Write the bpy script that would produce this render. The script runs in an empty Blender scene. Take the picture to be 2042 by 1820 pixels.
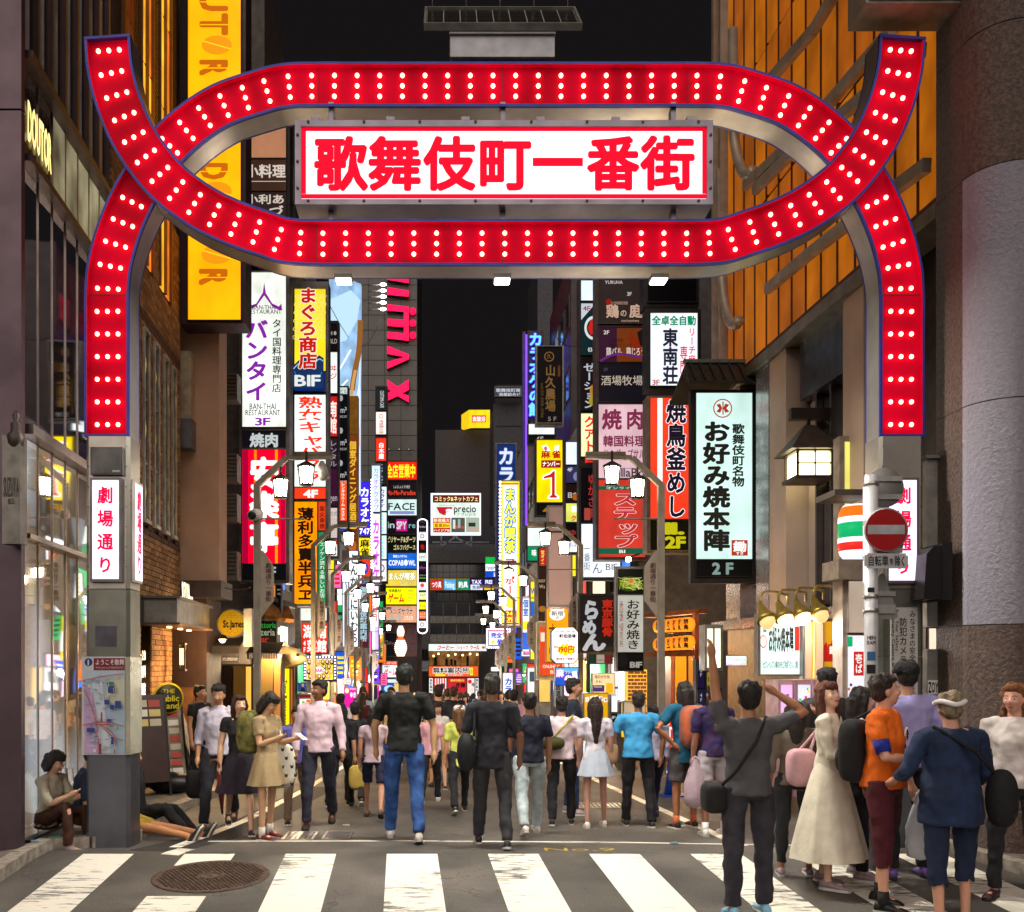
import bpy, bmesh, math, random
from mathutils import Vector, Matrix, Euler
random.seed(7)
SC = bpy.context.scene
COL = SC.collection
# ------------------------------------------------------------------ camera, world, light, exposure
FPX, PCX, PCY, CZ = 1900.0, 890.0, 1325.0, 1.875      # focal length and vanishing point in a 2042 wide picture, camera height
cam_d = bpy.data.cameras.new('camera'); cam = bpy.data.objects.new('camera', cam_d); COL.objects.link(cam)
cam.location = (0, 0, CZ); cam.rotation_euler = (math.radians(90), 0, 0)
cam_d.sensor_width = 36; cam_d.lens = 36 * FPX / 2042
cam_d.shift_x = (1021 - PCX) / 2042; cam_d.shift_y = (PCY - 910) / 2042
cam_d.clip_start = 0.1; cam_d.clip_end = 600
SC.camera = cam
W = bpy.data.worlds.new('World'); SC.world = W; W.use_nodes = True
bgn = W.node_tree.nodes['Background']
bgn.inputs[0].default_value = (0.68, 0.56, 0.64, 1); bgn.inputs[1].default_value = 0.010
sun_d = bpy.data.lights.new('city_glow', 'SUN'); sun_d.energy = 1.5; sun_d.angle = math.radians(70); sun_d.color = (1.0, 0.87, 0.77)
sun = bpy.data.objects.new('city_glow', sun_d); COL.objects.link(sun)
sun.rotation_euler = (math.radians(52), 0, math.radians(-12))
SC.view_settings.view_transform = 'Standard'; SC.view_settings.look = 'None'; SC.view_settings.gamma = 1
SC.view_settings.exposure = 0.3
SC.render.engine = 'CYCLES'
SC.cycles.max_bounces = 5; SC.cycles.diffuse_bounces = 3; SC.cycles.glossy_bounces = 3; SC.cycles.transmission_bounces = 3
SC.cycles.transparent_max_bounces = 4
SC.cycles.sample_clamp_indirect = 4; SC.cycles.caustics_reflective = False; SC.cycles.caustics_refractive = False
SC.cycles.use_denoising = True; SC.cycles.use_light_tree = True
# ------------------------------------------------------------------ geometry of the place
def gz(Y):                       # height of the street: rises to a crest at the crossing, then falls away down the lane
 return 0.055 * (Y - 9.5) if Y < 9.5 else -0.0342 * (Y - 9.5)
def P(px, py, Y):
 return Vector(((px - PCX) / FPX * Y, Y, CZ - (py - PCY) / FPX * Y))
def gY(py):                      # depth of the ground seen at picture height py
 lo, hi = 5.0, 110.0
 for _ in range(50):
  m = (lo + hi) / 2
  y = PCY - (gz(m) - CZ) / m * FPX
  if y > py: lo = m
  else: hi = m
 return m
def lin(h):
 h = h.lstrip('#'); c = [int(h[i:i + 2], 16) / 255 for i in (0, 2, 4)]
 return tuple(x / 12.92 if x <= .04045 else ((x + .055) / 1.055) ** 2.4 for x in c) + (1,)
# ------------------------------------------------------------------ materials
MC = {}
def nt(name):
 m = bpy.data.materials.new(name); m.use_nodes = True
 return m, m.node_tree.nodes, m.node_tree.links, m.node_tree.nodes['Principled BSDF']
def mat(hexc, rough=.6, metal=0, var=.15, scale=6, bump=0, bscale=40, spec=.5, stretch=(1, 1, 1), alpha=1, hue2=None, coat=0, dirt=0):
 key = (hexc, rough, metal, var, scale, bump, bscale, spec, stretch, alpha, hue2, coat, dirt)
 if key in MC: return MC[key]
 m, N, L, b = nt('surface')
 c = lin(hexc)
 tc = N.new('ShaderNodeTexCoord'); mp = N.new('ShaderNodeMapping'); mp.inputs['Scale'].default_value = stretch
 L.new(tc.outputs['Object'], mp.inputs[0])
 no = N.new('ShaderNodeTexNoise'); no.inputs['Scale'].default_value = scale; no.inputs['Detail'].default_value = 5
 L.new(mp.outputs[0], no.inputs[0])
 mx = N.new('ShaderNodeMix'); mx.data_type = 'RGBA'
 d = lin(hue2) if hue2 else tuple(x * (1 - 2 * var) for x in c[:3]) + (1,)
 mx.inputs[6].default_value = tuple(min(1, x * (1 + (0 if hue2 else var))) for x in c[:3]) + (1,); mx.inputs[7].default_value = d
 rp = N.new('ShaderNodeMapRange'); rp.inputs[1].default_value = .35; rp.inputs[2].default_value = .68
 L.new(no.outputs[0], rp.inputs[0]); L.new(rp.outputs[0], mx.inputs[0]); L.new(mx.outputs[2], b.inputs['Base Color'])
 rr = N.new('ShaderNodeMapRange'); rr.inputs[3].default_value = max(0.02, rough - .1 * (rough > .12)); rr.inputs[4].default_value = min(1, rough + .12 * (rough > .12))
 L.new(no.outputs[0], rr.inputs[0]); L.new(rr.outputs[0], b.inputs['Roughness'])
 b.inputs['Metallic'].default_value = metal; b.inputs['Specular IOR Level'].default_value = spec
 b.inputs['Coat Weight'].default_value = coat
 if bump:
  n2 = N.new('ShaderNodeTexNoise'); n2.inputs['Scale'].default_value = bscale; n2.inputs['Detail'].default_value = 4
  L.new(mp.outputs[0], n2.inputs[0])
  bp = N.new('ShaderNodeBump'); bp.inputs['Strength'].default_value = bump; bp.inputs['Distance'].default_value = .02
  L.new(n2.outputs[0], bp.inputs['Height']); L.new(bp.outputs[0], b.inputs['Normal'])
 MC[key] = m
 return m
def glow(hexc, s=1.0, light=True, uneven=.12, hue2=None):
 """a backlit sheet: emits its own colour, a little unevenly where the tubes sit behind it"""
 key = ('g', hexc, s, light, uneven, hue2)
 if key in MC: return MC[key]
 m, N, L, b = nt('lit_sheet'); c = lin(hexc)
 b.inputs['Base Color'].default_value = tuple(x * .3 for x in c[:3]) + (1,); b.inputs['Roughness'].default_value = .4; b.inputs['Specular IOR Level'].default_value = .08
 b.inputs['Emission Color'].default_value = c; b.inputs['Emission Strength'].default_value = s
 if uneven:
  tc = N.new('ShaderNodeTexCoord'); mp = N.new('ShaderNodeMapping'); mp.inputs['Scale'].default_value = (1, 1, .6)
  no = N.new('ShaderNodeTexNoise'); no.inputs['Scale'].default_value = 2.3; no.inputs['Detail'].default_value = 2
  mr = N.new('ShaderNodeMapRange'); mr.inputs[1].default_value = .3; mr.inputs[2].default_value = .7
  mr.inputs[3].default_value = s * (1 - uneven * 1.6); mr.inputs[4].default_value = s * (1 + uneven)
  L.new(tc.outputs['Object'], mp.inputs[0]); L.new(mp.outputs[0], no.inputs[0]); L.new(no.outputs[0], mr.inputs[0]); L.new(mr.outputs[0], b.inputs['Emission Strength'])
 if not light: m.cycles.emission_sampling = 'NONE'
 MC[key] = m
 return m
STEEL = mat('b9b4ae', .32, .85, .1, 3, .05, 30)
STEELD = mat('6f6b69', .4, .7, .2, 3)
DARKM = mat('2b2624', .5, .3, .2, 5)
GREYM = mat('8c8886', .5, .2, .15, 4)
BLACK = mat('0c0b0d', .5, 0, .1)
def glassm():
 if 'glass' in MC: return MC['glass']
 m, N, L, b = nt('window_glass'); b.inputs['Base Color'].default_value = (.92, .92, .94, 1); b.inputs['Roughness'].default_value = .03; b.inputs['Metallic'].default_value = 1
 tc = N.new('ShaderNodeTexCoord'); no = N.new('ShaderNodeTexNoise'); no.inputs['Scale'].default_value = .8; no.inputs['Detail'].default_value = 1
 bp = N.new('ShaderNodeBump'); bp.inputs['Strength'].default_value = .12; bp.inputs['Distance'].default_value = .05
 L.new(tc.outputs['Object'], no.inputs[0]); L.new(no.outputs[0], bp.inputs['Height']); L.new(bp.outputs[0], b.inputs['Normal'])
 MC['glass'] = m
 return m
GLASS = glassm()
DGLASS = mat('22252c', .12, 0, .3, .6, spec=.8)
# ------------------------------------------------------------------ objects
def org(o):
 v = Vector((0, 0, 0))
 while o is not None:
  v = v + o.location; o = o.parent
 return v
def tag(o, label=None, cat=None, group=None, kind=None):
 if label: o['label'] = label
 if cat: o['category'] = cat
 if group: o['group'] = group
 if kind: o['kind'] = kind
 return o
def thing(name, label, cat, loc, group=None, rotz=0):
 o = bpy.data.objects.new(name, None); COL.objects.link(o); o.location = loc; o.rotation_euler = (0, 0, rotz)
 o.empty_display_size = .2
 return tag(o, label, cat, group)
class MB:
 """collects faces; build() links them as one mesh object (vertices in world space unless local=True)"""
 def __init__(s): s.v = []; s.f = []; s.m = []; s.mats = []; s.sm = []
 def mi(s, m):
  if m not in s.mats: s.mats.append(m)
  return s.mats.index(m)
 def add(s, vs, fs, m, smooth=False):
  k = len(s.v); s.v += [tuple(v) for v in vs]; i = s.mi(m)
  for f in fs: s.f.append([a + k for a in f]); s.m.append(i); s.sm.append(smooth)
  return s
 def box(s, a, b, m):
  x0, y0, z0 = a; x1, y1, z1 = b
  return s.add([(x0, y0, z0), (x1, y0, z0), (x1, y1, z0), (x0, y1, z0), (x0, y0, z1), (x1, y0, z1), (x1, y1, z1), (x0, y1, z1)],
         [(0, 3, 2, 1), (4, 5, 6, 7), (0, 1, 5, 4), (1, 2, 6, 5), (2, 3, 7, 6), (3, 0, 4, 7)], m)
 def pbox(s, px0, py0, px1, py1, Y, d, m):   # frontal box whose front face shows at these picture coordinates
  a, b = P(px0, py1, Y), P(px1, py0, Y)
  return s.box((a.x, Y, a.z), (b.x, Y + d, b.z), m)
 def quad(s, a, b, c, d, m): return s.add([a, b, c, d], [(0, 1, 2, 3)], m)
 def obox(s, c, ax, ay, az, m):              # oriented box from centre and half axes
  c = Vector(c); V = []
  for k in ((-1, -1, -1), (1, -1, -1), (1, 1, -1), (-1, 1, -1), (-1, -1, 1), (1, -1, 1), (1, 1, 1), (-1, 1, 1)):
   V.append(c + ax * k[0] + ay * k[1] + az * k[2])
  return s.add(V, [(0, 3, 2, 1), (4, 5, 6, 7), (0, 1, 5, 4), (1, 2, 6, 5), (2, 3, 7, 6), (3, 0, 4, 7)], m)
 def bar(s, a, b, w, h, m):                  # rectangular bar between two points
  a, b = Vector(a), Vector(b); d = b - a; L = d.length; d.normalize()
  up = Vector((0, 0, 1)) if abs(d.z) < .9 else Vector((0, 1, 0))
  x = d.cross(up).normalized(); z = x.cross(d)
  return s.obox((a + b) / 2, x * w / 2, d * L / 2, z * h / 2, m)
 def tube(s, pts, r, m, n=8, caps=True):
  pts = [Vector(p) for p in pts]; rs = r if isinstance(r, (list, tuple)) else [r] * len(pts)
  V = []; F = []; prev = None
  for i, p in enumerate(pts):
   t = (pts[min(i + 1, len(pts) - 1)] - pts[max(i - 1, 0)]).normalized()
   if prev is None:
    u = t.cross(Vector((0, 0, 1)) if abs(t.z) < .9 else Vector((1, 0, 0))).normalized()
   else:
    u = (prev - t * prev.dot(t)); u = u.normalized() if u.length > 1e-6 else t.orthogonal().normalized()
   prev = u; w = t.cross(u)
   for k in range(n):
    a = 2 * math.pi * k / n; V.append(p + (u * math.cos(a) + w * math.sin(a)) * rs[i])
  for i in range(len(pts) - 1):
   for k in range(n):
    F.append((i * n + k, i * n + (k + 1) % n, (i + 1) * n + (k + 1) % n, (i + 1) * n + k))
  if caps: F.append(tuple(range(n))[::-1]); F.append(tuple((len(pts) - 1) * n + k for k in range(n)))
  return s.add(V, F, m, True)
 def lathe(s, c, prof, m, n=14, ax='z'):
  c = Vector(c); V = []; F = []
  for (r, h) in prof:
   for k in range(n):
    a = 2 * math.pi * k / n
    q = Vector((r * math.cos(a), r * math.sin(a), h))
    if ax == 'y': q = Vector((q.x, q.z, q.y))
    if ax == 'x': q = Vector((q.z, q.x, q.y))
    V.append(c + q)
  for i in range(len(prof) - 1):
   for k in range(n): F.append((i * n + k, i * n + (k + 1) % n, (i + 1) * n + (k + 1) % n, (i + 1) * n + k))
  F.append(tuple(range(n))[::-1]); F.append(tuple((len(prof) - 1) * n + k for k in range(n)))
  return s.add(V, F, m, True)
 def ball(s, c, r, m, nu=10, nv=7, sc=(1, 1, 1)):
  pr = [(math.sin(math.pi * (i + .0001) / nv) * r, -math.cos(math.pi * i / nv) * r) for i in range(nv + 1)]
  k = len(s.v); s.lathe((0, 0, 0), pr, m, nu)
  for i in range(k, len(s.v)):
   v = s.v[i]; s.v[i] = (v[0] * sc[0] + c[0], v[1] * sc[1] + c[1], v[2] * sc[2] + c[2])
  return s
 def poly(s, pts, m, d=None):                # flat polygon; with d extruded along the vector d
  n = len(pts); pts = [Vector(p) for p in pts]
  if d is None: return s.add(pts, [tuple(range(n))], m)
  d = Vector(d); V = pts + [p + d for p in pts]
  F = [tuple(range(n)), tuple(range(2 * n - 1, n - 1, -1))] + [(i + n, (i + 1) % n + n, (i + 1) % n, i) for i in range(n)]
  return s.add(V, F, m)
 def build(s, name, parent=None, mats=None, local=False, loc=None, kind=None, label=None):
  me = bpy.data.meshes.new(name); o0 = Vector((0, 0, 0))
  if not local:
   if parent is not None: o0 = org(parent)
   if loc is not None: o0 = Vector(loc)
  me.from_pydata([(v[0] - o0.x, v[1] - o0.y, v[2] - o0.z) for v in s.v], [], s.f)
  for m in s.mats: me.materials.append(m)
  me.polygons.foreach_set('material_index', s.m); me.polygons.foreach_set('use_smooth', s.sm)
  me.update()
  o = bpy.data.objects.new(name, me); COL.objects.link(o)
  if parent is not None: o.parent = parent
  elif loc is not None: o.location = loc
  if kind: o['kind'] = kind
  if label: o['label'] = label
  return o
def clone(o, loc=None, parent=None, label=None, name=None, deep=True):
 kids = [k for k in KIDS(o)] if deep else []
 c = o.copy(); COL.objects.link(c)
 if parent is not None: c.parent = parent
 if loc is not None: c.location = loc
 if label: c['label'] = label
 for k in kids: clone(k, None, c)
 return c
def KIDS(o): return list(o.children)
# ------------------------------------------------------------------ lettering with Blender's own font
GC = {}
def glyph(ch, off):
 k = (ch, off)
 if k in GC: return GC[k]
 c = bpy.data.curves.new('glyph', 'FONT'); c.body = ch; c.size = 1; c.resolution_u = 2; c.offset = off
 o = bpy.data.objects.new('glyph', c)
 me = bpy.data.meshes.new_from_object(o)
 vs = [(v.co.x, v.co.y) for v in me.vertices]; fs = [tuple(p.vertices) for p in me.polygons]
 bpy.data.objects.remove(o); bpy.data.curves.remove(c); bpy.data.meshes.remove(me)
 GC[k] = (vs, fs)
 return GC[k]
ADV = {}
def cjk(ch): return ord(ch) > 0x2000
def text_geo(s, off, vert):
 """list of (verts2d, faces) laid out in em units, and the layout box (x0,y0,x1,y1)"""
 V = []; F = []; x = 0; y = 0
 if vert:
  for ch in s:
   if ch == ' ': y -= .5; continue
   vs, fs = glyph(ch, off)
   if ch in 'ー-|—~': vs = [(.5 + (q[1] - .38), .38 - (q[0] - .5)) for q in vs]
   dx = 0 if cjk(ch) else (1 - (max(q[0] for q in vs) + min(q[0] for q in vs))) / 2
   if ch in 'っゃゅょッャュョ': dx = .12
   k = len(V); V += [(q[0] + dx, q[1] + y - .88) for q in vs]; F += [tuple(a + k for a in f) for f in fs]
   y -= 1.0 if cjk(ch) else .92
  return V, F, (0, y, 1, 0)
 for ch in s:
  if ch == ' ': x += .3; continue
  vs, fs = glyph(ch, off)
  if not vs: x += .3; continue
  a, b = min(q[0] for q in vs), max(q[0] for q in vs)
  if cjk(ch): dx = x; x += 1.0
  else: dx = x - a + .03; x += b - a + .09
  k = len(V); V += [(q[0] + dx, q[1]) for q in vs]; F += [tuple(i + k for i in f) for f in fs]
 return V, F, (0, -.12 if any(cjk(c) for c in s) else -.02, x, .88 if any(cjk(c) for c in s) else .74)
def put_text(mb, s, tp, m, off=.02, vert=False, rot=0, shear=0, shift=(0, 0)):
 """tp maps (u,v) in 0..1 (v down) to a world point"""
 if .006 < off < 1:           # heavy strokes: the glyph stamped round a small circle
  r = off; nn = (tp(1, 0) - tp(0, 0)).cross(tp(0, 1) - tp(0, 0)).normalized() * -.0003; k = 8 if r > .035 else 6 if r > .022 else 4
  for i in range(k):
   a = 2 * math.pi * (i + .5) / k
   put_text(mb, s, lambda u, v, i=i: tp(u, v) + nn * i, m, 1, vert, rot, shear, (r * math.cos(a), r * math.sin(a)))
  if r <= .03: return
 off = 0
 V, F, (x0, y0, x1, y1) = text_geo(s, round(off, 4), vert)
 out = []
 for (x, y) in V:
  x += shift[0]; y += shift[1]
  u = (x - x0) / (x1 - x0); v = 1 - (y - y0) / (y1 - y0)
  u += shear * (.5 - v)
  if rot == 90: u, v = 1 - v, u            # turned clockwise: reads downwards
  if rot == -90: u, v = v, 1 - u
  out.append(tp(u, v))
 mb.add(out, F, m)
def curve_pts(pts, n=8):
 """Catmull-Rom through 2D points"""
 out = []; q = [pts[0]] + list(pts) + [pts[-1]]
 for i in range(1, len(q) - 2):
  a, b, c, d = [Vector(z) for z in q[i - 1:i + 3]]
  for k in range(n):
   t = k / n
   out.append(.5 * ((2 * b) + (c - a) * t + (2 * a - 5 * b + 4 * c - d) * t * t + (3 * b - a - 3 * c + d) * t ** 3))
 out.append(Vector(pts[-1]))
 return out
# ------------------------------------------------------------------ lit signs
def frontal(Y):
 return lambda px, py, dy=0: P(px, py, Y) + Vector((0, -dy, 0))
def items(mb, its, pl, s, eps):
 """its: printed things on a sheet. pl(px,py,dy) gives the point, s the sheet's glow"""
 lay = 1
 for it in its:
  k = it[0]; dy = eps * lay; lay += 1
  def M(c):
   if c in ('000000', '0a0a0a', '111111'): return BLACK
   if isinstance(c, str): return glow(c, s, False, 0) if s > 0 else mat(c, .5, 0, .05)
   return c
  if k in 'VH' or k == 'K':       # V: vertical, H: horizontal, K: turned 90 degrees
   _, st, x0, y0, x1, y1, c = it[:7]; off = it[7] if len(it) > 7 else .02; oc = it[8] if len(it) > 8 else None; ow = it[9] if len(it) > 9 else .05
   sh = it[10] if len(it) > 10 else 0
   tp = lambda u, v: pl(x0 + (x1 - x0) * u, y0 + (y1 - y0) * v, dy)
   if oc:
    tq = lambda u, v: pl(x0 + (x1 - x0) * u, y0 + (y1 - y0) * v, dy)
    put_text(mb, st, tq, M(oc), off + ow, k == 'V', 90 if k == 'K' else 0, sh)
    dy = eps * lay; lay += 1
   put_text(mb, st, tp, M(c), off, k == 'V', 90 if k == 'K' else 0, sh)
  elif k == 'R':
   _, x0, y0, x1, y1, c = it
   mb.quad(pl(x0, y1, dy), pl(x1, y1, dy), pl(x1, y0, dy), pl(x0, y0, dy), M(c))
  elif k == 'C':                  # ellipse or ring
   _, cx, cy, rx, ry, c = it[:6]; ri = it[6] if len(it) > 6 else 0; n = 24
   if ri:
    V = [pl(cx + math.cos(2 * math.pi * i / n) * rx * q, cy + math.sin(2 * math.pi * i / n) * ry * q, dy) for q in (1, ri) for i in range(n)]
    mb.add(V, [(i, (i + 1) % n, n + (i + 1) % n, n + i) for i in range(n)], M(c))
   else: mb.poly([pl(cx + math.cos(-2 * math.pi * i / n) * rx, cy + math.sin(-2 * math.pi * i / n) * ry, dy) for i in range(n)], M(c))
  elif k == 'P':
   mb.poly([pl(x, y, dy) for x, y in it[1]], M(it[2]))
  elif k == 'L':                  # stroke through points
   _, pts, w, c = it; q = curve_pts(pts, 5)
   Lf = []; Rt = []
   for i, p in enumerate(q):
    t = (q[min(i + 1, len(q) - 1)] - q[max(i - 1, 0)]).normalized(); nn = Vector((-t.y, t.x)) * w / 2
    Lf.append(p + nn); Rt.append(p - nn)
   V = [pl(a.x, a.y, dy) for a in Lf + Rt]; n = len(q)
   mb.add(V, [(i, i + 1, n + i + 1, n + i) for i in range(n - 1)], M(c))
def sign(name, label, cat, frame, Y, d, panels, fm=None, group=None, extra=None, margin=0, part='sign_panel'):
 """a projecting box sign: frame box, recessed lit panels, print on each. frame=(x0,y0,x1,y1) picture box at depth Y"""
 fm = fm or STEELD
 x0, y0, x1, y1 = frame
 base = P((x0 + x1) / 2, y1, Y); base.y += d / 2
 t = thing(name, label, cat, base, group)
 mb = MB()
 mb.pbox(x0, y0, x1, y1, Y, d, fm)
 mb.build('frame', t)
 e = max(.004, Y * .0004)
 for pn in panels:
  (a, b, c, dd), col, s, its = pn[:4]
  kw = pn[4] if len(pn) > 4 else {}
  m = col if not isinstance(col, str) else (glow(col, s, kw.get('light', True), kw.get('uneven', .12)) if s > 0 else mat(col, .5, 0, .1))
  pb = MB()
  pp, qq = P(a, dd, Y), P(c, b, Y)
  pb.box((pp.x, Y - 3 * e, pp.z), (qq.x, Y - .1 * e, qq.z), m)
  po = pb.build(part, t)
  # slim retaining rim round the sheet
  rb = MB(); w = (c - a) * .012 + .25
  for (ra, rb_, rc, rd) in ((a - w, b - w, c + w, b), (a - w, dd, c + w, dd + w), (a - w, b, a, dd), (c, b, c + w, dd)):
   r0, r1 = P(ra, rd, Y), P(rc, rb_, Y)
   rb.box((r0.x, Y - 8 * e, r0.z), (r1.x, Y - .2 * e, r1.z), fm)
  rb.build('rim', po)
  if its:
   lb = MB(); items(lb, its, frontal(Y - 3 * e), s, e * .6)
   lo = lb.build('lettering', po)
 return t
# ================================================================== ground
def asphalt():
 m, N, L, b = nt('asphalt'); tc = N.new('ShaderNodeTexCoord')
 n1 = N.new('ShaderNodeTexNoise'); n1.inputs['Scale'].default_value = 1.1; n1.inputs['Detail'].default_value = 6
 n2 = N.new('ShaderNodeTexNoise'); n2.inputs['Scale'].default_value = 90; n2.inputs['Detail'].default_value = 2
 L.new(tc.outputs['Object'], n1.inputs[0]); L.new(tc.outputs['Object'], n2.inputs[0])
 r = N.new('ShaderNodeValToRGB'); r.color_ramp.elements[0].position = .32; r.color_ramp.elements[1].position = .72
 r.color_ramp.elements[0].color = (.058, .052, .047, 1); r.color_ramp.elements[1].color = (.155, .136, .116, 1)
 L.new(n1.outputs[0], r.inputs[0])
 mx = N.new('ShaderNodeMix'); mx.data_type = 'RGBA'; mx.blend_type = 'OVERLAY'; mx.inputs[0].default_value = .8
 L.new(r.outputs[0], mx.inputs[6]); L.new(n2.outputs[0], mx.inputs[7]); L.new(mx.outputs[2], b.inputs['Base Color'])
 b.inputs['Roughness'].default_value = .62; b.inputs['Specular IOR Level'].default_value = .45
 n3 = N.new('ShaderNodeTexNoise'); n3.inputs['Scale'].default_value = .45; n3.inputs['Detail'].default_value = 3; L.new(tc.outputs['Object'], n3.inputs[0])
 ms = N.new('ShaderNodeVectorMath'); ms.operation = 'ADD'; nv = N.new('ShaderNodeTexNoise'); nv.inputs['Scale'].default_value = 3; L.new(tc.outputs['Object'], nv.inputs[0]); L.new(tc.outputs['Object'], ms.inputs[0]); L.new(nv.outputs['Color'], ms.inputs[1])
 vo = N.new('ShaderNodeTexVoronoi'); vo.feature = 'DISTANCE_TO_EDGE'; vo.inputs['Scale'].default_value = .55; L.new(ms.outputs[0], vo.inputs[0])
 cr = N.new('ShaderNodeMapRange'); cr.inputs[1].default_value = .0; cr.inputs[2].default_value = .008; cr.inputs[3].default_value = .45; cr.inputs[4].default_value = 1; L.new(vo.outputs['Distance'], cr.inputs[0])
 pt = N.new('ShaderNodeMapRange'); pt.inputs[1].default_value = .47; pt.inputs[2].default_value = .53; pt.inputs[3].default_value = .72; pt.inputs[4].default_value = 1.08; L.new(n3.outputs[0], pt.inputs[0])
 mm = N.new('ShaderNodeMath'); mm.operation = 'MULTIPLY'; L.new(cr.outputs[0], mm.inputs[0]); L.new(pt.outputs[0], mm.inputs[1])
 sc = N.new('ShaderNodeVectorMath'); sc.operation = 'SCALE'; L.new(mx.outputs[2], sc.inputs[0]); L.new(mm.outputs[0], sc.inputs['Scale']); L.new(sc.outputs[0], b.inputs['Base Color'])
 bp = N.new('ShaderNodeBump'); bp.inputs['Strength'].default_value = .8; bp.inputs['Distance'].default_value = .008
 L.new(n2.outputs[0], bp.inputs['Height']); L.new(bp.outputs[0], b.inputs['Normal'])
 return m
ASPH = asphalt()
def paint():
 m, N, L, b = nt('road_paint'); tc = N.new('ShaderNodeTexCoord'); mp = N.new('ShaderNodeMapping'); mp.inputs['Scale'].default_value = (1.6, 9, 1)
 L.new(tc.outputs['Object'], mp.inputs[0])
 n1 = N.new('ShaderNodeTexNoise'); n1.inputs['Scale'].default_value = 2.2; n1.inputs['Detail'].default_value = 9; n1.inputs['Roughness'].default_value = .72
 n3 = N.new('ShaderNodeTexNoise'); n3.inputs['Scale'].default_value = .9; n3.inputs['Detail'].default_value = 2
 L.new(mp.outputs[0], n1.inputs[0]); L.new(tc.outputs['Object'], n3.inputs[0])
 ma = N.new('ShaderNodeMath'); ma.operation = 'MULTIPLY_ADD'; ma.inputs[1].default_value = .55; L.new(n3.outputs[0], ma.inputs[0]); L.new(n1.outputs[0], ma.inputs[2])
 r = N.new('ShaderNodeValToRGB'); r.color_ramp.elements[0].position = .83; r.color_ramp.elements[1].position = .9
 r.color_ramp.elements[0].color = (.86, .81, .70, 1); r.color_ramp.elements[1].color = (.10, .092, .085, 1)
 L.new(ma.outputs[0], r.inputs[0]); L.new(r.outputs[0], b.inputs['Base Color']); b.inputs['Roughness'].default_value = .55
 return m
PAINT = paint()
def ground():
 ys = [-30, -10, 0, 3, 5, 6, 7, 8, 9, 9.5, 10, 11, 12, 14, 17, 20, 25, 30, 40, 50, 60, 70, 80, 90, 100, 160, 300]
 xs = [-60, -20, -8, -4, -2, 0, 2, 4, 6, 10, 20, 60]
 gq = lambda y: gz(max(y, -10)) if y < 100 else gz(100)
 mb = MB(); V = [(x, y, gq(y)) for y in ys for x in xs]; n = len(xs)
 mb.add(V, [(j * n + i, j * n + i + 1, (j + 1) * n + i + 1, (j + 1) * n + i) for j in range(len(ys) - 1) for i in range(n - 1)], ASPH)
 mb.build('road', kind='structure')
ground()
def gp(px, py, up=0):            # the ground point seen at a picture position
 Y = gY(py); return Vector(((px - PCX) / FPX * Y, Y, gz(Y) + up))
def gstrip(pts, w, up, m, mb):   # painted line on the ground through world xy points
 q = [];
 for i in range(len(pts) - 1):
  a, b = Vector(pts[i]), Vector(pts[i + 1])
  for k in range(6): q.append(a.lerp(b, k / 6))
 q.append(Vector(pts[-1]))
 V = []
 for i, p in enumerate(q):
  t = (q[min(i + 1, len(q) - 1)] - q[max(i - 1, 0)]).normalized(); nn = Vector((-t.y, t.x)) * w / 2
  for s in (1, -1):
   a = p + nn * s; V.append((a.x, a.y, gz(a.y) + up))
 mb.add(V, [(2 * i, 2 * i + 1, 2 * i + 3, 2 * i + 2) for i in range(len(q) - 1)], m)
for k in range(-4, 7):           # zebra stripes of the crossing
 x0 = -.588 + k
 mb = MB(); Ys = [9.42, 8.6, 7.8, 7.0, 6.0, 5.0]
 if k == -2: Ys = [9.42, 9.1, 8.98]
 def srow(Ys, mb):
  V = []
  for Y in Ys:
   dx = -.048 * (Y - 9.4); V += [(x0 + dx, Y, gz(Y) + .004), (x0 + .5 + dx, Y, gz(Y) + .004)]
  mb.add(V, [(2 * i, 2 * i + 1, 2 * i + 3, 2 * i + 2) for i in range(len(Ys) - 1)], PAINT)
 srow(Ys, mb)
 if k == -2: srow([8.02, 7.4, 6.4, 5], mb)
 mb.build('crosswalk_stripe', kind='structure')
lines = MB()
g2 = lambda px, py: tuple(gp(px, py))[:2]
gstrip([g2(415, 1679), g2(820, 1678), g2(1230, 1681), g2(1600, 1687)], .07, .004, PAINT, lines)
gstrip([g2(348, 1691), g2(487, 1638), g2(603, 1578), g2(735, 1500)], .13, .004, PAINT, lines)
gstrip([g2(1100, 1512), g2(1204, 1564), g2(1351, 1630), g2(1480, 1688)], .13, .004, PAINT, lines)
gstrip([g2(338, 1706), g2(372, 1694)], .2, .004, PAINT, lines)
lines.build('road_marking', kind='structure')
scr = MB()                       # spray-painted survey note
put_text(scr, 'No.9', lambda u, v: Vector((.98 + u * .75, 9.72 - v * .16, gz(9.6) + .006)), mat('b89b33', .6), .0)
scr.build('spray_mark', kind='structure')
# darker patched seam of asphalt
pm = MB(); gstrip([g2(300, 1700), g2(420, 1672), g2(520, 1633), g2(640, 1570)], .55, .002, mat('2c2826', .8, 0, .3, 30), pm)
pm.build('asphalt_patch', kind='structure')
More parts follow.
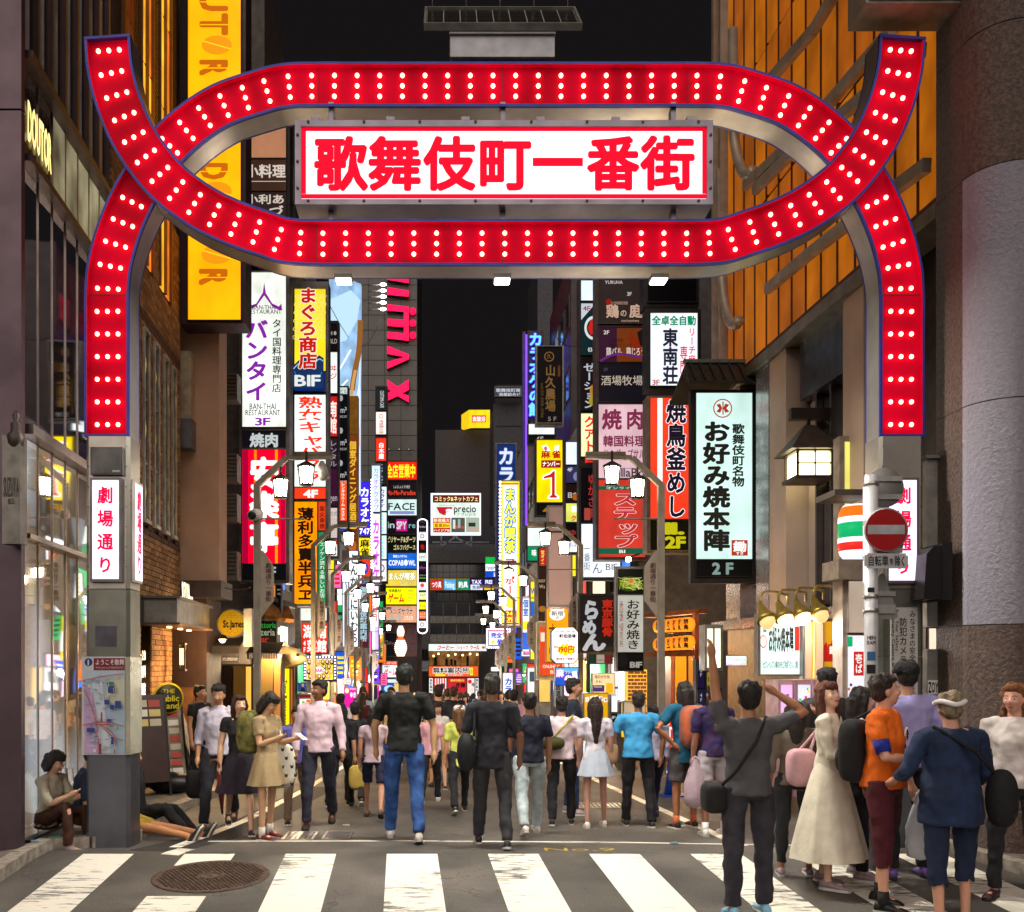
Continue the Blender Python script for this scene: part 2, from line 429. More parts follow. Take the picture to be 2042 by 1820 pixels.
# manhole cover
def manhole():
 c = gp(421, 1748); R = .525; rust = mat('57453a', .6, .2, .2, 14, .3, 60)
 t = thing('manhole_cover', 'round rusty brown manhole cover with raised studs in the crossing', 'manhole cover', c)
 sl = Matrix.Rotation(math.atan(.055), 4, 'X')
 t.rotation_euler = (math.atan(.055), 0, 0)
 mb = MB(); mb.lathe((0, 0, 0), [(R * 1.0, .001), (R * 1.0, .008), (R * .95, .010), (R * .93, .006), (0.001, .006)], rust, 48); mb.build('rim', t, local=True)
 st = MB()
 for i in range(-11, 12):
  for j in range(-14, 15):
   x, y = i * .044 + (j % 2) * .022, j * .034
   if .12 < math.hypot(x, y) < R * .88: st.obox((x, y, .009), Vector((.013, .006 * (1 if (i + j) % 2 else -1), 0)), Vector((-.003, .005, 0)), Vector((0, 0, .004)), rust)
 st.build('stud_pattern', t, local=True, kind='stuff')
 ri = MB(); ri.lathe((0, 0, 0), [(.1, .006), (.1, .012), (.085, .012), (.085, .008), (.02, .008), (.02, .012), (.001, .012)], rust, 24); ri.build('hub_ring', t, local=True)
manhole()
def grate(px0, px1, py0, py1, label, n=12):
 a, b = gp(px0, py1), gp(px1, py0); t = thing('drain_grate', label, 'drain grate', ((a.x + b.x) / 2, (a.y + b.y) / 2, gz((a.y + b.y) / 2)))
 mb = MB(); z = gz((a.y + b.y) / 2); x0, x1, y0, y1 = a.x, b.x, a.y, b.y
 for (p, q, r, s) in ((x0, y0, x1, y0 + .03), (x0, y1 - .03, x1, y1), (x0, y0, x0 + .03, y1), (x1 - .03, y0, x1, y1)): mb.box((p, q, z - .05), (r, s, z + .012), STEEL)
 mb.build('frame', t)
 for i in range(n):
  x = x0 + .04 + (x1 - x0 - .08) * i / n
  m2 = MB(); m2.box((x, y0 + .03, z - .04), (x + (x1 - x0) / n * .55, y1 - .03, z + .01), STEEL); m2.build('slat', t)
grate(640, 706, 1661, 1674, 'shiny steel drain grate in the road in front of the walking man')
grate(560, 636, 1662, 1675, 'dull brown drain plate beside the red sneakers', 5)
grate(1150, 1235, 1604, 1612, 'steel drain grate behind the woman in the white skirt', 10)
# pavements with kerbs
def pavement(pts, h, name, m, km, kerb=None):
 mb = MB(); V = [Vector((x, y, gz(y) + h)) for x, y in pts]
 mb.poly(V, m, (0, 0, -h - .3)); mb.build(name, kind='structure')
 if kerb:
  kb = 0
  for i in range(len(kerb) - 1):
   a, b = Vector(kerb[i]), Vector(kerb[i + 1]); n = max(1, int((b - a).length / .6))
   for j in range(n):
    p, q = a.lerp(b, j / n), a.lerp(b, (j + .985) / n)
    k = MB(); k.bar((p.x, p.y, gz(p.y) + h / 2 - .05), (q.x, q.y, gz(q.y) + h / 2 - .05), .15, h + .1 + .012, km)
    o = k.build('kerb_stone', kind='structure')
PAVE = mat('6e655d', .8, 0, .2, 9, .3, 90); KERB = mat('9a8f83', .75, 0, .2, 12, .3, 70)
lk = [g2(-60, 1790), g2(40, 1722), g2(95, 1694), g2(180, 1690), g2(262, 1682), g2(300, 1652), g2(345, 1622), g2(405, 1597), g2(450, 1580)]
pavement([(-9, lk[0][1])] + lk + [(-4.4, 16.2), (-9, 16.2)], .11, 'pavement', PAVE, KERB, lk)
rk = [g2(2140, 1770), g2(1990, 1728), g2(1905, 1700), g2(1890, 1672), g2(1760, 1640)]
pavement(rk + [(5.8, 12.6), (9, 12.6), (9, rk[0][1])], .1, 'pavement', PAVE, KERB, rk)
# ================================================================== the red gate
GY = 9.75; GD = .35
def gw(x, y, dy=0): return P(x, y, GY) + Vector((0, dy, 0))
gate = thing('entrance_gate', 'huge red arch of crossing light-bulb bands over the street entrance', 'gate', (P(1007, 1688, GY).x, GY + .17, 0))
BLUE = mat('2a2f92', .35, .3, .1, 5); REDF = mat('e0001c', .45, 0, .06, 2.5, 0, spec=.3)
def glowred():  # faint uneven emission put into the red face, standing in for bulb light
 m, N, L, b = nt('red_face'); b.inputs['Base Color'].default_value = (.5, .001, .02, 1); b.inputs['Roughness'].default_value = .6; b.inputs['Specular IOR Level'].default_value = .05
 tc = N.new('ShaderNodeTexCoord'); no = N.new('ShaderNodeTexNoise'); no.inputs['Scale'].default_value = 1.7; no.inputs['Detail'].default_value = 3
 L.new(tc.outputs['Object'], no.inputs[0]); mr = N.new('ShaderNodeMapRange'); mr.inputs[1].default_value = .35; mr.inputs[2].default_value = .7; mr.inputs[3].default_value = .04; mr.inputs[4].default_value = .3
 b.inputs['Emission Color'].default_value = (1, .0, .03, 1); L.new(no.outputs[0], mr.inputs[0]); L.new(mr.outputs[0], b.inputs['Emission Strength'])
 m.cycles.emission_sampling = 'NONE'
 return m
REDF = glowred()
bm_, bN, bL, bb = nt('bulb_glass'); bb.inputs['Emission Color'].default_value = (1, .3, .2, 1); bb.inputs['Emission Strength'].default_value = 6; BULB = bm_
bulb0 = None
def bulb_mesh():
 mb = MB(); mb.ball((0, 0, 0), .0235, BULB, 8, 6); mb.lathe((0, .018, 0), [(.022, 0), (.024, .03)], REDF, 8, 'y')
 o = mb.build('light_bulb', gate, local=True); return o
def band(cpts, w, y0, n=8, seams=(), rows=None, skip=None, leg=False):
 """one curved channel: centre line in picture units on the gate's plane, width w"""
 global bulb0
 C = curve_pts(cpts, n); q = []
 for c in C:
  if not q or (c - q[-1]).length > 1: q.append(c)
 C = q; A = []; B = []
 for i, p in enumerate(C):
  t = (C[min(i + 1, len(C) - 1)] - C[max(i - 1, 0)]).normalized(); nn = Vector((-t.y, t.x))
  A.append(p + nn * w / 2); B.append(p - nn * w / 2)
 rim = 5.2
 off = lambda X, Cn, d: [a + (c - a).normalized() * d for a, c in zip(X, Cn)]
 Ai, Bi = off(A, C, rim), off(B, C, rim); k = len(C)
 def strip(mb, U, V, du, dv, m, sm=False):
  vs = [gw(a.x, a.y, du) for a in U] + [gw(a.x, a.y, dv) for a in V]
  mb.add(vs, [(i, i + 1, k + i + 1, k + i) for i in range(k - 1)], m, sm)
 mb = MB(); strip(mb, A, Ai, y0, y0, BLUE); strip(mb, B, Bi, y0, y0, BLUE)
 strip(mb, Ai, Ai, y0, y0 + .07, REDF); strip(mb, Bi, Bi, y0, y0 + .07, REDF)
 strip(mb, A, A, y0, y0 + .035, BLUE); strip(mb, B, B, y0, y0 + .035, BLUE)
 for e, s in ((0, 1), (k - 1, -1)):
  t = (C[1] - C[0]).normalized() if e == 0 else (C[-2] - C[-1]).normalized()
  ab = [A[e], B[e], B[e] + t * rim, A[e] + t * rim]
  mb.add([gw(a.x, a.y, y0 - .003) for a in ab] + [gw(a.x, a.y, y0 + .05) for a in ab], [(0, 1, 2, 3), (0, 4, 5, 1), (1, 5, 6, 2), (3, 2, 6, 7)], BLUE)
 mb.build('blue_rim', gate)
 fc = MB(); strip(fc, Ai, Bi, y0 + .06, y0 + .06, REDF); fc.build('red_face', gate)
 sd = MB(); strip(sd, A, A, y0 + .035, y0 + GD - .03, STEEL, True); strip(sd, B, B, y0 + .035, y0 + GD - .03, STEEL, True)
 strip(sd, A, A, y0 + GD - .03, y0 + GD, BLUE); strip(sd, B, B, y0 + GD - .03, y0 + GD, BLUE); strip(sd, A, B, y0 + GD, y0 + GD, STEELD)
 for e in (0, k - 1): sd.add([gw(A[e].x, A[e].y, y0 + .03), gw(B[e].x, B[e].y, y0 + .03), gw(B[e].x, B[e].y, y0 + GD), gw(A[e].x, A[e].y, y0 + GD)], [(0, 1, 2, 3)], STEEL)
 sd.build('side_panel', gate)
 # bulbs in rows of three
 L = [0]
 for i in range(1, k): L.append(L[-1] + (C[i] - C[i - 1]).length)
 if rows is None: rows = [26 + j * (L[-1] - 52) / round((L[-1] - 52) / 45.5) for j in range(round((L[-1] - 52) / 45.5) + 1)]
 for r in rows:
  i = max(j for j in range(k - 1) if L[j] <= r + 1e-6); f = (r - L[i]) / (L[i + 1] - L[i]); p = C[i].lerp(C[i + 1], f)
  t = (C[i + 1] - C[i]).normalized(); nn = Vector((-t.y, t.x))
  if skip and skip(p): continue
  for s in (-21, 0, 21):
   g = gw(p.x + nn.x * s, p.y + nn.y * s, y0 + .035) - org(gate)
   if bulb0 is None: bulb0 = bulb_mesh(); o = bulb0
   else: o = bulb0.copy(); COL.objects.link(o)
   o.location = g
 return C
M = lambda pts: [(2014 - x, y) for x, y in pts][::-1]
lo = [(213, 71), (219, 138), (239, 212), (273, 285), (328, 357), (395, 409), (460, 442), (530, 467), (570, 479.5), (625, 483.5)]
up = [(207, 868), (207, 760), (207, 650), (207, 580), (213, 520), (234, 445), (272, 364), (335, 277), (425, 207), (520, 172), (570, 161), (625, 159)]
SX = [690, 790, 900, 1007, 1114, 1224, 1324]
band(lo + [(x, 483.5) for x in SX] + M(lo), 92, 0, 7)
def hid(p):
 x = p.x if p.x < 1007 else 2014 - p.x
 return 268 < x < 316 and 300 < p.y < 385
band(up + [(x, 159) for x in SX] + M(up), 90, .075, 7, skip=hid)
sm = MB()
for x in (630, 1003, 1378):
 for y0, y1, o in ((114, 204, .13), (438, 529, .057)): sm.box(tuple(gw(x - .6, y1 - 6, o)), tuple(gw(x + .6, y0 + 6, o + .01)), BLACK)
for x in (207, 1807): sm.box(tuple(gw(x - 40, 579, .13)), tuple(gw(x + 40, 578, .14)), BLACK)
sm.build('panel_seams', gate, kind='stuff')
# central name board
fr = MB(); FRM = mat('8d8794', .4, .6, .08, 4)
fr.pbox(588, 240, 600, 408, GY - .02, .32, FRM); fr.pbox(1410, 240, 1422, 408, GY - .02, .32, FRM)
fr.pbox(600, 240, 1410, 252, GY - .02, .32, FRM); fr.pbox(600, 397.5, 1410, 408, GY - .02, .32, FRM); fr.pbox(600, 252, 1410, 397.5, GY + .2, .08, FRM)
for i in range(6): fr.pbox(620 + i * 150, 233, 637 + i * 150, 239.6, GY + .02, .1, FRM)
fr.build('board_frame', gate)
bo = MB()
for i in range(8):
 for y in (246, 403): bo.lathe(gw(615 + i * 111, y, -.02), [(.014, -.012), (.014, 0)], STEELD, 8, 'y')
for y in (272, 325, 378):
 for x in (594, 1416): bo.lathe(gw(x, y, -.02), [(.014, -.012), (.014, 0)], STEELD, 8, 'y')
bo.build('board_bolts', gate, kind='stuff')
for x in (660, 1003, 1343):
 br = MB(); br.pbox(x - 5, 204, x + 5, 240, GY + .12, .1, FRM); br.pbox(x - 5, 408, x + 5, 440, GY + .12, .1, FRM); br.build('bracket', gate)
nb = MB(); nb.pbox(600.3, 252.3, 1409.7, 397.2, GY + .02, .1, glow('f4f6fb', 1.15, True, .05)); nbo = nb.build('name_board', gate)
nl = MB(); its = [('R', 600.5, 252.5, 1409.5, 262.5, 'ff0028'), ('R', 600.5, 388, 1409.5, 397, 'ff0028'), ('R', 600.5, 262.5, 610.5, 388, 'ff0028'), ('R', 1400, 262.5, 1409.5, 388, 'ff0028')]
for ch, a, b in zip('歌舞伎町一番街', (628, 735, 846, 955, 1062, 1171, 1279), (730, 838, 946, 1057, 1162, 1272, 1382)):
 if ch == '一': its.append(('R', a, 317, b, 334, 'ff0028'))
 else: its.append(('H', ch, a - 2, 272, b + 3, 384, 'f60026', .036))
items(nl, its, frontal(GY + .016), 1.0, .002); nl.build('lettering', nbo)
# solar panel and control box on top
def solar():
 t = thing('solar_panel', 'tilted solar panel on thin posts above the red gate', 'solar panel', P(1003, 58, GY + .3))
 wx = 158 / FPX * 10.1; tilt = math.radians(45)
 ax = Vector((wx, 0, 0)); ay = Vector((0, math.cos(tilt), math.sin(tilt))) * .4; c = P(1003, 54, 10.1) + ay; az = Vector((0, -math.sin(tilt), math.cos(tilt)))
 # seen from below: frame and glass underside
 mb = MB(); fm_ = mat('8b8a83', .5, .4)
 for s in (-1, 1):
  mb.obox(c + ax * s * .985, ax * .015, ay, az * .035, fm_); mb.obox(c + ay * s * .96, ax * .97, ay * .04, az * .035, fm_)
 mb.build('frame', t)
 cm = mat('2e2b28', .25, .2, .1); k = 0
 for i in range(9):
  for j in range(4):
   p = c + ax * ((i + .5) / 9 * 2 - 1) * .965 + ay * ((j + .5) / 4 * 2 - 1) * .9
   q = MB(); q.obox(p, ax * .965 / 9 * .94, ay * .9 / 4 * .92, az * .012, cm); q.build('solar_cell', t)
 bk = MB(); bk.obox(c, ax * .968, ay * .915, az * .006, mat('a8a698', .5)); bk.build('backing', t)
 for x in (-.9, -.45, 0, .45, .9):
  a = c + ax * x + ay * .9; ps = MB(); ps.tube([a, a + Vector((0, 0, .35))], .004, STEEL, 5); ps.build('bird_spike', t)
 for x in (-.65, 0, .65):
  a = c + ax * x - ay * .2; ps = MB(); ps.tube([a, a + Vector((0, 0, -.5))], .014, STEEL, 6); ps.build('post', t)
solar()
cb = thing('control_box', 'pale grey steel box standing on top of the gate', 'metal box', P(1002, 113, GY + .2))
mb = MB(); mb.pbox(898, 66, 1106, 113.5, GY + .06, .3, mat('a9aab0', .5, .3, .08)); mb.build('casing', cb)
mb = MB(); mb.pbox(896, 64, 1108, 67.5, GY + .03, .36, mat('77777c', .5, .3, .08)); mb.build('lid', cb)
# downlights under the lower band
for i, x in enumerate((682, 1003, 1320)):
 c = gw(x, 546, .16); lab = ['left', 'middle', 'right'][i]
 t = thing('downlight', 'lit white floodlight under the gate, %s one of three' % lab, 'floodlight', c, 'floodlights under the gate')
 mb = MB(); mb.box((c.x - .09, c.y - .09, c.z - .012), (c.x + .09, c.y + .09, c.z + .03), STEELD); mb.build('housing', t)
 m2 = MB(); m2.box((c.x - .075, c.y - .075, c.z - .022), (c.x + .075, c.y + .075, c.z - .012), glow('f2fff2', 22, False, 0)); m2.build('lamp_lens', t)
 ld = bpy.data.lights.new('floodlight', 'AREA'); ld.energy = 150; ld.size = .15; ld.color = (1, .96, .84); lo_ = bpy.data.objects.new('floodlight', ld); COL.objects.link(lo_)
 lo_.location = c + Vector((0, -.02, -.04)); lo_.rotation_euler = (math.radians(-6), 0, 0)
# pillars
def pillar(x0, x1, side, lab):
 """x0..x1 front face in the picture; side=+1: the inner side shows to the right"""
 t = thing('gate_pillar', lab, 'pillar', Vector((P((x0 + x1) / 2, 1688, GY).x, GY + .2, 0)), 'pillars of the red gate')
 a, b = P(x0, 1688, GY).x, P(x1, 1688, GY).x; y0, y1 = GY + .03, GY + .37; ch = .035
 def col(z0, z1, m, name, g=0):
  pts = [(a - g + ch, y0 - g), (b + g - ch, y0 - g), (b + g, y0 + ch - g), (b + g, y1 + g), (a - g, y1 + g), (a - g, y0 + ch - g)]
  mb = MB(); mb.poly([(x, y, z0) for x, y in pts][::-1], m, (0, 0, z1 - z0)); return mb.build(name, t)
 zz = lambda y: P(0, y, GY).z
 UPM = mat('a8a29a', .3, .8, .12, 2, .04, 20); LOW = mat('6d6f78', .38, .75, .14, 2.5, .05, 25)
 col(zz(1174), zz(869), UPM, 'upper_cladding'); col(zz(1310), zz(1175.5), mat('77786f', .33, .8, .14, 3), 'middle_cladding'); col(zz(1506), zz(1310.8), mat('6b6b66', .4, .6), 'map_section')
 col(.14, zz(1506.8), LOW, 'lower_cladding'); col(-.02, .139, LOW, 'plinth', .004)
 bl = MB()
 for y in range(890, 1180, 40):
  for x in (a + .03, b - .03): bl.lathe((x, y0 - .002, zz(y)), [(.008, -.006), (.008, 0)], STEELD, 6, 'y')
 bl.build('rivets', t, kind='stuff')
 return t, a, b, y0, y1, zz
def theatre_sign(x0, x1, y0, y1, Y, lab, txt=True, side=None):
 t = thing('street_name_sign', lab, 'lit sign', P((x0 + x1) / 2, y1, Y), 'lit street name signs on the gate pillars')
 mb = MB(); mb.pbox(x0 - 5, y0 - 5, x1 + 5, y1 + 6, Y, .06, STEELD); mb.build('frame', t)
 m2 = MB(); m2.pbox(x0, y0, x1, y1, Y - .012, .011, glow('f3e6ff', 1.25, True, .04)); po = m2.build('sign_panel', t)
 l2 = MB(); h = (y1 - y0)
 its = [('H', c, x0 + (x1 - x0) * .19, y0 + h * (.065 + .235 * i), x1 - (x1 - x0) * .19, y0 + h * (.065 + .235 * i + .175), 'e8003c', .03) for i, c in enumerate('劇場通り')]
 items(l2, its, frontal(Y - .014), 1.1, .001); l2.build('lettering', po)
 return t
tl, a, b, y0, y1, zz = pillar(168, 256, 1, 'left grey steel gate pillar carrying the town map')
theatre_sign(184, 236, 958, 1155, y0 - .062, 'white lit sign with red writing on the front of the left gate pillar')
t = thing('street_name_sign', 'narrow white lit sign on the inner side of the left gate pillar', 'lit sign', (b + .03, y0 + .2, zz(1157)), 'lit street name signs on the gate pillars')
mb = MB(); mb.box((b + .002, y0 + .06, zz(1160)), (b + .035, y0 + .32, zz(955)), STEEL); mb.build('frame', t)
mb = MB(); mb.box((b + .036, y0 + .08, zz(1155)), (b + .04, y0 + .30, zz(960)), glow('f3e6ff', 1.2, True, .04)); po = mb.build('sign_panel', t)
mb = MB(); put_text(mb, '劇場通り', lambda u, v: Vector((b + .0415, y0 + .12 + .14 * u, zz(970) + (zz(1145) - zz(970)) * v)), glow('e8003c', 1.1, False, 0), .03, True); mb.build('lettering', po)
eb = thing('junction_box', 'grey electrical box with a label on the left gate pillar', 'electrical box', (0, 0, 0))
mb = MB(); mb.pbox(180, 892, 244, 955 - 8, y0 - .06, .058, mat('5d5c5b', .5, .3)); eb.location = P(212, 947, y0); mb.build('casing', eb)
mb = MB(); mb.pbox(184, 895, 240, 944, y0 - .066, .005, mat('646362', .5, .3)); mb.build('door', eb)
mb = MB(); mb.pbox(224, 938, 238, 942, y0 - .069, .002, mat('c8c8c8', .5)); mb.build('label_plate', eb)
dk = MB(); dk.pbox(190, 1249, 232, 1290, y0 - .006, .005, mat('4e4a55', .4, .2)); dk.build('inspection_panel', tl)
# town map board
def town_map():
 t = thing('map_board', 'town map poster on the left gate pillar under a dark red heading', 'map', P(214, 1508, y0), None)
 Y = y0 - .03
 WB = mat('cfd3da', .45, 0, .05); mb = MB(); mb.pbox(163, 1310, 250, 1506, Y, .028, WB)
 mb.box((P(250.3, 0, Y).x, Y + .001, zz(1506)), (b + .02, y1, zz(1311)), mat('b8b5a0', .25, .1, .12)); mb.build('board', t)
 its = [('C', 176.5, 1321, 8, 8, '1c2f7a'), ('H', 'i', 174.5, 1315, 178.5, 1327, 'e8e8f0', .03), ('R', 187, 1313, 249, 1337, '7a0d2a'),
        ('H', 'ようこそ歌舞', 190, 1315, 248, 1327, 'f0e6e6', .02), ('H', 'Welcome to KABUKICHO!', 191, 1329.5, 247, 1334, 'd8c0c8', 0),
        ('R', 168, 1338, 249, 1503, 'a9c3d6')]
 r = random.Random(3)
 its += [('P', [(168, 1338), (249, 1338), (249, 1352), (168, 1362)], 'b9cfe0'), ('P', [(168, 1364), (190, 1380), (214, 1440), (206, 1503), (168, 1503)], 'c4a8d0'), ('P', [(213, 1358), (249, 1350), (249, 1408), (213, 1400)], 'c9cdb8'),
   ('P', [(183, 1362), (205, 1360), (212, 1440), (222, 1503), (200, 1503), (196, 1440)], 'cfdcea')]
 for _ in range(34):
  x, y = r.uniform(170, 240), r.uniform(1345, 1495); w, h = r.uniform(3, 9), r.uniform(2, 7)
  its.append(('R', x, y, x + w, y + h, r.choice(['9fc9cf', 'e2dcc0', 'c9b6dc', 'd6e0ea', '9db8d8', 'd9c2b0', 'b6d0b0'])))
 for x, y, w, h in ((218, 1368, 13, 14), (211, 1396, 10, 9), (222, 1406, 9, 9), (232, 1398, 12, 14), (176, 1452, 16, 8), (216, 1434, 9, 6), (224, 1470, 6, 14)): its.append(('R', x, y, x + w, y + h, '2c3f8c'))
 its.append(('R', 216, 1360, 230, 1366, '2f8a48'))
 for pts in ([(168, 1358), (205, 1350), (249, 1344)], [(172, 1376), (190, 1420), (200, 1470), (198, 1503)], [(168, 1446), (210, 1440), (249, 1448)], [(210, 1452), (230, 1470), (249, 1476)], [(190, 1440), (228, 1462), (232, 1503)]):
  its.append(('L', pts, 2.2, 'b06a62'))
 for _ in range(26):
  x, y = r.uniform(170, 235), r.uniform(1350, 1490); a_ = r.choice([0, 1])
  its.append(('L', [(x, y), (x + (14 if a_ else 2), y + (1 if a_ else 14))], .7, r.choice(['f4f4f4', 'ffffff', '8a8aa0'])))
 for _ in range(22):
  x, y = r.uniform(170, 238), r.uniform(1345, 1498); its.append(('R', x, y, x + r.uniform(4, 8), y + 1.2, '5a5f80'))
 its += [('R', 204, 1482, 209, 1503, '7a2430'), ('R', 208, 1420, 211, 1440, '9a2430'), ('R', 206, 1443, 226, 1445.5, 'c02838')]
 l2 = MB(); items(l2, its, frontal(Y - .002), 0, .0009); l2.build('map_print', t)
town_map()
tr, a, b, y0, y1, zz = pillar(1757, 1846, -1, 'right grey steel gate pillar behind the no entry sign')
theatre_sign(1774, 1828, 958, 1158, y0 - .062, 'white lit sign with red writing partly hidden by the no entry sign')
t = thing('street_name_sign', 'narrow white lit sign on the inner side of the right gate pillar', 'lit sign', (a - .03, y0 + .2, zz(1157)), 'lit street name signs on the gate pillars')
mb = MB(); mb.box((a - .035, y0 + .06, zz(1160)), (a - .002, y0 + .32, zz(955)), STEEL); mb.build('frame', t)
mb = MB(); mb.box((a - .04, y0 + .08, zz(1155)), (a - .036, y0 + .30, zz(960)), glow('f3e6ff', 1.2, True, .04)); po = mb.build('sign_panel', t)
# security notice on the right pillar
sg = thing('security_notice', 'white vertical notice about security cameras on the right gate pillar', 'notice', P(1800, 1400, y0))
mb = MB(); mb.pbox(1777, 1212, 1830, 1395, y0 - .02, .018, mat('b9b6b2', .5, 0, .05)); po = mb.build('board', sg)
l2 = MB(); items(l2, [('V', 'みなさまの安全を守ります', 1813, 1218, 1826, 1392, '111111', .01), ('V', '防犯カメラ作動中', 1793, 1232, 1809, 1382, '111111', .015), ('K', 'For Your Safety', 1786, 1216, 1792, 1300, '111111', .01), ('K', 'Security Camera in Operation', 1778, 1226, 1785, 1392, '111111', .01)], frontal(y0 - .021), 0, .001)
l2.build('lettering', po)
# ================================================================== street lamps
def lantern(parent, c, s=1.0):
 mb = MB(); mb.lathe(c, [(.03, .06), (.145, .0), (.145, -.025), (.12, -.03)], DARKM, 6)
 for k in range(6):
  an = 2 * math.pi * k / 6; d1 = Vector((math.cos(an), math.sin(an), 0))
  mb.bar(c + d1 * .122 + Vector((0, 0, -.03)), c + d1 * .095 + Vector((0, 0, -.30)), .022, .022, DARKM)
 mb.lathe(c, [(.112, -.315), (.112, -.295), (.10, -.293)], DARKM, 6)
 mb.tube([c + Vector((0, 0, .04)), c + Vector((0, 0, .22))], .018, DARKM, 6)
 o = mb.build('lantern', parent)
 g = MB(); g.lathe(c, [(.108, -.032), (.082, -.293)], glow('ffeccc', LS, True, 0), 6)
 g.build('lamp_glass', o)
LS = 20
def street_lamp(px, Y, side, lab, cam_=False):
 X = (px - PCX) / FPX * Y; g = gz(Y); t = thing('street_lamp', lab, 'street lamp', (X, Y, g), 'street lamps lining the lane')
 POL = mat('8a7f70', .5, .25, .12, 4); S = -side
 mb = MB(); mb.box((X - .05, Y - .05, g), (X + .05, Y + .05, g + 4.9), POL)
 mb.box((X - .08, Y - .08, g), (X + .08, Y + .08, g + .3), POL); mb.build('pole', t)
 mb = MB(); p = [Vector((X + S * dx, Y, g + z)) for dx, z in ((0, 4.88), (.46, 5.31), (1.18, 5.33))]
 mb.bar(p[0], p[1], .08, .09, POL); mb.bar(p[1], p[2], .08, .07, POL); mb.tube([p[1] + Vector((S * .1, 0, .05)), p[2] + Vector((0, 0, .03))], .05, POL, 8); mb.build('arm', t)
 lantern(t, Vector((X + S * .37, Y, g + 4.99))); lantern(t, Vector((X + S * .79, Y - .12, g + 5.17)))
 mb = MB(); mb.tube([(X, Y, g + 4.35), (X + S * .72, Y, g + 4.35)], .014, POL, 6); mb.ball((X + S * .72, Y, g + 4.35), .022, POL, 6, 4); mb.build('banner_rail', t)
 mb = MB(); PL = mat('9a8a7a', .5, .2, .08); a_, b_ = X + S * .05, X + S * .26
 pts = [(a_, 2.78), (a_, 3.86), (a_ + S * .05, 3.84), (b_, 3.6), (b_, 3.06)]
 q = [Vector((x, Y - .012, g + z)) for x, z in pts]
 mb.poly(q if S > 0 else q[::-1], PL, (0, .03, 0)); po = mb.build('name_plate', t)
 l2 = MB(); x0 = min(a_, b_) + .05 * (1 if S > 0 else 1)
 put_text(l2, '劇場通り一番街', lambda u, v: Vector((x0 + .03 + .1 * u, Y - .018, g + 3.66 - .62 * v)), mat('4a2a22', .6), .02, True); l2.build('lettering', po)
 if cam_:
  m2 = MB(); c = Vector((X, Y - .1, g + 4.42)); m2.tube([c + Vector((0, .1, 0)), c + Vector((-.03, -.16, -.06))], [.1, .085], mat('b8b4ae', .4, .2), 10); m2.tube([c + Vector((-.03, -.16, -.06)), c + Vector((-.032, -.175, -.065))], [.07, .05], BLACK, 10); m2.build('security_camera', t)
  c = Vector((X + S * 1.02, Y, g + 5.14)); m2 = MB(); m2.tube([c + Vector((0, 0, .12)), c, c + Vector((.05, -.05, -.16))], [.03, .085, .08], mat('b8b4ae', .4, .2), 10); m2.build('security_camera', t)
LL = [(513, 15, 'nearest left street lamp with two lit lanterns and round security cameras'), (625, 21, 'second left street lamp, in front of the red restaurant sign'), (663, 26, 'third left street lamp beside the white pork cutlet sign'), (690, 30.5, 'fourth left street lamp beside the maroon guide sign'), (708, 35, 'fifth left street lamp, right of the maroon sign'), (726, 41, 'sixth left street lamp before the grey tiled building'), (744, 48, 'farthest left street lamp before the grey tiled building')]
for px, Y, l in LL: street_lamp(px, Y, -1, l, Y == 15)
RR = [(1318, 15, 'nearest right street lamp between the red skewer sign and green crate'), (1158, 21, 'second right street lamp left of the black ramen sign'), (1069, 27, 'third right street lamp in front of the yellow comic cafe sign'), (1025, 32.8, 'fourth right street lamp beside the blue private room sign'), (1008, 38, 'fifth right street lamp behind the private room sign'), (998, 44, 'farthest right street lamp over the coffee shop')]
for px, Y, l in RR: street_lamp(px, Y, 1, l)
# ================================================================== side walls seen at a slant
class Wall:
 """a straight vertical wall: starts at picture column px0 and depth Y0, runs towards the vanishing column vx"""
 def __init__(s, px0, Y0, vx, side):
  s.p = Vector(((px0 - PCX) / FPX * Y0, Y0, 0)); s.d = Vector(((vx - PCX) / FPX, 1, 0)).normalized()
  s.n = Vector((1, -s.d.x / s.d.y, 0)).normalized() * side      # towards the lane
  s.side = side
 def s_at(s, px):
  k = (px - PCX) / FPX     # p.x + t d.x = k (p.y + t d.y)
  return (k * s.p.y - s.p.x) / (s.d.x - k * s.d.y)
 def z(s, px, py): return CZ - (py - PCY) / FPX * (s.p.y + s.s_at(px) * s.d.y)
 def pt(s, t, z, o=0): return s.p + s.d * t + s.n * o + Vector((0, 0, z))
 def box(s, mb, t0, t1, z0, z1, o0, o1, m):
  c = (s.pt(t0, z0, o0) + s.pt(t1, z1, o1)) / 2
  mb.obox(c, s.d * (t1 - t0) / 2, s.n * (o1 - o0) / 2, Vector((0, 0, (z1 - z0) / 2)), m)
def wtext(w, mb, st, t0, t1, z0, z1, o, m, off=.02, vert=False, rot=0):
 """print on a wall; reads from left to right as seen from the lane"""
 if w.side > 0: tp = lambda u, v: w.pt(t0 + (t1 - t0) * u, z1 - (z1 - z0) * v, o)
 else: tp = lambda u, v: w.pt(t1 - (t1 - t0) * u, z1 - (z1 - z0) * v, o)
 put_text(mb, st, tp, m, off, vert, rot)
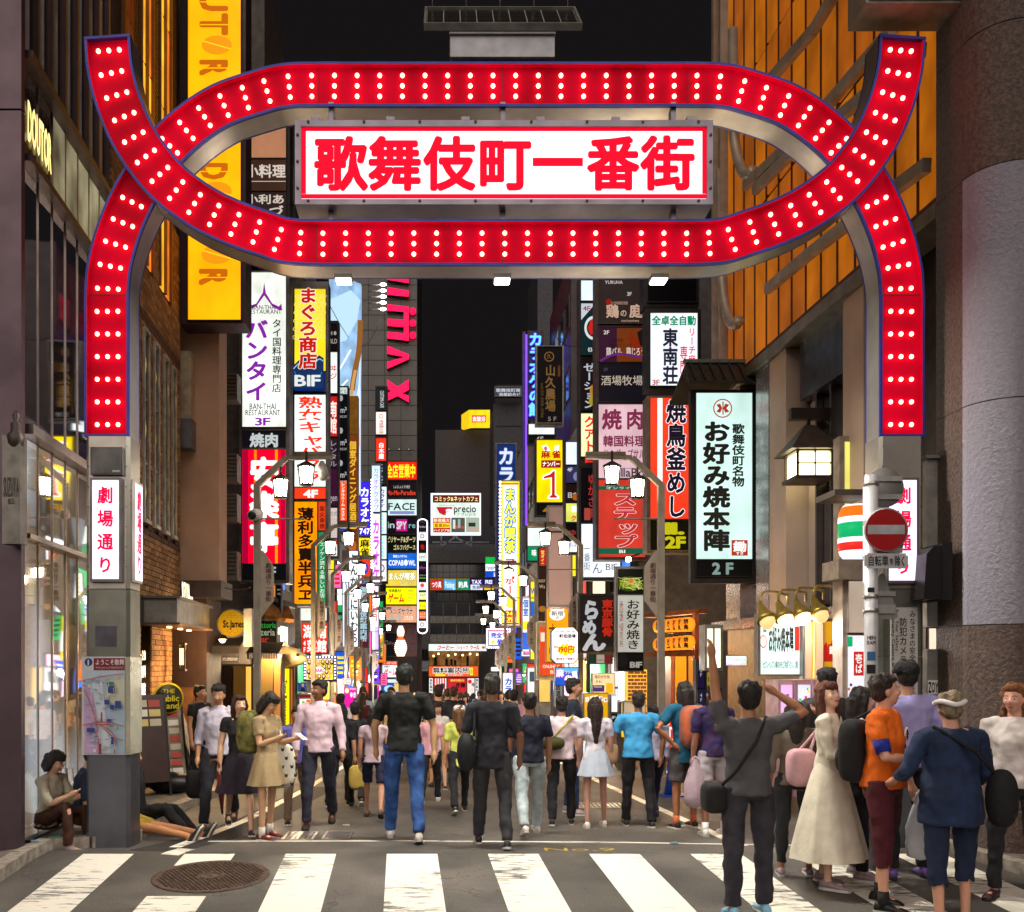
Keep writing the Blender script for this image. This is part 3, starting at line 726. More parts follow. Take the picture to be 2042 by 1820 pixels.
# ---------------- glass building, left edge
def glass_building():
 w = Wall(52, 9.5, 755, 1); L = w.s_at(222); TOP = 15.0
 t = thing('glass_building', 'tall glass and steel building with dark mullions at the left edge', 'building', w.pt(L / 2, 0, -1))
 ALU = mat('6d5a5c', .35, .7, .12, 3); A2 = mat('a79a94', .3, .8, .1, 3)
 zs = {'A': w.z(52, 114), 'B': w.z(52, 319), 'C': w.z(52, 858), 'D': w.z(52, 1070)}
 mb = MB(); w.box(mb, 0, L, 0, TOP, -3.2, -.25, mat('1a1718', .6)); mb.build('core', t)
 # big corner column
 mb = MB(); c0 = w.pt(-.12, 0, 0); a, b = P(-70, 0, 9.3).x, P(47, 0, 9.3).x
 mb.box((a, 9.25, 0), (b, 9.33, w.z(52, 250)), mat('5a4a52', .4, .6, .12, 2)); mb.box((a, 9.25, w.z(52, 250) + .02), (b, 9.33, TOP), mat('5a4a52', .4, .6, .12, 2)); mb.build('corner_column', t)
 n = 7; bw = L / n
 # ledges between the storeys
 for k, h, pr in (('A', .08, .08), ('B', .07, .07), ('C', .1, .09), ('D', .05, .06)):
  m2 = MB(); w.box(m2, -.05, L, zs[k] - h / 2, zs[k] + h / 2, -.1, pr, A2 if k in 'CD' else ALU); m2.build('ledge', t)
 rng = [(.12, zs['D'] - .03), (zs['D'] + .03, zs['C'] - .06), (zs['C'] + .06, zs['B'] - .04), (zs['B'] + .04, zs['A'] - .05)]
 lit = glow('a89e7c', .5, True, .5)
 LGL = GLASS.copy(); N, Lk = LGL.node_tree.nodes, LGL.node_tree.links; b = N['Principled BSDF']; tc = N.new('ShaderNodeTexCoord'); mp = N.new('ShaderNodeMapping'); mp.inputs['Scale'].default_value = (1, 1, .4)  # mirror glass with a faint emission put in for a lit interior
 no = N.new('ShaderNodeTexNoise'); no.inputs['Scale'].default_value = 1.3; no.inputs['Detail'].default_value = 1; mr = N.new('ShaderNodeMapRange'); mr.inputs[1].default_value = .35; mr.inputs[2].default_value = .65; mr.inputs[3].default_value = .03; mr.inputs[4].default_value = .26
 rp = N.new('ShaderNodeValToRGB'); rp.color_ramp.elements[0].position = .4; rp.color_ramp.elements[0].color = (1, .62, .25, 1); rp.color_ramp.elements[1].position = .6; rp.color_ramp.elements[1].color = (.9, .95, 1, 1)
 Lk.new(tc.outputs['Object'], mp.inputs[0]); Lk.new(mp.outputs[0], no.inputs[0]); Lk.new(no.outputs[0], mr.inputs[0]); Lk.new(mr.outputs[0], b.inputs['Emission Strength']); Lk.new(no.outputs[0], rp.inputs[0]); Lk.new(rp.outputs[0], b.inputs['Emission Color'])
 for i in range(n):
  for j, (z0, z1) in enumerate(rng):
   if j == 3 and i < 2: continue
   g = MB(); ga, gb = i * bw + .01, (i + 1) * bw - .01; g.poly([w.pt(ga, z0, -.054), w.pt(gb, z0, -.038), w.pt(gb, z1, -.038), w.pt(ga, z1, -.054)], lit if j == 3 else (LGL if j < 2 else GLASS), w.n * -.02); g.build('window_pane', t)
 for i in range(n + 1):
  m2 = MB(); w.box(m2, i * bw - .01, i * bw + .01, .1, zs['A'] - .05, -.06, -.026, A2); m2.build('mullion', t)
 m2 = MB(); w.box(m2, 0.02, 2 * bw - .02, rng[3][0], rng[3][1], -.08, -.04, mat('191512', .25)); o = m2.build('fascia_panel', t)
 l2 = MB(); wtext(w, l2, 'DOUTOR', .1, 1.5 * bw + .15, rng[3][0] + .22, rng[3][1] - .3, -.02, glow('ffe08a', 1.6), .035); l2.build('lettering', o)
 # corrugated fins above
 bl = mat('8094a0', .4, .1, .2, 2); b2 = mat('dcecf4', .35, .1, .15, 2)
 for i in range(n + 1):
  m2 = MB(); w.box(m2, i * bw - .03, i * bw + .03, zs['A'] + .05, TOP, -.2, -.02, ALU); m2.build('fin', t)
  if i < n:
   m3 = MB(); w.box(m3, i * bw + .03, (i + 1) * bw - .03, zs['A'] + .05, TOP, -.22, -.16, bl)
   for q in range(5): w.box(m3, i * bw + .06 + q * (bw - .12) / 5, i * bw + .06 + (q + .55) * (bw - .12) / 5, zs['A'] + .05, TOP, -.16, -.12 + .03 * (q > 3), b2 if q > 2 else bl)
   m3.build('ribbed_panel', t)
 # low wall foot
 m2 = MB(); w.box(m2, 0, L, 0, .12, -.2, .04, DARKM); m2.build('plinth', t)
 # the two lowest pane rows emit faintly themselves; no lobby stands behind them
 return w, L
GW, GL = glass_building()
def box_sign_side():
 t = thing('wall_sign', 'narrow grey steel sign with raised letters hanging on the left corner column', 'sign', P(30, 1095, 9.2))
 mb = MB(); mb.pbox(4, 868, 40, 1085, 9.05, .15, mat('77746e', .4, .7)); mb.build('casing', t)
 m2 = MB(); items(m2, [('H', 'SUZUYA', 7, 950, 38, 992, '3a3533', .02), ('H', 'BLD.', 16, 994, 30, 1006, '3a3533', .02)], frontal(9.048), 0, .001); m2.build('lettering', t)
 m3 = MB(); m3.lathe(P(32, 858, 9.1), [(.02, -.22), (.075, -.14), (.085, -.06), (.05, -.02), (.05, .06), (.02, .08), (.035, .14), (.001, .2)], mat('3a2f2b', .5), 10); m3.build('finial', t)
box_sign_side()
# ---------------- brick building
BRICKC = [mat(c, .8, 0, .18, 20, .3, 120) for c in ('9a6c3e', '8a5f36', 'a5764a', '7d5632')]
DBR = mat('53301f', .8, 0, .2, 20)
def brick_building():
 Y0 = GW.p.y + GL * GW.d.y
 w = Wall(222, Y0, 778, 1); L = w.s_at(359); TOP = 15
 t = thing('brick_building', 'brown brick building with narrow diamond windows and lit yellow upper windows', 'building', w.pt(L / 2, 0, -1))
 mb = MB(); w.box(mb, 0, L, 2.62, TOP, -3, -.03, mat('3a281c', .9)); w.box(mb, 1.75, L, -.4, 2.62, -3, -.8, mat('3a281c', .9)); w.box(mb, 0, 1.75, -.4, 2.62, -3, -.5, mat('3a281c', .9)); mb.build('wall', t)
 # narrow windows
 wins = [(285, 293), (306, 313), (325.5, 331.5), (342, 347)]
 holes = []
 z0, z1 = w.z(296, 1049), w.z(296, 668)
 for a, b in wins:
  t0, t1 = w.s_at(a - 1), w.s_at(b + 1); holes.append((t0 - .03, t1 + .03, z0, z1))
  fb = MB(); m = mat('b9b2a4', .4, .5)
  w.box(fb, t0 - .02, t0 + .03, z0, z1, -.02, .04, m); w.box(fb, t1 - .03, t1 + .02, z0, z1, -.02, .04, m); w.box(fb, t0, t1, z1 - .05, z1, -.02, .05, m); w.box(fb, t0, t1, z0, z0 + .06, -.02, .06, m)
  fo = fb.build('window', t)
  zz_ = [z0 + (z1 - z0) * q for q in (.02, .31, .34, .64, .67, .98)]
  for q in (0, 2, 4):
   h0, h1 = zz_[q], zz_[q + 1]; p = MB(); w.box(p, t0 + .03, t1 - .03, h0, h1, -.02, -.01, mat('2e261e', .2)); po = p.build('pane', fo)
   l = MB(); mt, mz = (t0 + t1) / 2, (h0 + h1) / 2; hh = (h1 - h0) / 2 * .8; hw = (t1 - t0) / 2 * .62
   pts = [w.pt(mt, mz + hh, 0), w.pt(mt + hw, mz, 0), w.pt(mt, mz - hh, 0), w.pt(mt - hw, mz, 0)]
   l.poly([q - w.n * .004 for q in pts], glow('f0cc80', .75, True, .3), w.n * .004)
   for i in range(4): l.bar(pts[i], pts[(i + 1) % 4], .02, .02, DARKM)
   w.box(l, t0 + .02, t1 - .02, h1, h1 + .03, -.01, .01, m); l.build('glazing_bar', fo)
 # upper yellow windows between brick piers
 yw = [(w.s_at(246), w.s_at(262), w.z(262, 470)), (w.s_at(281), w.s_at(304), w.z(304, 548)), (w.s_at(318), w.s_at(340), w.z(340, 606))]
 for t0, t1, zb in yw:
  holes.append((t0, t1, zb, TOP))
  n = max(1, round((t1 - t0) / .4)); z = zb
  while z < TOP - .1:
   ze = min(TOP, z + 1.5)
   for i in range(2):
    p = MB(); a, b = t0 + (t1 - t0) * i / 2 + .02, t0 + (t1 - t0) * (i + 1) / 2 - .02
    w.box(p, a, b, z + .03, ze - .02, -.03, -.015, glow('ffb52a' if (int(z * 3) + i) % 3 else 'e07a20', .95, True, .35)); p.build('window_pane', t)
   z = ze
  f = MB()
  for x in (t0, (t0 + t1) / 2, t1): w.box(f, x - .02, x + .02, zb, TOP, -.02, .03, ALUB)
  f.build('window_frame', t)
 # louvre strips
 for pxa, pxb, pyb in ((262, 281, 330), (304, 318, 400)):
  t0, t1 = w.s_at(pxa), w.s_at(pxb); zb = w.z(pxb, pyb); holes.append((t0 + .02, t1 - .25 * (t1 - t0), zb, TOP)); f = MB(); z = zb
  while z < TOP:
   w.box(f, t0 + .02, t1 - .25 * (t1 - t0), z, z + .03, -.02, .0, ALUB); z += .075
  f.build('louvre', t, kind='stuff')
 # bricks: courses with recessed joints; the largest in view are parts, the rest one piece
 zb0 = 2.62; bl, bh, j = .235, .073, .012; allb = []; row = 0; z = zb0 + .02
 while z < 9.2:
  x = -bl / 2 * (row % 2); 
  while x < L:
   a, b = max(0, x), min(L, x + bl)
   segs = [(a, b)]
   for h in holes:
    ns = []
    for (p, q) in segs:
     if z + bh <= h[2] or z >= h[3] or q <= h[0] or p >= h[1]: ns.append((p, q))
     else:
      if p < h[0]: ns.append((p, h[0]))
      if q > h[1]: ns.append((h[1], q))
    segs = ns
   for (p, q) in segs:
    if q - p > .04: allb.append((p, q, z, row))
   x += bl + j
  z += bh + j; row += 1
 soldier = lambda zz: abs(zz - (z0 - .12)) < .09 or abs(zz - (z1 + .14)) < .06
 rest = MB(); cnt = 0; r = random.Random(5)
 cand = sorted(allb, key=lambda q: (q[2] < 2.7 or q[2] > 6.5, q[0] + abs(q[2] - 3.4) * .25))
 shared = {}
 for i, (p, q, z, row) in enumerate(cand):
  m = DBR if soldier(z) else BRICKC[r.randrange(4)]; o1 = r.uniform(-.003, .003)
  if i < 290 and q - p > .2 and not soldier(z):
   k = BRICKC.index(m)
   if k not in shared:
    b = MB(); b.obox((0, 0, 0), w.d * (bl - .002) / 2, w.n * .015, Vector((0, 0, bh / 2)), m); o = b.build('brick', t, local=True); shared[k] = o
   else: o = shared[k].copy(); COL.objects.link(o)
   o.location = w.pt(p + (bl) / 2, z + bh / 2, o1 - .006) - org(t); cnt += 1
  else: w.box(rest, p, q, z, z + bh, -.02, .008 + o1, m)
 rest.build('brickwork', t, kind='stuff')
 # entrance canopy with down lights, recess and glowing lettering
 cz0, cz1 = w.z(290, 1245), w.z(290, 1193)
 ta, tb = w.s_at(285), w.s_at(357)
 c = MB(); w.box(c, w.s_at(262), tb + .1, cz0, cz1, -.6, .02, DARKM); w.box(c, ta, tb + .12, cz0 + .02, cz1 - .02, .02, .5, mat('8d8a84', .35, .6, .2, 4)); w.box(c, ta - .05, tb + .16, cz1 - .015, cz1 + .02, .0, .55, mat('6a6560', .4, .6)); w.box(c, ta - .05, tb + .16, cz0 - .015, cz0 + .018, .0, .55, mat('6a4a40', .4, .5)); c.build('canopy', t)
 s2 = MB(); wtext(w, s2, 'SUZUYA', w.s_at(325), w.s_at(342), cz1 + .02, cz1 + .36, .3, glow('ffe9c8', 2.2), .03); wtext(w, s2, 'BLD.', w.s_at(343), w.s_at(350), cz1 + .03, cz1 + .16, .3, glow('ffe9c8', 2.2), .02); s2.build('roof_lettering', t)
 # lower recess bricks
 lb = MB(); r = random.Random(8)
 for (tt0, tt1, off) in ((w.s_at(272), w.s_at(292), -.08), (w.s_at(292), w.s_at(318), -.45), (w.s_at(318), w.s_at(357), -.12)):
  z = .1 + gz(13); row = 0
  while z < cz0:
   x = tt0 - bl / 2 * (row % 2)
   while x < tt1:
    a, b = max(tt0, x), min(tt1, x + bl)
    if b - a > .03: w.box(lb, a, b, z, z + bh, off - .03, off + r.uniform(-.003, .003), BRICKC[r.randrange(4)])
    x += bl + j
   z += bh + j; row += 1
  w.box(lb, tt0, tt1, -.5, cz0, off - .5, off - .02, mat('2a1c12', .9))
 lb.build('entrance_brickwork', t, kind='stuff')
 sn = MB(); Z = [w.z(298, y) for y in (1306, 1340, 1376, 1412)]
 for zz_, st in zip(Z, ('1F 1・2 B', '2F 歯科', '3F 個室', '4F 1234')): wtext(w, sn, st, w.s_at(299), w.s_at(316), zz_ - .1, zz_ + .1, -.2, glow('ffe3b0', 3), .03)
 sn.build('floor_lettering', t)
 for i, tt in enumerate((.3, .62, .9)):
  x = ta + (tb - ta) * tt; l = MB(); cc = w.pt(x, cz0 - .03, .22); l.lathe(cc, [(.04, -.005), (.04, .01)], glow('ffca7a', 14, False, 0), 10); l.build('spotlight', t)
  ld = bpy.data.lights.new('canopy_spotlight', 'SPOT'); ld.energy = 95; ld.color = (1, .62, .22); ld.spot_size = 2.0; ld.spot_blend = .6; ld.shadow_soft_size = .04
  lo_ = bpy.data.objects.new('canopy_spotlight', ld); COL.objects.link(lo_); lo_.location = cc + Vector((0, 0, -.03)); lo_.rotation_euler = (0, math.radians(-12), 0)
 return w, L, t
ALUB = mat('7a4a2a', .45, .5, .1)
BW, BL, BT = brick_building()
# wall lantern with an amber bulb at the doorway
wl = thing('wall_lantern', 'small black wall lantern with an amber glowing tube by the brick doorway', 'lantern', P(362, 1340, 16.3))
mb = MB()
for a_, b_ in ((356, 358), (367, 369)): mb.pbox(a_, 1284, b_, 1338, 16.2, .03, BLACK)
mb.pbox(356, 1283, 369, 1286, 16.12, .14, BLACK); mb.pbox(356, 1335, 369, 1339, 16.12, .14, BLACK); mb.build('cage', wl)
mb = MB(); a_ = P(362, 1300, 16.2); mb.tube([P(362, 1326, 16.2), P(362, 1294, 16.2)], .03, glow('ffa040', 12, True, 0), 8); mb.build('lamp_glass', wl)
# ---------------- generic blocks for the rest of the lane
def block(name, label, x0, x1, Y0, Y1, z1, m, group=None, z0=-4.5, side=0, rows=(), cat='building', front=None):
 """a plain block; side=+1 puts window bays on the face towards +x, -1 towards -x"""
 t = thing(name, label, cat, ((x0 + x1) / 2, (Y0 + Y1) / 2, gz(Y0)), group)
 mb = MB(); mb.box((x0, Y0, z0), (x1, Y1, z1), m); mb.build('wall', t)
 if side:
  xf = x1 if side > 0 else x0; z = 4.0; n = int((Y1 - Y0) / 1.9)
  fm = mat('4b4643', .5, .4)
  first = None
  while z < z1 - 1.6:
   for i in range(n):
    ya = Y0 + .35 + i * (Y1 - Y0 - .5) / n; yb = ya + (Y1 - Y0 - .5) / n - .4; rr = random.random()
    mm = DGLASS if rr < .5 else (glow('d8c8a0', .35) if rr < .8 else glow('a8b8c8', .22))
    p = MB(); p.box((xf - .02 * side, ya, z), (xf + .012 * side, yb, z + 1.2), mm); p.build('window_pane', t)
    f = MB()
    for (a, b, c, d) in ((ya - .04, yb + .04, z - .05, z), (ya - .04, yb + .04, z + 1.2, z + 1.25), (ya - .04, ya, z, z + 1.2), (yb, yb + .04, z, z + 1.2)): f.box((xf - .02 * side, a, c), (xf + .05 * side, b, d), fm)
    f.build('window_frame', t)
   z += 2.9
 return t
PEACH = mat('c09a80', .7, 0, .06, 2, .1, 60)
xl = P(357, 0, 17.2).x; xr = P(437, 0, 17.2).x
tp_ = thing('plaster_building', 'peach plaster wall standing above the dark shop entrance, left of the vertical signs', 'building', ((xl + xr) / 2, 18.5, gz(17.2)))
zt = P(0, 1160, 17.2).z
mb = MB(); mb.box((xl - 1, 17.2, zt + .02), (xr, 17.8, 16), PEACH); mb.build('wall', tp_)
mb = MB(); mb.box((xl - .2, 17.0, zt - .3), (xr + .08, 17.9, zt), mat('4a403c', .5, .3)); mb.build('ledge', tp_)
mb = MB(); mb.box((xl - 1, 17.3, -1), (P(412, 0, 17.3).x, 18.4, zt - .3), mat('3a2722', .6, 0, .1)); mb.build('ground_floor_wall', tp_)
mb = MB(); mb.pbox(358, 1372, 386, 1590, 17.18, .1, mat('6b4526', .6)); mb.build('door', tp_)
mb = MB(); mb.pbox(355, 700, 380, 835, 16.9, .25, mat('b8a68a', .6)); mb.pbox(355, 835, 382, 893, 16.85, .3, mat('77767a', .5, .4)); mb.build('side_panel', tp_)
# dark slot with air conditioners between the plaster wall and the sign tower
ac = MC
def aircon(px0, py0, px1, py1, Y, lab):
 t = thing('air_conditioner', lab, 'air conditioner', P((px0 + px1) / 2, py1, Y), 'air conditioners in the dark slot')
 mb = MB(); mb.pbox(px0, py0, px1, py1, Y, .35, mat('6f6862', .6, .2)); mb.build('casing', t)
 mb = MB()
 for i in range(6): mb.pbox(px0 + 2, py0 + 4 + i * (py1 - py0 - 8) / 6, px1 - 2, py0 + 6 + i * (py1 - py0 - 8) / 6, Y - .015, .012, DARKM)
 mb.build('grille', t, kind='stuff')
for i, (a, b) in enumerate(((745, 798), (905, 960), (1100, 1157), (985, 1040))): aircon(440, a, 473, b, 19, ['top', 'second', 'lowest', 'third'][i] + ' grey air conditioner box between the plaster wall and the sign tower')
mb = MB()
# dark left row behind, and facades down the lane
block('shop_building', 'dark narrow building behind the Thai restaurant sign', -9, P(583, 0, 20.5).x - .62, 20.6, 22.6, 17, mat('4a423e', .7), side=1)
block('shop_building', 'grey building behind the tuna restaurant sign', -9, -4.6, 22.8, 29, 19, mat('5d5650', .7), side=1)
block('shop_building', 'pale building behind the barred blue billboard', -9, -4.45, 29.2, 36, 15, mat('77706a', .7), side=1)
block('shop_building', 'cream building beside the karaoke sign with round bulbs', -9, -4.3, 36.2, 45, 13, mat('8a8580', .7), side=1)
block('shop_building', 'dim building before the grey tiled tower', -9, -4.2, 45.2, 58, 11, mat('6a6460', .7), side=1)
block('shop_building', 'dark building on the right behind the rooster sign tower', 4.95, 11, 24.5, 30, 12.5, mat('4c4544', .7), side=-1)
block('shop_building', 'pale corrugated building behind the gold lettered sign', 4.9, 10, 30.2, 38, 10.8, mat('8f8884', .6), side=-1)
block('shop_building', 'tall dark building with red reflections above the lane on the right', 5.0, 12, 38.2, 46, 18.5, mat('2f2528', .35, .3, .2, 2), side=-1)
block('shop_building', 'pale building behind the blue neon karaoke sign', 4.3, 10, 46.2, 58, 14.2, mat('9a938c', .6), side=-1)
block('shop_building', 'narrow building behind the yellow comic cafe sign', 4.6, 10, 58.2, 76, 13, mat('5d5a5c', .6), side=-1)
# grey tiled tower with pink letters
def tiled_tower():
 Y = 62; x0, x1 = P(700, 0, Y).x, P(832, 0, Y).x; Z = P(0, 0, Y).z + 6
 t = thing('tiled_tower', 'dark grey tiled tower with huge pink letters running down its front', 'building', ((x0 + x1) / 2, Y + 5, gz(Y)))
 mb = MB(); mb.box((x0, Y, -4), (x1, Y + 12, 34.5), mat('35322f', .6)); mb.build('core', t)
 m = mat('5b5754', .45, .2, .14, .4); tw, th = 1.06, .98; a = None; z = P(0, 1290, Y).z
 n = 0
 while z < 33:
  for i in range(4):
   xa = x1 - (i + 1) * tw
   if a is None:
    b = MB(); b.box((0, -.03, 0), (tw - .04, 0, th - .04), m); a = b.build('tile', t, local=True); o = a
   else: o = a.copy(); COL.objects.link(o)
   o.location = Vector((xa + .02, Y, z + .02)) - org(t)
  z += th
 # pink letters (read downwards)
 PK = glow('ff1550', 1.25, True, .08); F_ = frontal(Y - .4)
 def letter(pts, nm='pink_letter'):
  b = MB(); q = [F_(x, y) for x, y in pts]; b.poly(q, PK, (0, .04, 0)); b2 = b.build(nm, t)
  e = MB(); e.poly([v + Vector((0, .05, 0)) for v in q], mat('2a0a14', .4), (0, .3, 0)); e.build('letter_box', b2)
 letter([(772, 757), (793, 772), (815, 757), (815, 778), (802, 785), (815, 790), (815, 803), (793, 790), (772, 800), (772, 785), (780, 780), (772, 776)][::-1])
 letter([(772, 690), (815, 707), (815, 717), (772, 736), (772, 722), (805, 713), (805, 712), (772, 706)][::-1])
 letter([(772, 607), (772, 620), (805, 622), (805, 638), (772, 636), (772, 650), (805, 653), (805, 665), (772, 662), (772, 675), (815, 680), (815, 612)])
 letter([(772, 573), (815, 580), (815, 592), (772, 588)]); letter([(772, 520), (815, 528), (815, 565), (772, 558), (772, 548), (805, 553), (805, 535), (772, 531)])
 for i, y in enumerate((620, 644, 668)):
  b = MB(); c = F_(823, y); b.lathe(c, [(.2, 0), (.2, .25)], PK, 16, 'y'); b.build('pink_dot', t)
 for i, px in enumerate((776, 796, 816)):
  b = MB(); b.lathe(P(px, 900, Y - .5), [(.06, 0), (.12, .12)], STEEL, 8); b.build('uplight', t)
  ld = bpy.data.lights.new('uplight', 'SPOT'); ld.energy = 130; ld.color = (1, .93, .75); ld.spot_size = 1.1; ld.spot_blend = .8; lo_ = bpy.data.objects.new('uplight', ld); COL.objects.link(lo_)
  lo_.location = P(px, 899, Y - .5); lo_.rotation_euler = (math.radians(170), 0, 0)
 # arm lights near the top
 for i, y in enumerate((568, 580, 592, 604, 617)):
  b = MB(); b.tube([P(735, y + 2, 55), P(758, y, 55)], .03, STEEL, 6); b.ball(P(764, y, 55), .16, glow('ffffff', 9, False, 0), 8, 5, (1.2, 1, .5)); b.build('arm_light', t)
 # base: plum wall and bowling pin
 b = MB(); b.pbox(738, 1242, 832, 1310, Y - .1, .1, mat('6d4a52', .5)); b.build('base_wall', t)
 return t
TT = tiled_tower()
# bowling pin light
bp_ = thing('bowling_pin_lamp', 'white glowing bowling pin made of stacked rings above the arcade door', 'lit sign', P(800, 1310, 60))
for i in range(17):
 q = i / 16; y = 1250 + 58 * (1 - q); r = (.22 + .16 * math.sin(min(1, q / .55) * math.pi)) if q < .62 else (.12 + .1 * math.sin((q - .62) / .38 * math.pi))
 b = MB(); c = P(799, y, 60); b.lathe(c, [(r, -.035), (r + .03, 0), (r, .035)], glow('ffd9c0' if abs(q - .62) > .06 else 'ff5a1a', 2.6, True, 0), 14); b.build('ring', bp_)
def end_building():
 Y = 84; F_ = frontal(Y)
 t = thing('end_building', 'dark grey office building with window grid closing the end of the lane', 'building', P(915, 1420, Y))
 mb = MB(); mb.pbox(832, 1096, 1000, 1440, Y, 12, mat('6a6766', .6)); mb.build('wall', t)
 mb = MB(); mb.pbox(832, 1086, 1002, 1123, Y - .5, .5, mat('5a5450', .6)); mb.build('fascia', t)
 g = DGLASS; fm = mat('aaa49c', .4, .2); gm = mat('a8a49c', .5, .1)
 for (y0, y1, mm) in ((1127, 1141, g), (1142, 1153, g), (1183, 1200, g), (1202, 1228, g), (1229, 1243, gm), (1245, 1264, g), (1266, 1282, gm)):
  n = 12 if y1 - y0 < 18 and mm is g else 6
  if mm is gm: n = 12
  for i in range(n):
   a, b = 858 + i * 158 / n, 858 + (i + 1) * 158 / n - 1
   p = MB(); p.pbox(a, y0, b, y1, Y - .06, .05, mm); p.build('window_pane' if mm is g else 'wall_panel', t)
  if n == 6:
   for i in range(7): f = MB(); f.pbox(858 + i * 158 / 6 - 1, y0, 858 + i * 158 / 6 - .2, y1, Y - .15, .1, fm); f.build('mullion', t)
 for k, (a, b) in enumerate(((838, 846), (847, 855))):
  for y in (1296, 1306): p = MB(); p.pbox(a, y, b, y + 9, Y - .06, .05, g); p.build('window_pane', t)
 # cafe interior behind its window
 c = MB(); c.pbox(855, 1300, 955, 1328, Y - .1, .04, glow('9a6a38', .5, True, .5)); c.build('cafe_window', t)
 l = MB(); r = random.Random(2)
 for i in range(7): l.ball(P(862 + i * 15 + r.uniform(-3, 3), 1306 + r.uniform(-2, 3), Y - .3), .09, glow('ffc880', 6, False, 0), 6, 4)
 l.build('cafe_lamps', t, kind='stuff')
 s = MB()
 for x, h in ((866, 12), (888, 9), (898, 8), (930, 14), (905, 6)): s.pbox(x, 1326 - h, x + 5, 1328, Y - .2, .05, BLACK); s.ball(P(x + 2.5, 1325 - h, Y - .2), .12, BLACK, 6, 4)
 s.build('cafe_guests', t, kind='stuff')
 r2 = MB(); r2.pbox(838, 1050, 1000, 1086, Y + 3, 1, mat('2c2a2c', .7)); r2.build('roof_block', t)
end_building()
block('dark_tower', 'unlit tower standing behind the yellow hotel sign', P(868, 0, 110).x, P(985, 0, 110).x, 110, 116, P(0, 858, 110).z, mat('4a4448', .8))
t = thing('office_tower', 'dark rooftop tower carrying a small white two line sign', 'building', P(1012, 1400, 95))
mb = MB(); mb.pbox(984, 806, 1060, 1440, 95, 8, mat('4a484e', .7)); mb.pbox(988, 768, 1060, 806, 96, 5, mat('242327', .7)); mb.build('wall', t)
for y in (848, 900, 950):
 mb = MB(); mb.pbox(990, y, 1040, y + 1.5, 94.9, .1, mat('45434a', .6)); mb.build('ledge', t)
sign('rooftop_sign', 'small white two line association sign on the rooftop tower', 'sign', (986, 773, 1040, 793), 94, .3, [((987, 774, 1039, 792), '4a5058', .5, [('H', '歌舞伎町商', 989, 775, 1038, 783, 'f0f6ff', .02), ('H', '振興組合ビ', 995, 784, 1038, 792, 'f0f6ff', .02)], {'light': False})])
t = thing('hotel_sign', 'yellow illuminated hotel sign on top of the dark tower', 'lit sign', P(950, 855, 108))
mb = MB(); a, b, c = P(920, 838, 112), P(935, 818, 107), P(977, 818, 107)
mb.poly([P(935, 852, 107), P(977, 852, 107), P(977, 818, 107), P(935, 818, 107)], glow('ffd21a', .95), (0, .5, 0)); mb.build('sign_panel', t)
mb = MB(); mb.poly([P(920, 856, 112), P(935, 852, 107.1), P(935, 818, 107.1), P(920, 828, 112)], glow('ffd21a', .8), (.3, .5, 0)); mb.build('side_panel', t)
mb = MB(); items(mb, [('R', 941, 829, 969, 843, 'c8281a'), ('H', '炭酸浴', 942, 831, 968, 842, 'ffffff', .02)], frontal(106.8), 1, .03); mb.build('lettering', t)
# dark slanted towers up on the right of the sky
t = block('slender_tower', 'tall pale ribbed tower above the lane on the right', P(1072, 0, 66).x, P(1102, 0, 66).x, 66, 74, P(0, 500, 66).z, mat('46454c', .6))
# far rows that close the sides
block('side_street_building', 'low lit building at the far left corner of the lane', -14, P(838, 0, 80).x, 80, 92, 3.5, mat('5a5552', .7))
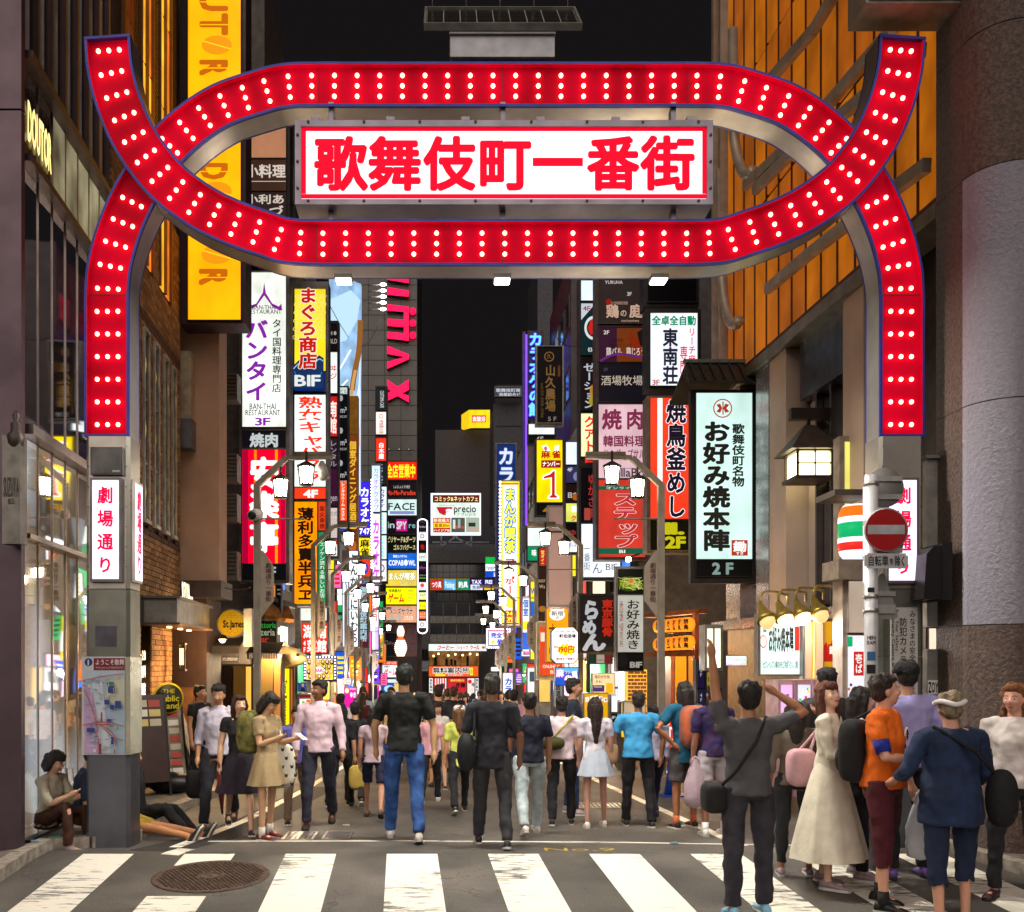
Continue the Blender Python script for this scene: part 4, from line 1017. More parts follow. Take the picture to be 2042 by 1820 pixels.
# ---------------- right building with orange panels
def orange_building():
 w = Wall(1878, 10.3, 806, -1); L = w.s_at(1425); TOP = 16
 t = thing('orange_panel_building', 'right hand building with orange glass panels above beige pillars', 'building', w.pt(L / 2, 0, -2))
 zf = w.z(1719, 552)                    # bottom of the orange band
 mb = MB(); w.box(mb, 0, L, zf, TOP, -4, -.06, mat('2b1c14', .7)); w.box(mb, 0, L, 2.05, zf, -4, -.5, mat('2b2624', .6)); mb.build('core', t)
 n = 15; r = random.Random(4)
 sp = L / n
 for i in range(n):
  for (z0, z1) in ((zf + .16, zf + 2.55), (zf + 2.62, zf + 5.0), (zf + 5.06, TOP)):
   far = i / n
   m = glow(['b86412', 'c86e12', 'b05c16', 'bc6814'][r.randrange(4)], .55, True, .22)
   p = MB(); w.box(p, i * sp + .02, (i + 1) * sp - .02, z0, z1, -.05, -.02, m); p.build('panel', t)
  m2 = MB(); w.box(m2, i * sp - .018, i * sp + .018, zf + .05, TOP, -.05, -.005, mat('5a2a16', .5, .3)); m2.build('mullion', t)
 m2 = MB(); w.box(m2, -.05, L, zf + .05, zf + .16, -.04, .03, mat('5a3526', .5, .3)); m2.build('panel_foot', t)
 m2 = MB(); w.box(m2, -.05, L, zf - .12, zf + .05, -.3, .1, mat('8d8474', .35, .6, .15, 3)); m2.build('ledge', t)
 # diagonal steel chutes across the panels
 CH = mat('a3988a', .4, .3, .15, 3)
 for (pts) in (([(1870, 330), (1752, 415), (1640, 500), (1545, 578)]), ([(1860, 100), (1716, 215), (1600, 300), (1520, 380)]), ([(1800, 60), (1650, 230), (1560, 318), (1500, 372)]), ([(1700, -40), (1640, 60), (1560, 150), (1480, 235)])):
  m2 = MB(); q = []
  for (x, y) in pts:
   s_ = w.s_at(x); q.append(w.pt(s_, w.z(x, y), .12))
  for a, b in zip(q, q[1:]): m2.bar(a, b, .1, .15, CH)
  m2.build('steel_chute', t)
 for (cx, cy, rx, ry, x1_, y1_) in ((1505, 360, 30, 130, 1545, 300), (1478, 640, 28, 150, 1540, 575)):
  m2 = MB(); q = []
  for k in range(9):
   a = math.pi * (1 - k / 8 * .62); x = cx + rx * math.cos(a); y = cy - 140 + ry * math.sin(a) if k else cy - 300
   s_ = w.s_at(x); q.append(w.pt(s_, w.z(x, y), .12))
  m2.tube(q, .09, CH, 8); m2.build('curved_chute', t)
 m2 = MB()
 for px in (1438, 1452): w.box(m2, w.s_at(px) - .06, w.s_at(px) + .06, zf, TOP, .02, .16, CH)
 m2.build('drain_pipe', t)
 # lower storey: blue-black fascia, beige pillars, tall windows
 zb = w.z(1459, 1238)
 m2 = MB(); w.box(m2, w.s_at(1720), w.s_at(1580), w.z(1580, 800), zf - .12, -.3, -.12, mat('4d4d58', .3, .6)); m2.build('dark_fascia', t)
 BEI = mat('b9a08e', .5, .1, .06, 2)
 for a, b, yt in ((1510, 1535, 0), (1537, 1570, 0), (1684, 1725, 0), (1450, 1478, 0)):
  m2 = MB(); w.box(m2, w.s_at(b), w.s_at(a), zb, zf - .13, -.35, .02, BEI if a > 1536 else mat('b4adb0', .25, .7, .1)); m2.build('beige_pillar', t)
 for a, b in ((1574, 1600), (1603, 1628), (1630, 1655), (1657, 1682)):
  p = MB(); w.box(p, w.s_at(b), w.s_at(a), zb + .1, w.z(1628, 700), -.32, -.3, GLASS); p.build('window_pane', t)
  f = MB(); w.box(f, w.s_at(b) - .03, w.s_at(b) + .02, zb, w.z(1628, 700), -.32, -.2, mat('3a302c', .4, .5)); f.build('mullion', t)
 for a, b in ((1452, 1474), (1478, 1492), (1494, 1508)):
  for k in range(4):
   z0 = zb + .1 + k * 1.15
   if z0 + 1.1 < zf: p = MB(); w.box(p, w.s_at(b), w.s_at(a), z0, z0 + 1.08, -.3, -.26, mat('b9a7a4', .35, .3)); p.build('wall_panel', t)
 m2 = MB(); w.box(m2, w.s_at(1735), L, zb - .16, zb, -.4, .06, mat('8e8a92', .25, .85)); m2.build('sill_band', t)
 # ground floor
 m2 = MB(); w.box(m2, w.s_at(1735), L, -1, zb - .16, -4, -.25, mat('4a3f3a', .7, 0, .2, 8, .3, 30)); m2.build('ground_floor_wall', t)
 return w, L, t
OW, OL, OT = orange_building()
def granite_column():
 t = thing('stone_column', 'huge rounded dark stone column at the right edge of the picture', 'column', (P(1990, 0, 9.6).x, 9.9, 0))
 def gran(hexc, nm, k0=.5, k1=1.4):
  m, N, L, b = nt(nm); tc = N.new('ShaderNodeTexCoord'); v = N.new('ShaderNodeTexNoise'); v.inputs['Scale'].default_value = 26; v.inputs['Detail'].default_value = 8; v.inputs['Roughness'].default_value = .65
  L.new(tc.outputs['Object'], v.inputs[0]); c = lin(hexc); r = N.new('ShaderNodeValToRGB'); r.color_ramp.elements[0].position = .38; r.color_ramp.elements[1].position = .66
  r.color_ramp.elements[0].color = tuple(x * k0 for x in c[:3]) + (1,); r.color_ramp.elements[1].color = tuple(x * k1 for x in c[:3]) + (1,)
  L.new(v.outputs[0], r.inputs[0]); L.new(r.outputs[0], b.inputs['Base Color']); b.inputs['Roughness'].default_value = .5; b.inputs['Specular IOR Level'].default_value = .5
  bp = N.new('ShaderNodeBump'); bp.inputs['Strength'].default_value = 1; bp.inputs['Distance'].default_value = .03; L.new(v.outputs[0], bp.inputs['Height']); L.new(bp.outputs[0], b.inputs['Normal'])
  return m
 gl, gd = gran('8f8b98', 'pale_stone', .86, 1.1), gran('5c4a42', 'dark_stone')
 x0 = 5.13; Y = 9.05; R = .42
 def prof(g=0):
  pts = [(x0 + g, 9.98 - g), (x0 + g, Y + .42)]
  for k in range(9):
   a = math.pi - k / 8 * math.pi / 2; pts.append((x0 + R + g + (R) * math.cos(a), Y + .42 + g * 0 - (R - g) * math.sin(a) * 1))
  pts += [(x0 + 3.2, Y + g), (x0 + 3.2, 9.98 - g)]
  return pts
 def sect(z0, z1, m, nm, g=0):
  mb = MB(); q = prof(g); V = [(x, y, z0) for x, y in q] + [(x, y, z1) for x, y in q]; n = len(q)
  mb.add(V, [(i, (i + 1) % n, n + (i + 1) % n, n + i) for i in range(1, n)], m, True); mb.add(V, [(0, 1, n + 1, n)], gd); mb.add([(x, y, z1) for x, y in q], [tuple(range(n))], m); mb.build(nm, t)
 z = lambda y: CZ - (y - PCY) / FPX * 9.3
 sect(-.2, z(1248), gd, 'stone_section'); sect(z(1246), z(806), gl, 'stone_section'); sect(z(804), z(345), gl, 'stone_section'); sect(z(343), z(70), gd, 'stone_section'); sect(z(68), 11, gd, 'stone_section')
 mb = MB(); mb.box((x0 + .02, Y + .43, -.2), (x0 + 3, 9.9, 10.9), BLACK); mb.build('joint_core', t)
granite_column()
v = thing('vent_hood', 'black curved vent hood on the stone column', 'vent hood', P(1890, 1190, 9.5))
mb = MB(); a = P(1878, 1090, 9.5); x = a.x
pts = [Vector((x, 9.5, CZ - (yy - PCY) / FPX * 9.5)) + Vector((-dx, 0, 0)) for dx, yy in ((0, 1088), (.1, 1090), (.17, 1105), (.2, 1235 - 40), (0, 1235 - 40))]
mb.poly([p + Vector((.02, 0, 0)) for p in pts], mat('221e22', .35, .4), (0, .5, 0)); mb.build('hood', v)
mb = MB(); mb.box((x + .0, 9.49, pts[3].z - .01), (x + .1, 10.0, pts[0].z + .02), mat('221e22', .35, .4)); mb.build('back_plate', v)
# white metal box on posts at the top right: underside of a big sign box
sign('overhead_sign', 'big grey sign box seen from below at the top right', 'sign', (1727, -160, 1923, 6), 9.5, .43, [((1735, -150, 1915, -2), '3a3836', 0, [])], mat('8d857a', .45, .4))
mb = MB()
# grey cabinet boxes beside the right pillar with stickers
cb2 = thing('utility_box', 'tall light grey utility box between the right pillar and stone column', 'utility box', P(1860, 1252, 9.95))
mb = MB(); mb.pbox(1849, 912, 1874, 1250, 9.95, .4, mat('8c8a85', .5, .3)); mb.pbox(1847, 908, 1880, 914, 9.9, .45, mat('75736f', .5, .3)); mb.build('casing', cb2)
cb3 = thing('utility_box', 'lower grey utility box covered in stickers beside the right pillar', 'utility box', P(1860, 1400, 9.95))
mb = MB(); mb.pbox(1849, 1295, 1874, 1505, 9.95, .4, mat('858380', .5, .3)); mb.build('casing', cb3)
mb = MB(); items(mb, [('R', 1850, 1417 - 60, 1872, 1385, 'dfe3d8'), ('H', 'ZOY', 1851, 1360, 1871, 1382, '111111', .03), ('H', 'L#N', 1852, 1392, 1868, 1408, '111111', .03), ('C', 1861, 1430, 9, 11, 'e8e8e8'), ('H', 'N', 1856, 1422, 1866, 1438, '111111', .03), ('R', 1850, 1446, 1873, 1462, '1a1a1a'), ('H', 'THRASHER', 1851, 1449, 1872, 1458, 'f0f0f0', .03), ('C', 1860, 1476, 9, 9, 'c8b83a')], frontal(9.946), 0, .001); mb.build('sticker_print', cb3)
# ================================================================== signs of the lane
WH = 'f2f6f2'
def glyphs(n):  # deterministic filler of real signage words is avoided: only what the photograph shows is written
 return n
# ---- yellow coffee shop sign, letters turned on their side
Y = 16.6; DY = 'ffae08'
def doutor():
 col = 'c86400'
 its = []
 def bars(y0, y1, x0, x1, ch):
  m = 'b45a08'; h = (y1 - y0)
  its.append(('K', ch, x0, y0, x1, y1, m, .05))
  its.append(('R', x0 - .5, (y0 + y1) / 2 - 1, x1 + .5, (y0 + y1) / 2 + 1, 'ffb400'))
 for a, b, c in ((-14, 24, 'U'), (29, 73, 'T'), (122, 154, 'R'), (328, 361, 'D'), (412, 446, 'U'), (452, 488, 'T'), (540, 573, 'R')): bars(a, b, 400, 456, c)
 for cy in (95, 386, 512):
  its.append(('C', 434, cy, 30, 19, 'd98a10')); its.append(('L', [(406, cy - 8), (434, cy), (462, cy + 8)], 2.5, 'ffc020'))
 return its
sign('coffee_shop_sign', 'tall glowing yellow sign with brown letters turned sideways', 'lit sign', (358, -160, 490, 646), Y, .5, [((376, -160, 481, 640), DY, 1.05, doutor(), {'uneven': .1})], mat('3f2d33', .4, .4))
sign('izakaya_sign', 'brown sign with white brush writing seen through the left loop of the gate', 'lit sign', (486, 240, 578, 536), 20.3, .4,
       [((490, 250, 571, 318), 'c98a66', .6, []), ((490, 320, 571, 384), '4a3024', .55, [('H', '小料理', 489, 328, 570, 356, 'f4e6d8', .03), ('R', 490, 362, 570, 363.5, 'e8d8c8')]), ((490, 385, 571, 532), '3a2a28', .5, [('H', '小利あ', 489, 388, 568, 408, 'f4e6d8', .03), ('H', 'づ', 536, 410, 566, 432, 'f4e6d8', .03)])], DARKM)
thai = [('P', [(527, 563), (530, 585), (543, 606), (556, 612), (558, 610), (561, 606), (563, 620), (556, 619), (543, 612), (527, 590), (511, 612), (498, 619), (491, 620), (493, 606), (497, 611), (511, 606), (524, 585)], '7a1a8a'),
  ('H', 'BAN-THAI', 503, 609, 551, 618, '241c28', .01), ('H', 'RESTAURANT', 493, 618, 562, 627, '241c28', .01),
  ('V', 'バンタイ', 489, 638, 535, 802, '7d1c9c', .035), ('V', 'タイ国料理専門店', 543, 637, 562, 784, '1e1a20', .02),
  ('H', 'BAN-THAI', 498, 805, 551, 818, '241c28', .01), ('H', 'RESTAURANT', 490, 818, 560, 830, '241c28', .01), ('H', '3F', 509, 834, 541, 850, '7d1c9c', .03)]
def ans():
 its = []
 for i, (x, w) in enumerate(((484, 11), (507, 5), (527, 8), (549, 5), (560, 9))): its.append(('R', x, 898, x + w, 1125, ['9a0030', 'ff7a00', 'd80028', 'ff8c00', 'a80030'][i]))
 its += [('H', '安', 498, 912, 557, 978, 'ffffff', .045), ('H', '楽', 498, 980, 557, 1038, 'ffffff', .045), ('H', '亭', 498, 1042, 557, 1105, 'ffffff', .045)]
 return its
sign('sign_tower', 'left sign tower with white Thai restaurant panel over a red barbecue panel', 'lit sign', (477, 540, 577, 1163), 20, .45,
       [((484, 545, 571, 853), 'eef5ea', 1.0, thai, {'uneven': .2}), ((484, 860, 571, 895), '15131a', .5, [('H', '焼肉', 498, 864, 556, 893, 'e8f0f4', .04)]), ((484, 898, 571, 1125), 'f00028', 1.05, ans()), ((484, 1126, 571, 1158), '0e1014', .4, [('H', '2F', 508, 1130, 552, 1152, 'd8ecf4', .03)])])
# tuna shop tower
mag = []
r = random.Random(1)
for j in range(11):
 for i in range(6):
  cx, cy = 592 + i * 11 + (j % 2) * 5.5, 592 + j * 9
  if cx < 648: mag += [('C', cx, cy, 4.6, 4, 'f3e88a', .75)]
mag += [('P', [(588, 740), (600, 728), (612, 722), (626, 730), (640, 718), (649, 724), (649, 783), (588, 783)], '16305e'), ('L', [(590, 745), (600, 735), (612, 732)], 2, '9cc8e0'), ('L', [(630, 736), (640, 726), (648, 730)], 2, '9cc8e0'), ('L', [(592, 750), (598, 764), (606, 768)], 1.2, '2a8ac0'), ('L', [(628, 768), (638, 764), (646, 752)], 1.2, '2a8ac0'),
  ('V', 'まぐろ商店', 600, 586, 637, 746, 'c81a14', .04, 'fff6ea', .035), ('H', 'B1F', 592, 757, 645, 780, 'e4ece8', .03)]
juku = [('V', '熟女キャバクラ', 594, 791, 643, 962, 'e0301c', .025), ('C', 618, 832, 8, 7, 'fff0ee'), ('H', '03-52', 592, 925, 602, 940, '4a3a4a', .0)]
hak = [('V', '薄利多賣半兵ヱ', 593, 1012, 626, 1200, '1c0d06', .035), ('K', 'Hakuri tabai hanbey', 627, 1068, 631, 1118, 'b04a08', .0)]
grn = [('V', '炭火串焼', 637, 1009, 648, 1056, '1c0d06', .02)]
grn2 = [('V', '♪エノケン流れる楽しいお店♪', 637, 1072, 648, 1202, 'e4f4e8', .01)]
sign('sign_tower', 'yellow and red sign tower of a tuna shop above an orange izakaya panel', 'lit sign', (582, 562, 655, 1210), 23, .45,
       [((588, 578, 650, 742), 'ecd61e', 1.0, []), ((588, 743, 650, 782), '0c2a6a', .8, mag, {'light': True}), ((588, 789, 650, 972), 'e8f6ee', 1.05, juku), ((588, 974, 650, 996), 'e83a1a', 1, [('H', '4F', 605, 977, 635, 993, 'ffffff', .04)]),
       ((588, 1002, 633, 1205), 'ff8e00', 1.1, hak, {'uneven': .25}), ((635.5, 1002, 649.5, 1059), 'e03c14', .9, grn), ((635.5, 1062, 649.5, 1205), '0e8a54', .8, grn2)])
# thin strips between
sign('sign_strip', 'narrow sign strip with black arch top and red Hunan restaurant panel', 'lit sign', (654, 640, 675, 1115), 27, .4,
       [((656, 648, 673, 700), '181214', .3, [('H', 'HI ●', 657, 660, 672, 670, 'f0e8e0', .02), ('H', 'BLD', 657, 676, 673, 686, 'f0e8e0', .02)]), ((656, 704, 673, 786), 'e8f2ee', 1, [('H', 'ヰ', 658, 728, 672, 742, 'c03028', .02), ('H', 'ジ', 658, 744, 672, 758, 'c03028', .02)]),
       ((656, 792, 673, 872), 'c01818', .9, [('V', '南館', 656, 800, 672, 866, 'ffe8e0', .03)]), ((656, 876, 673, 934), '3a2430', .4, [('V', 'レンタル', 657, 878, 672, 932, 'c8b8c8', .02)]), ((656, 936, 673, 1010), '4a1838', .5, [('H', 'gen', 657, 985, 673, 1000, 'e8d8e8', .0)]),
       ((656, 1014, 673, 1074), 'd8c8c0', .8, [('H', '古式', 657, 1020, 673, 1030, '8a7a70', .01), ('H', 'マッサージ', 657, 1034, 673, 1040, 'b08a40', .01)]), ((656, 1077, 673, 1110), 'e8e4e0', .9, [('R', 656, 1077, 673, 1086, 'c02020'), ('H', 'SS', 657, 1090, 672, 1098, '303030', .01), ('H', 'SA', 657, 1100, 672, 1108, '303030', .01)])], DARKM)
s4 = []
for i in range(4): s4 += [('H', 'm²', 679, 812 + i * 66 * .98, 692, 824 + i * 65, 'f0f4f4', .03), ('H', 'SINCE 2007', 678, 829 + i * 65, 692, 834 + i * 65, 'f0f4f4', .01), ('C', 680, 795 + i * 65, 4, 6, 'f0f4f4')]
sign('sign_strip', 'narrow black strip sign with white letters repeated four times', 'lit sign', (675, 770, 695, 1065), 31, .4, [((677, 774, 693, 788), 'c8dcd8', .8, [('H', 'ビル', 678, 776, 692, 787, '405058', .01)]), ((677, 790, 693, 956), '10121a', .3, s4[:9]), ((676, 960, 692, 1040), 'f05018', 1, [('V', 'レンタルルーム', 680, 963, 688, 1010, 'ffffff', .01), ('V', 'ホステル', 680, 1013, 688, 1038, 'ffffff', .01)]), ((677, 1042, 692, 1062), '2040a0', .8, [('R', 677, 1050, 692, 1054, 'f0d020')])], DARKM)
sign('dining_sign', 'brown vertical sign with gold writing beside the fur billboard', 'lit sign', (693, 790, 714, 1125), 35, .4, [((694.5, 868, 712.5, 1122), '7a3a14', .7, [('V', '個室ダイニング居酒屋', 696, 880, 711, 1056, 'ffc83a', .03), ('C', 703, 1090, 8, 12, 'c86428')])], mat('b07a1c', .4, .5))
# big sky blue billboard, angled along the building
def fur_billboard():
 t = thing('billboard', 'tall pale blue billboard with a brown fur stroke and pink fingertip', 'billboard', P(688, 960, 36))
 Y0, Y1 = 35.8, 36.6
 a, b = P(656, 0, Y0).x, P(720, 0, Y1).x
 pl = lambda px, py, dy=0: (lambda k: Vector((a + (b - a) * k, Y0 + (Y1 - Y0) * k - dy, CZ - (py - PCY) / FPX * (Y0 + (Y1 - Y0) * k))))((px - 656) / 64)
 mb = MB(); mb.poly([pl(656, 985), pl(718, 985), pl(720, 567), pl(656, 540)], glow('9cc4ec', .85, True, .25), (0, .3, 0)); o = mb.build('sign_panel', t)
 its = [('P', [(664, 985), (700, 870), (716, 760), (719, 640), (719, 985)], 'dceaf6'), ('P', [(656, 600), (700, 580), (719, 600), (712, 640), (690, 680), (656, 690)], 'b8dcf8'), ('L', [(702, 780), (708, 740), (716, 700), (719, 640)], 11, '8a5a28'), ('L', [(701, 790), (704, 765), (709, 740)], 6, 'c89858'),
        ('P', [(701, 796), (706, 788), (711, 800), (718, 860), (719, 900), (708, 860)], 'f0b8b8'), ('L', [(664, 760), (680, 735), (700, 700)], 4, 'eef6fc'), ('L', [(660, 800), (676, 780), (694, 760)], 4, 'eef6fc'), ('L', [(676, 960), (690, 900), (700, 850)], 6, 'f8fcff')]
 l = MB(); items(l, its, lambda x, y, dy: pl(x, y, dy), .9, .02); l.build('poster_print', t)
fur_billboard()
# karaoke cluster
def bulbs_row(parent, pts, r, m, name='marquee_bulbs', kind='stuff'):
 mb = MB()
 for p in pts: mb.ball(p, r, m, 6, 4)
 mb.build(name, parent, kind=kind)
kk = sign('karaoke_sign', 'violet blue karaoke sign edged with round white bulbs', 'lit sign', (713, 955, 742, 1160), 40, .4, [((716, 962, 739, 1070), '3422c8', 1, [('V', 'カラオケ', 718, 972, 737, 1052, 'ffffff', .035), ('H', '747', 717, 1054, 738, 1066, 'ffffff', .03)]), ((716, 1074, 739, 1112), 'f0d818', 1, [('V', '麻雀', 718, 1076, 737, 1110, '101010', .03)]), ((716, 1114, 739, 1156), 'e83818', .9, [('C', 727, 1134, 8, 11, '2838c0'), ('C', 727, 1134, 4, 6, 'f08020')])])
bulbs_row(kk, [P(713.5, 958 + i * 6, 39.7) for i in range(30)] + [P(741.5, 958 + i * 6, 39.7) for i in range(30)], .05, glow('ffffff', 4, False, 0))
sign('karaoke_sign', 'pale pink and white vertical karaoke sign right of the violet one', 'lit sign', (740, 925, 760, 1165), 44, .4, [((742, 930, 758, 1022), 'c8f0f4', 1.1, [('V', 'カラオケ', 744, 934, 756, 978, 'b878e8', .03), ('V', 'クラブ', 744, 980, 756, 1020, 'b878e8', .03)]), ((742, 1026, 758, 1162), 'fbeaff', 1.15, [('V', 'カラオケ', 743, 1036, 757, 1160, 'c040c8', .04)])], mat('8078a0', .4, .4))
col = [((750, 775, 770, 820), '20262a', .5, [('K', 'CUSTOMA CAFE', 758, 780, 766, 814, 'f0f0f0', .02)]), ((750, 823, 770, 868), 'f6ece6', 1, [('C', 760, 831, 4, 4.5, 'c05040', .7), ('V', '海底撈火鍋', 756, 838, 765, 866, 'a03a30', .01)]), ((750, 875, 770, 921), 'e83018', 1, [('V', '白木屋', 755, 883, 766, 916, 'ffffff', .03)]), ((750, 923, 770, 968), '16202c', .6, [('V', 'インターネット', 756, 926, 764, 966, 'f0f0f0', .02)]),
       ((751, 972, 771, 1020), 'e8f0f8', 1.05, [('V', 'カラオケ', 756, 975, 768, 1014, '1a2a6a', .03)]), ((751, 1023, 771, 1066), 'd8f4f8', 1, [('K', 'VAGUES', 757, 1026, 765, 1062, '50c8d8', .02)]), ((751, 1069, 771, 1116), 'd8f4f8', 1, [('K', 'VAGUES', 757, 1072, 765, 1112, '50c8d8', .02)]), ((751, 1119, 771, 1160), 'f0f0f4', 1, [('C', 761, 1134, 6, 8, '303038', .7), ('H', '24 HOUR', 754, 1150, 769, 1156, '303038', .01)])]
sign('sign_tower', 'slim stack of small signs on the left edge of the tiled tower', 'lit sign', (748, 770, 773, 1164), 58, .5, col, DARKM)
TW = 770, 831
stack = [('e82010', 922, 958, [('H', '全店営業中', 771, 926, 829, 954, 'ffe820', .03)]), ('1c1018', 961, 994, [('H', 'しゃぶしゃぶ すき焼き', 784, 968, 818, 975, 'f0f0f0', .01), ('H', 'Mo-Mo-Paradise', 772, 978, 829, 988, 'ff5030', .03)]), ('c8e4e0', 997, 1029, [('H', 'FACE', 774, 1003, 828, 1018, '181818', .02), ('R', 777, 1020, 826, 1026, '7a7ab8')]),
        ('180c18', 1032, 1065, [('R', 790, 1036, 812, 1060, 'e020a0'), ('H', 'SPY', 791, 1040, 811, 1056, 'ffffff', .04), ('H', 'in', 772, 1040, 788, 1054, 'd0f0f4', .02), ('H', 're', 815, 1042, 829, 1054, '90d8d8', .02)]), ('0c0c08', 1068, 1101, [('H', 'ビリヤード&ダーツ', 771, 1070, 829, 1083, 'fff4b0', .03), ('H', 'ゴルフバグース', 784, 1087, 829, 1098, 'fff4b0', .03)]),
        ('1460c8', 1104, 1135, [('H', '新宿コパボウル', 784, 1107, 812, 1113, 'ffffff', .02), ('H', 'COPAB●WL', 775, 1115, 829, 1130, 'ffffff', .02)]), ('e0c040', 1138, 1170, [('H', 'まんが喫茶', 774, 1142, 828, 1158, 'fff8d8', .04, '1a6a48', .05), ('H', 'ゲラゲラ', 796, 1161, 820, 1168, 'f8f0a0', .02, '1a6a48', .05)]),
        ('f0f000', 1173, 1206, [('H', '地域最大!!', 775, 1175, 800, 1182, '181818', .02), ('H', 'ゲーム', 774, 1184, 806, 1203, 'c82010', .04), ('H', 'メダル', 812, 1176, 824, 1181, '305048', .0), ('H', 'クレーン', 812, 1183, 824, 1188, '305048', .0), ('H', 'TVゲーム', 812, 1190, 825, 1195, '305048', .0), ('H', 'プリクラ', 812, 1197, 824, 1202, '305048', .0)]),
        ('d89a78', 1209, 1242, [('H', 'メンズサウナ', 776, 1213, 824, 1227, '101010', .03, 'f8f0e8', .03), ('H', '24H年中無休', 775, 1230, 800, 1236, '40c0d0', .02), ('H', 'こりこり', 806, 1229, 824, 1237, 'f8f8f0', .03)])]
sign('sign_tower', 'stack of nine wide lit signs at the foot of the grey tiled tower', 'lit sign', (767, 919, 833, 1245), 60.5, .6, [((770, b, 831, c), a, 1.0 if a[0] not in '01' or a == '1460c8' else .5, d) for a, b, c, d in stack], DARKM)
sm_ = [('20181c', 1044, 1056, [('H', 'Pavilion', 836, 1049, 849, 1053, 'f0e8f0', .02)]), ('f0f0f4', 1062, 1079, [('C', 842, 1070, 4, 4, '303030', .7)]), ('18080c', 1083, 1099, [('H', '角', 838, 1086, 847, 1097, 'e02830', .03)]), ('d8e8dc', 1104, 1120, [('H', 'LIMIT', 836, 1109, 849, 1114, '803040', .0)]), ('201828', 1124, 1140, [('H', 'inSPyre', 836, 1130, 849, 1135, 'e060c0', .03)]),
       ('101010', 1143, 1158, [('H', 'ビリヤード', 836, 1146, 849, 1150, 'f0f0f0', .02), ('R', 835, 1152, 850, 1155, '60c020')]), ('f4f0f4', 1162, 1178, [('C', 842, 1168, 4, 4, 'e04050'), ('H', 'ボウリング', 836, 1173, 849, 1177, '208870', .02)]), ('f0f0b0', 1182, 1197, [('H', 'まんが', 837, 1184, 848, 1190, '50a030', .02)]), ('f0f010', 1201, 1216, [('H', 'ゲーム', 837, 1206, 848, 1212, 'c02018', .02)]), ('f07020', 1220, 1235, [('H', 'メンズ', 837, 1222, 848, 1227, 'ffffff', .0), ('H', 'サウナ', 837, 1228, 848, 1233, 'ffffff', .0)]), ('f4f4f4', 1239, 1253, [('C', 842, 1246, 4, 4, '303030', .7)])]
st = sign('sign_tower', 'narrow round topped sign column with white neon outline beside the office building', 'lit sign', (833.5, 1040, 851.5, 1258), 59, .5, [((835, b, 850, c), a, .95 if a[0] not in '12' else .4, d) for a, b, c, d in sm_], DARKM)
mb = MB(); q = [P(833, 1042, 58.9)] + [P(842.5 - 9.5 * math.cos(math.pi * k / 8), 1042 - 6 * math.sin(math.pi * k / 8), 58.9) for k in range(9)] + [P(852, 1256, 58.9)] + [P(842.5 + 9.5 * math.cos(math.pi * k / 8), 1256 + 8 * math.sin(math.pi * k / 8), 58.9) for k in range(9)] + [P(833, 1042, 58.9)]
mb.tube(q, .035, glow('f4f0ff', 2.5, False, 0), 5); mb.build('neon_outline', st)
# ---- end of the lane
ap = [('R', 863, 988, 956, 1003, '5a1418'), ('H', 'コミック&ネットカフェ', 866, 990, 954, 1001, 'fff09a', .02), ('H', 'comics & internet cafe', 874, 1006, 906, 1010, '607060', .0), ('P', [(870, 1012), (902, 1012), (900, 1024), (892, 1028), (884, 1028), (876, 1024)], 'b8182c'), ('H', 'a', 889, 1010, 905, 1028, 'ffffff', .04), ('H', 'precio', 905, 1007, 950, 1023, '202820', .02), ('H', 'アプレシオ', 910, 1024, 950, 1030, '6a5030', .01),
       ('R', 864, 1034, 898, 1063, 'a81818'), ('H', '新宿最大', 865, 1035, 897, 1043, 'fff0c8', .02), ('R', 865, 1044, 897, 1054, 'ffd020'), ('H', '直進30m', 866, 1045, 896, 1053, '4a1a10', .02), ('H', 'ハイジアB1', 865, 1056, 897, 1062, 'fff0e0', .02), ('R', 900, 1034, 927, 1063, '4a5048'), ('R', 903, 1038, 908, 1056, 'c8d0c8'), ('R', 913, 1037, 918, 1055, '98a098'), ('H', 'ダーツ', 907, 1050, 926, 1057, 'e84030', .03), ('R', 929, 1034, 956, 1063, '9aa898'), ('R', 934, 1044, 948, 1052, '2a3028'), ('H', 'インターネット', 932, 1054, 956, 1058, 'e84030', .01), ('H', 'レディースルーム', 930, 1059, 956, 1062, 'e84030', .01)]
t = sign('rooftop_billboard', 'white rooftop billboard of a comics and internet cafe at the lane end', 'billboard', (859, 984, 959, 1067), 82, .5, [((862, 987, 957, 1064), 'd8e8dc', 1, ap)], glow('e8f0ff', 1.2, False, 0))
mb = MB()
for a, b in (((880, 1067), (880, 1090)), ((940, 1067), (940, 1090)), ((915, 1067), (880, 1090)), ((900, 1067), (940, 1090)), ((862, 1082), (975, 1082))): mb.bar(P(*a, 82.5), P(*b, 82.5), .12, .12, GREYM)
mb.build('support_frame', t)
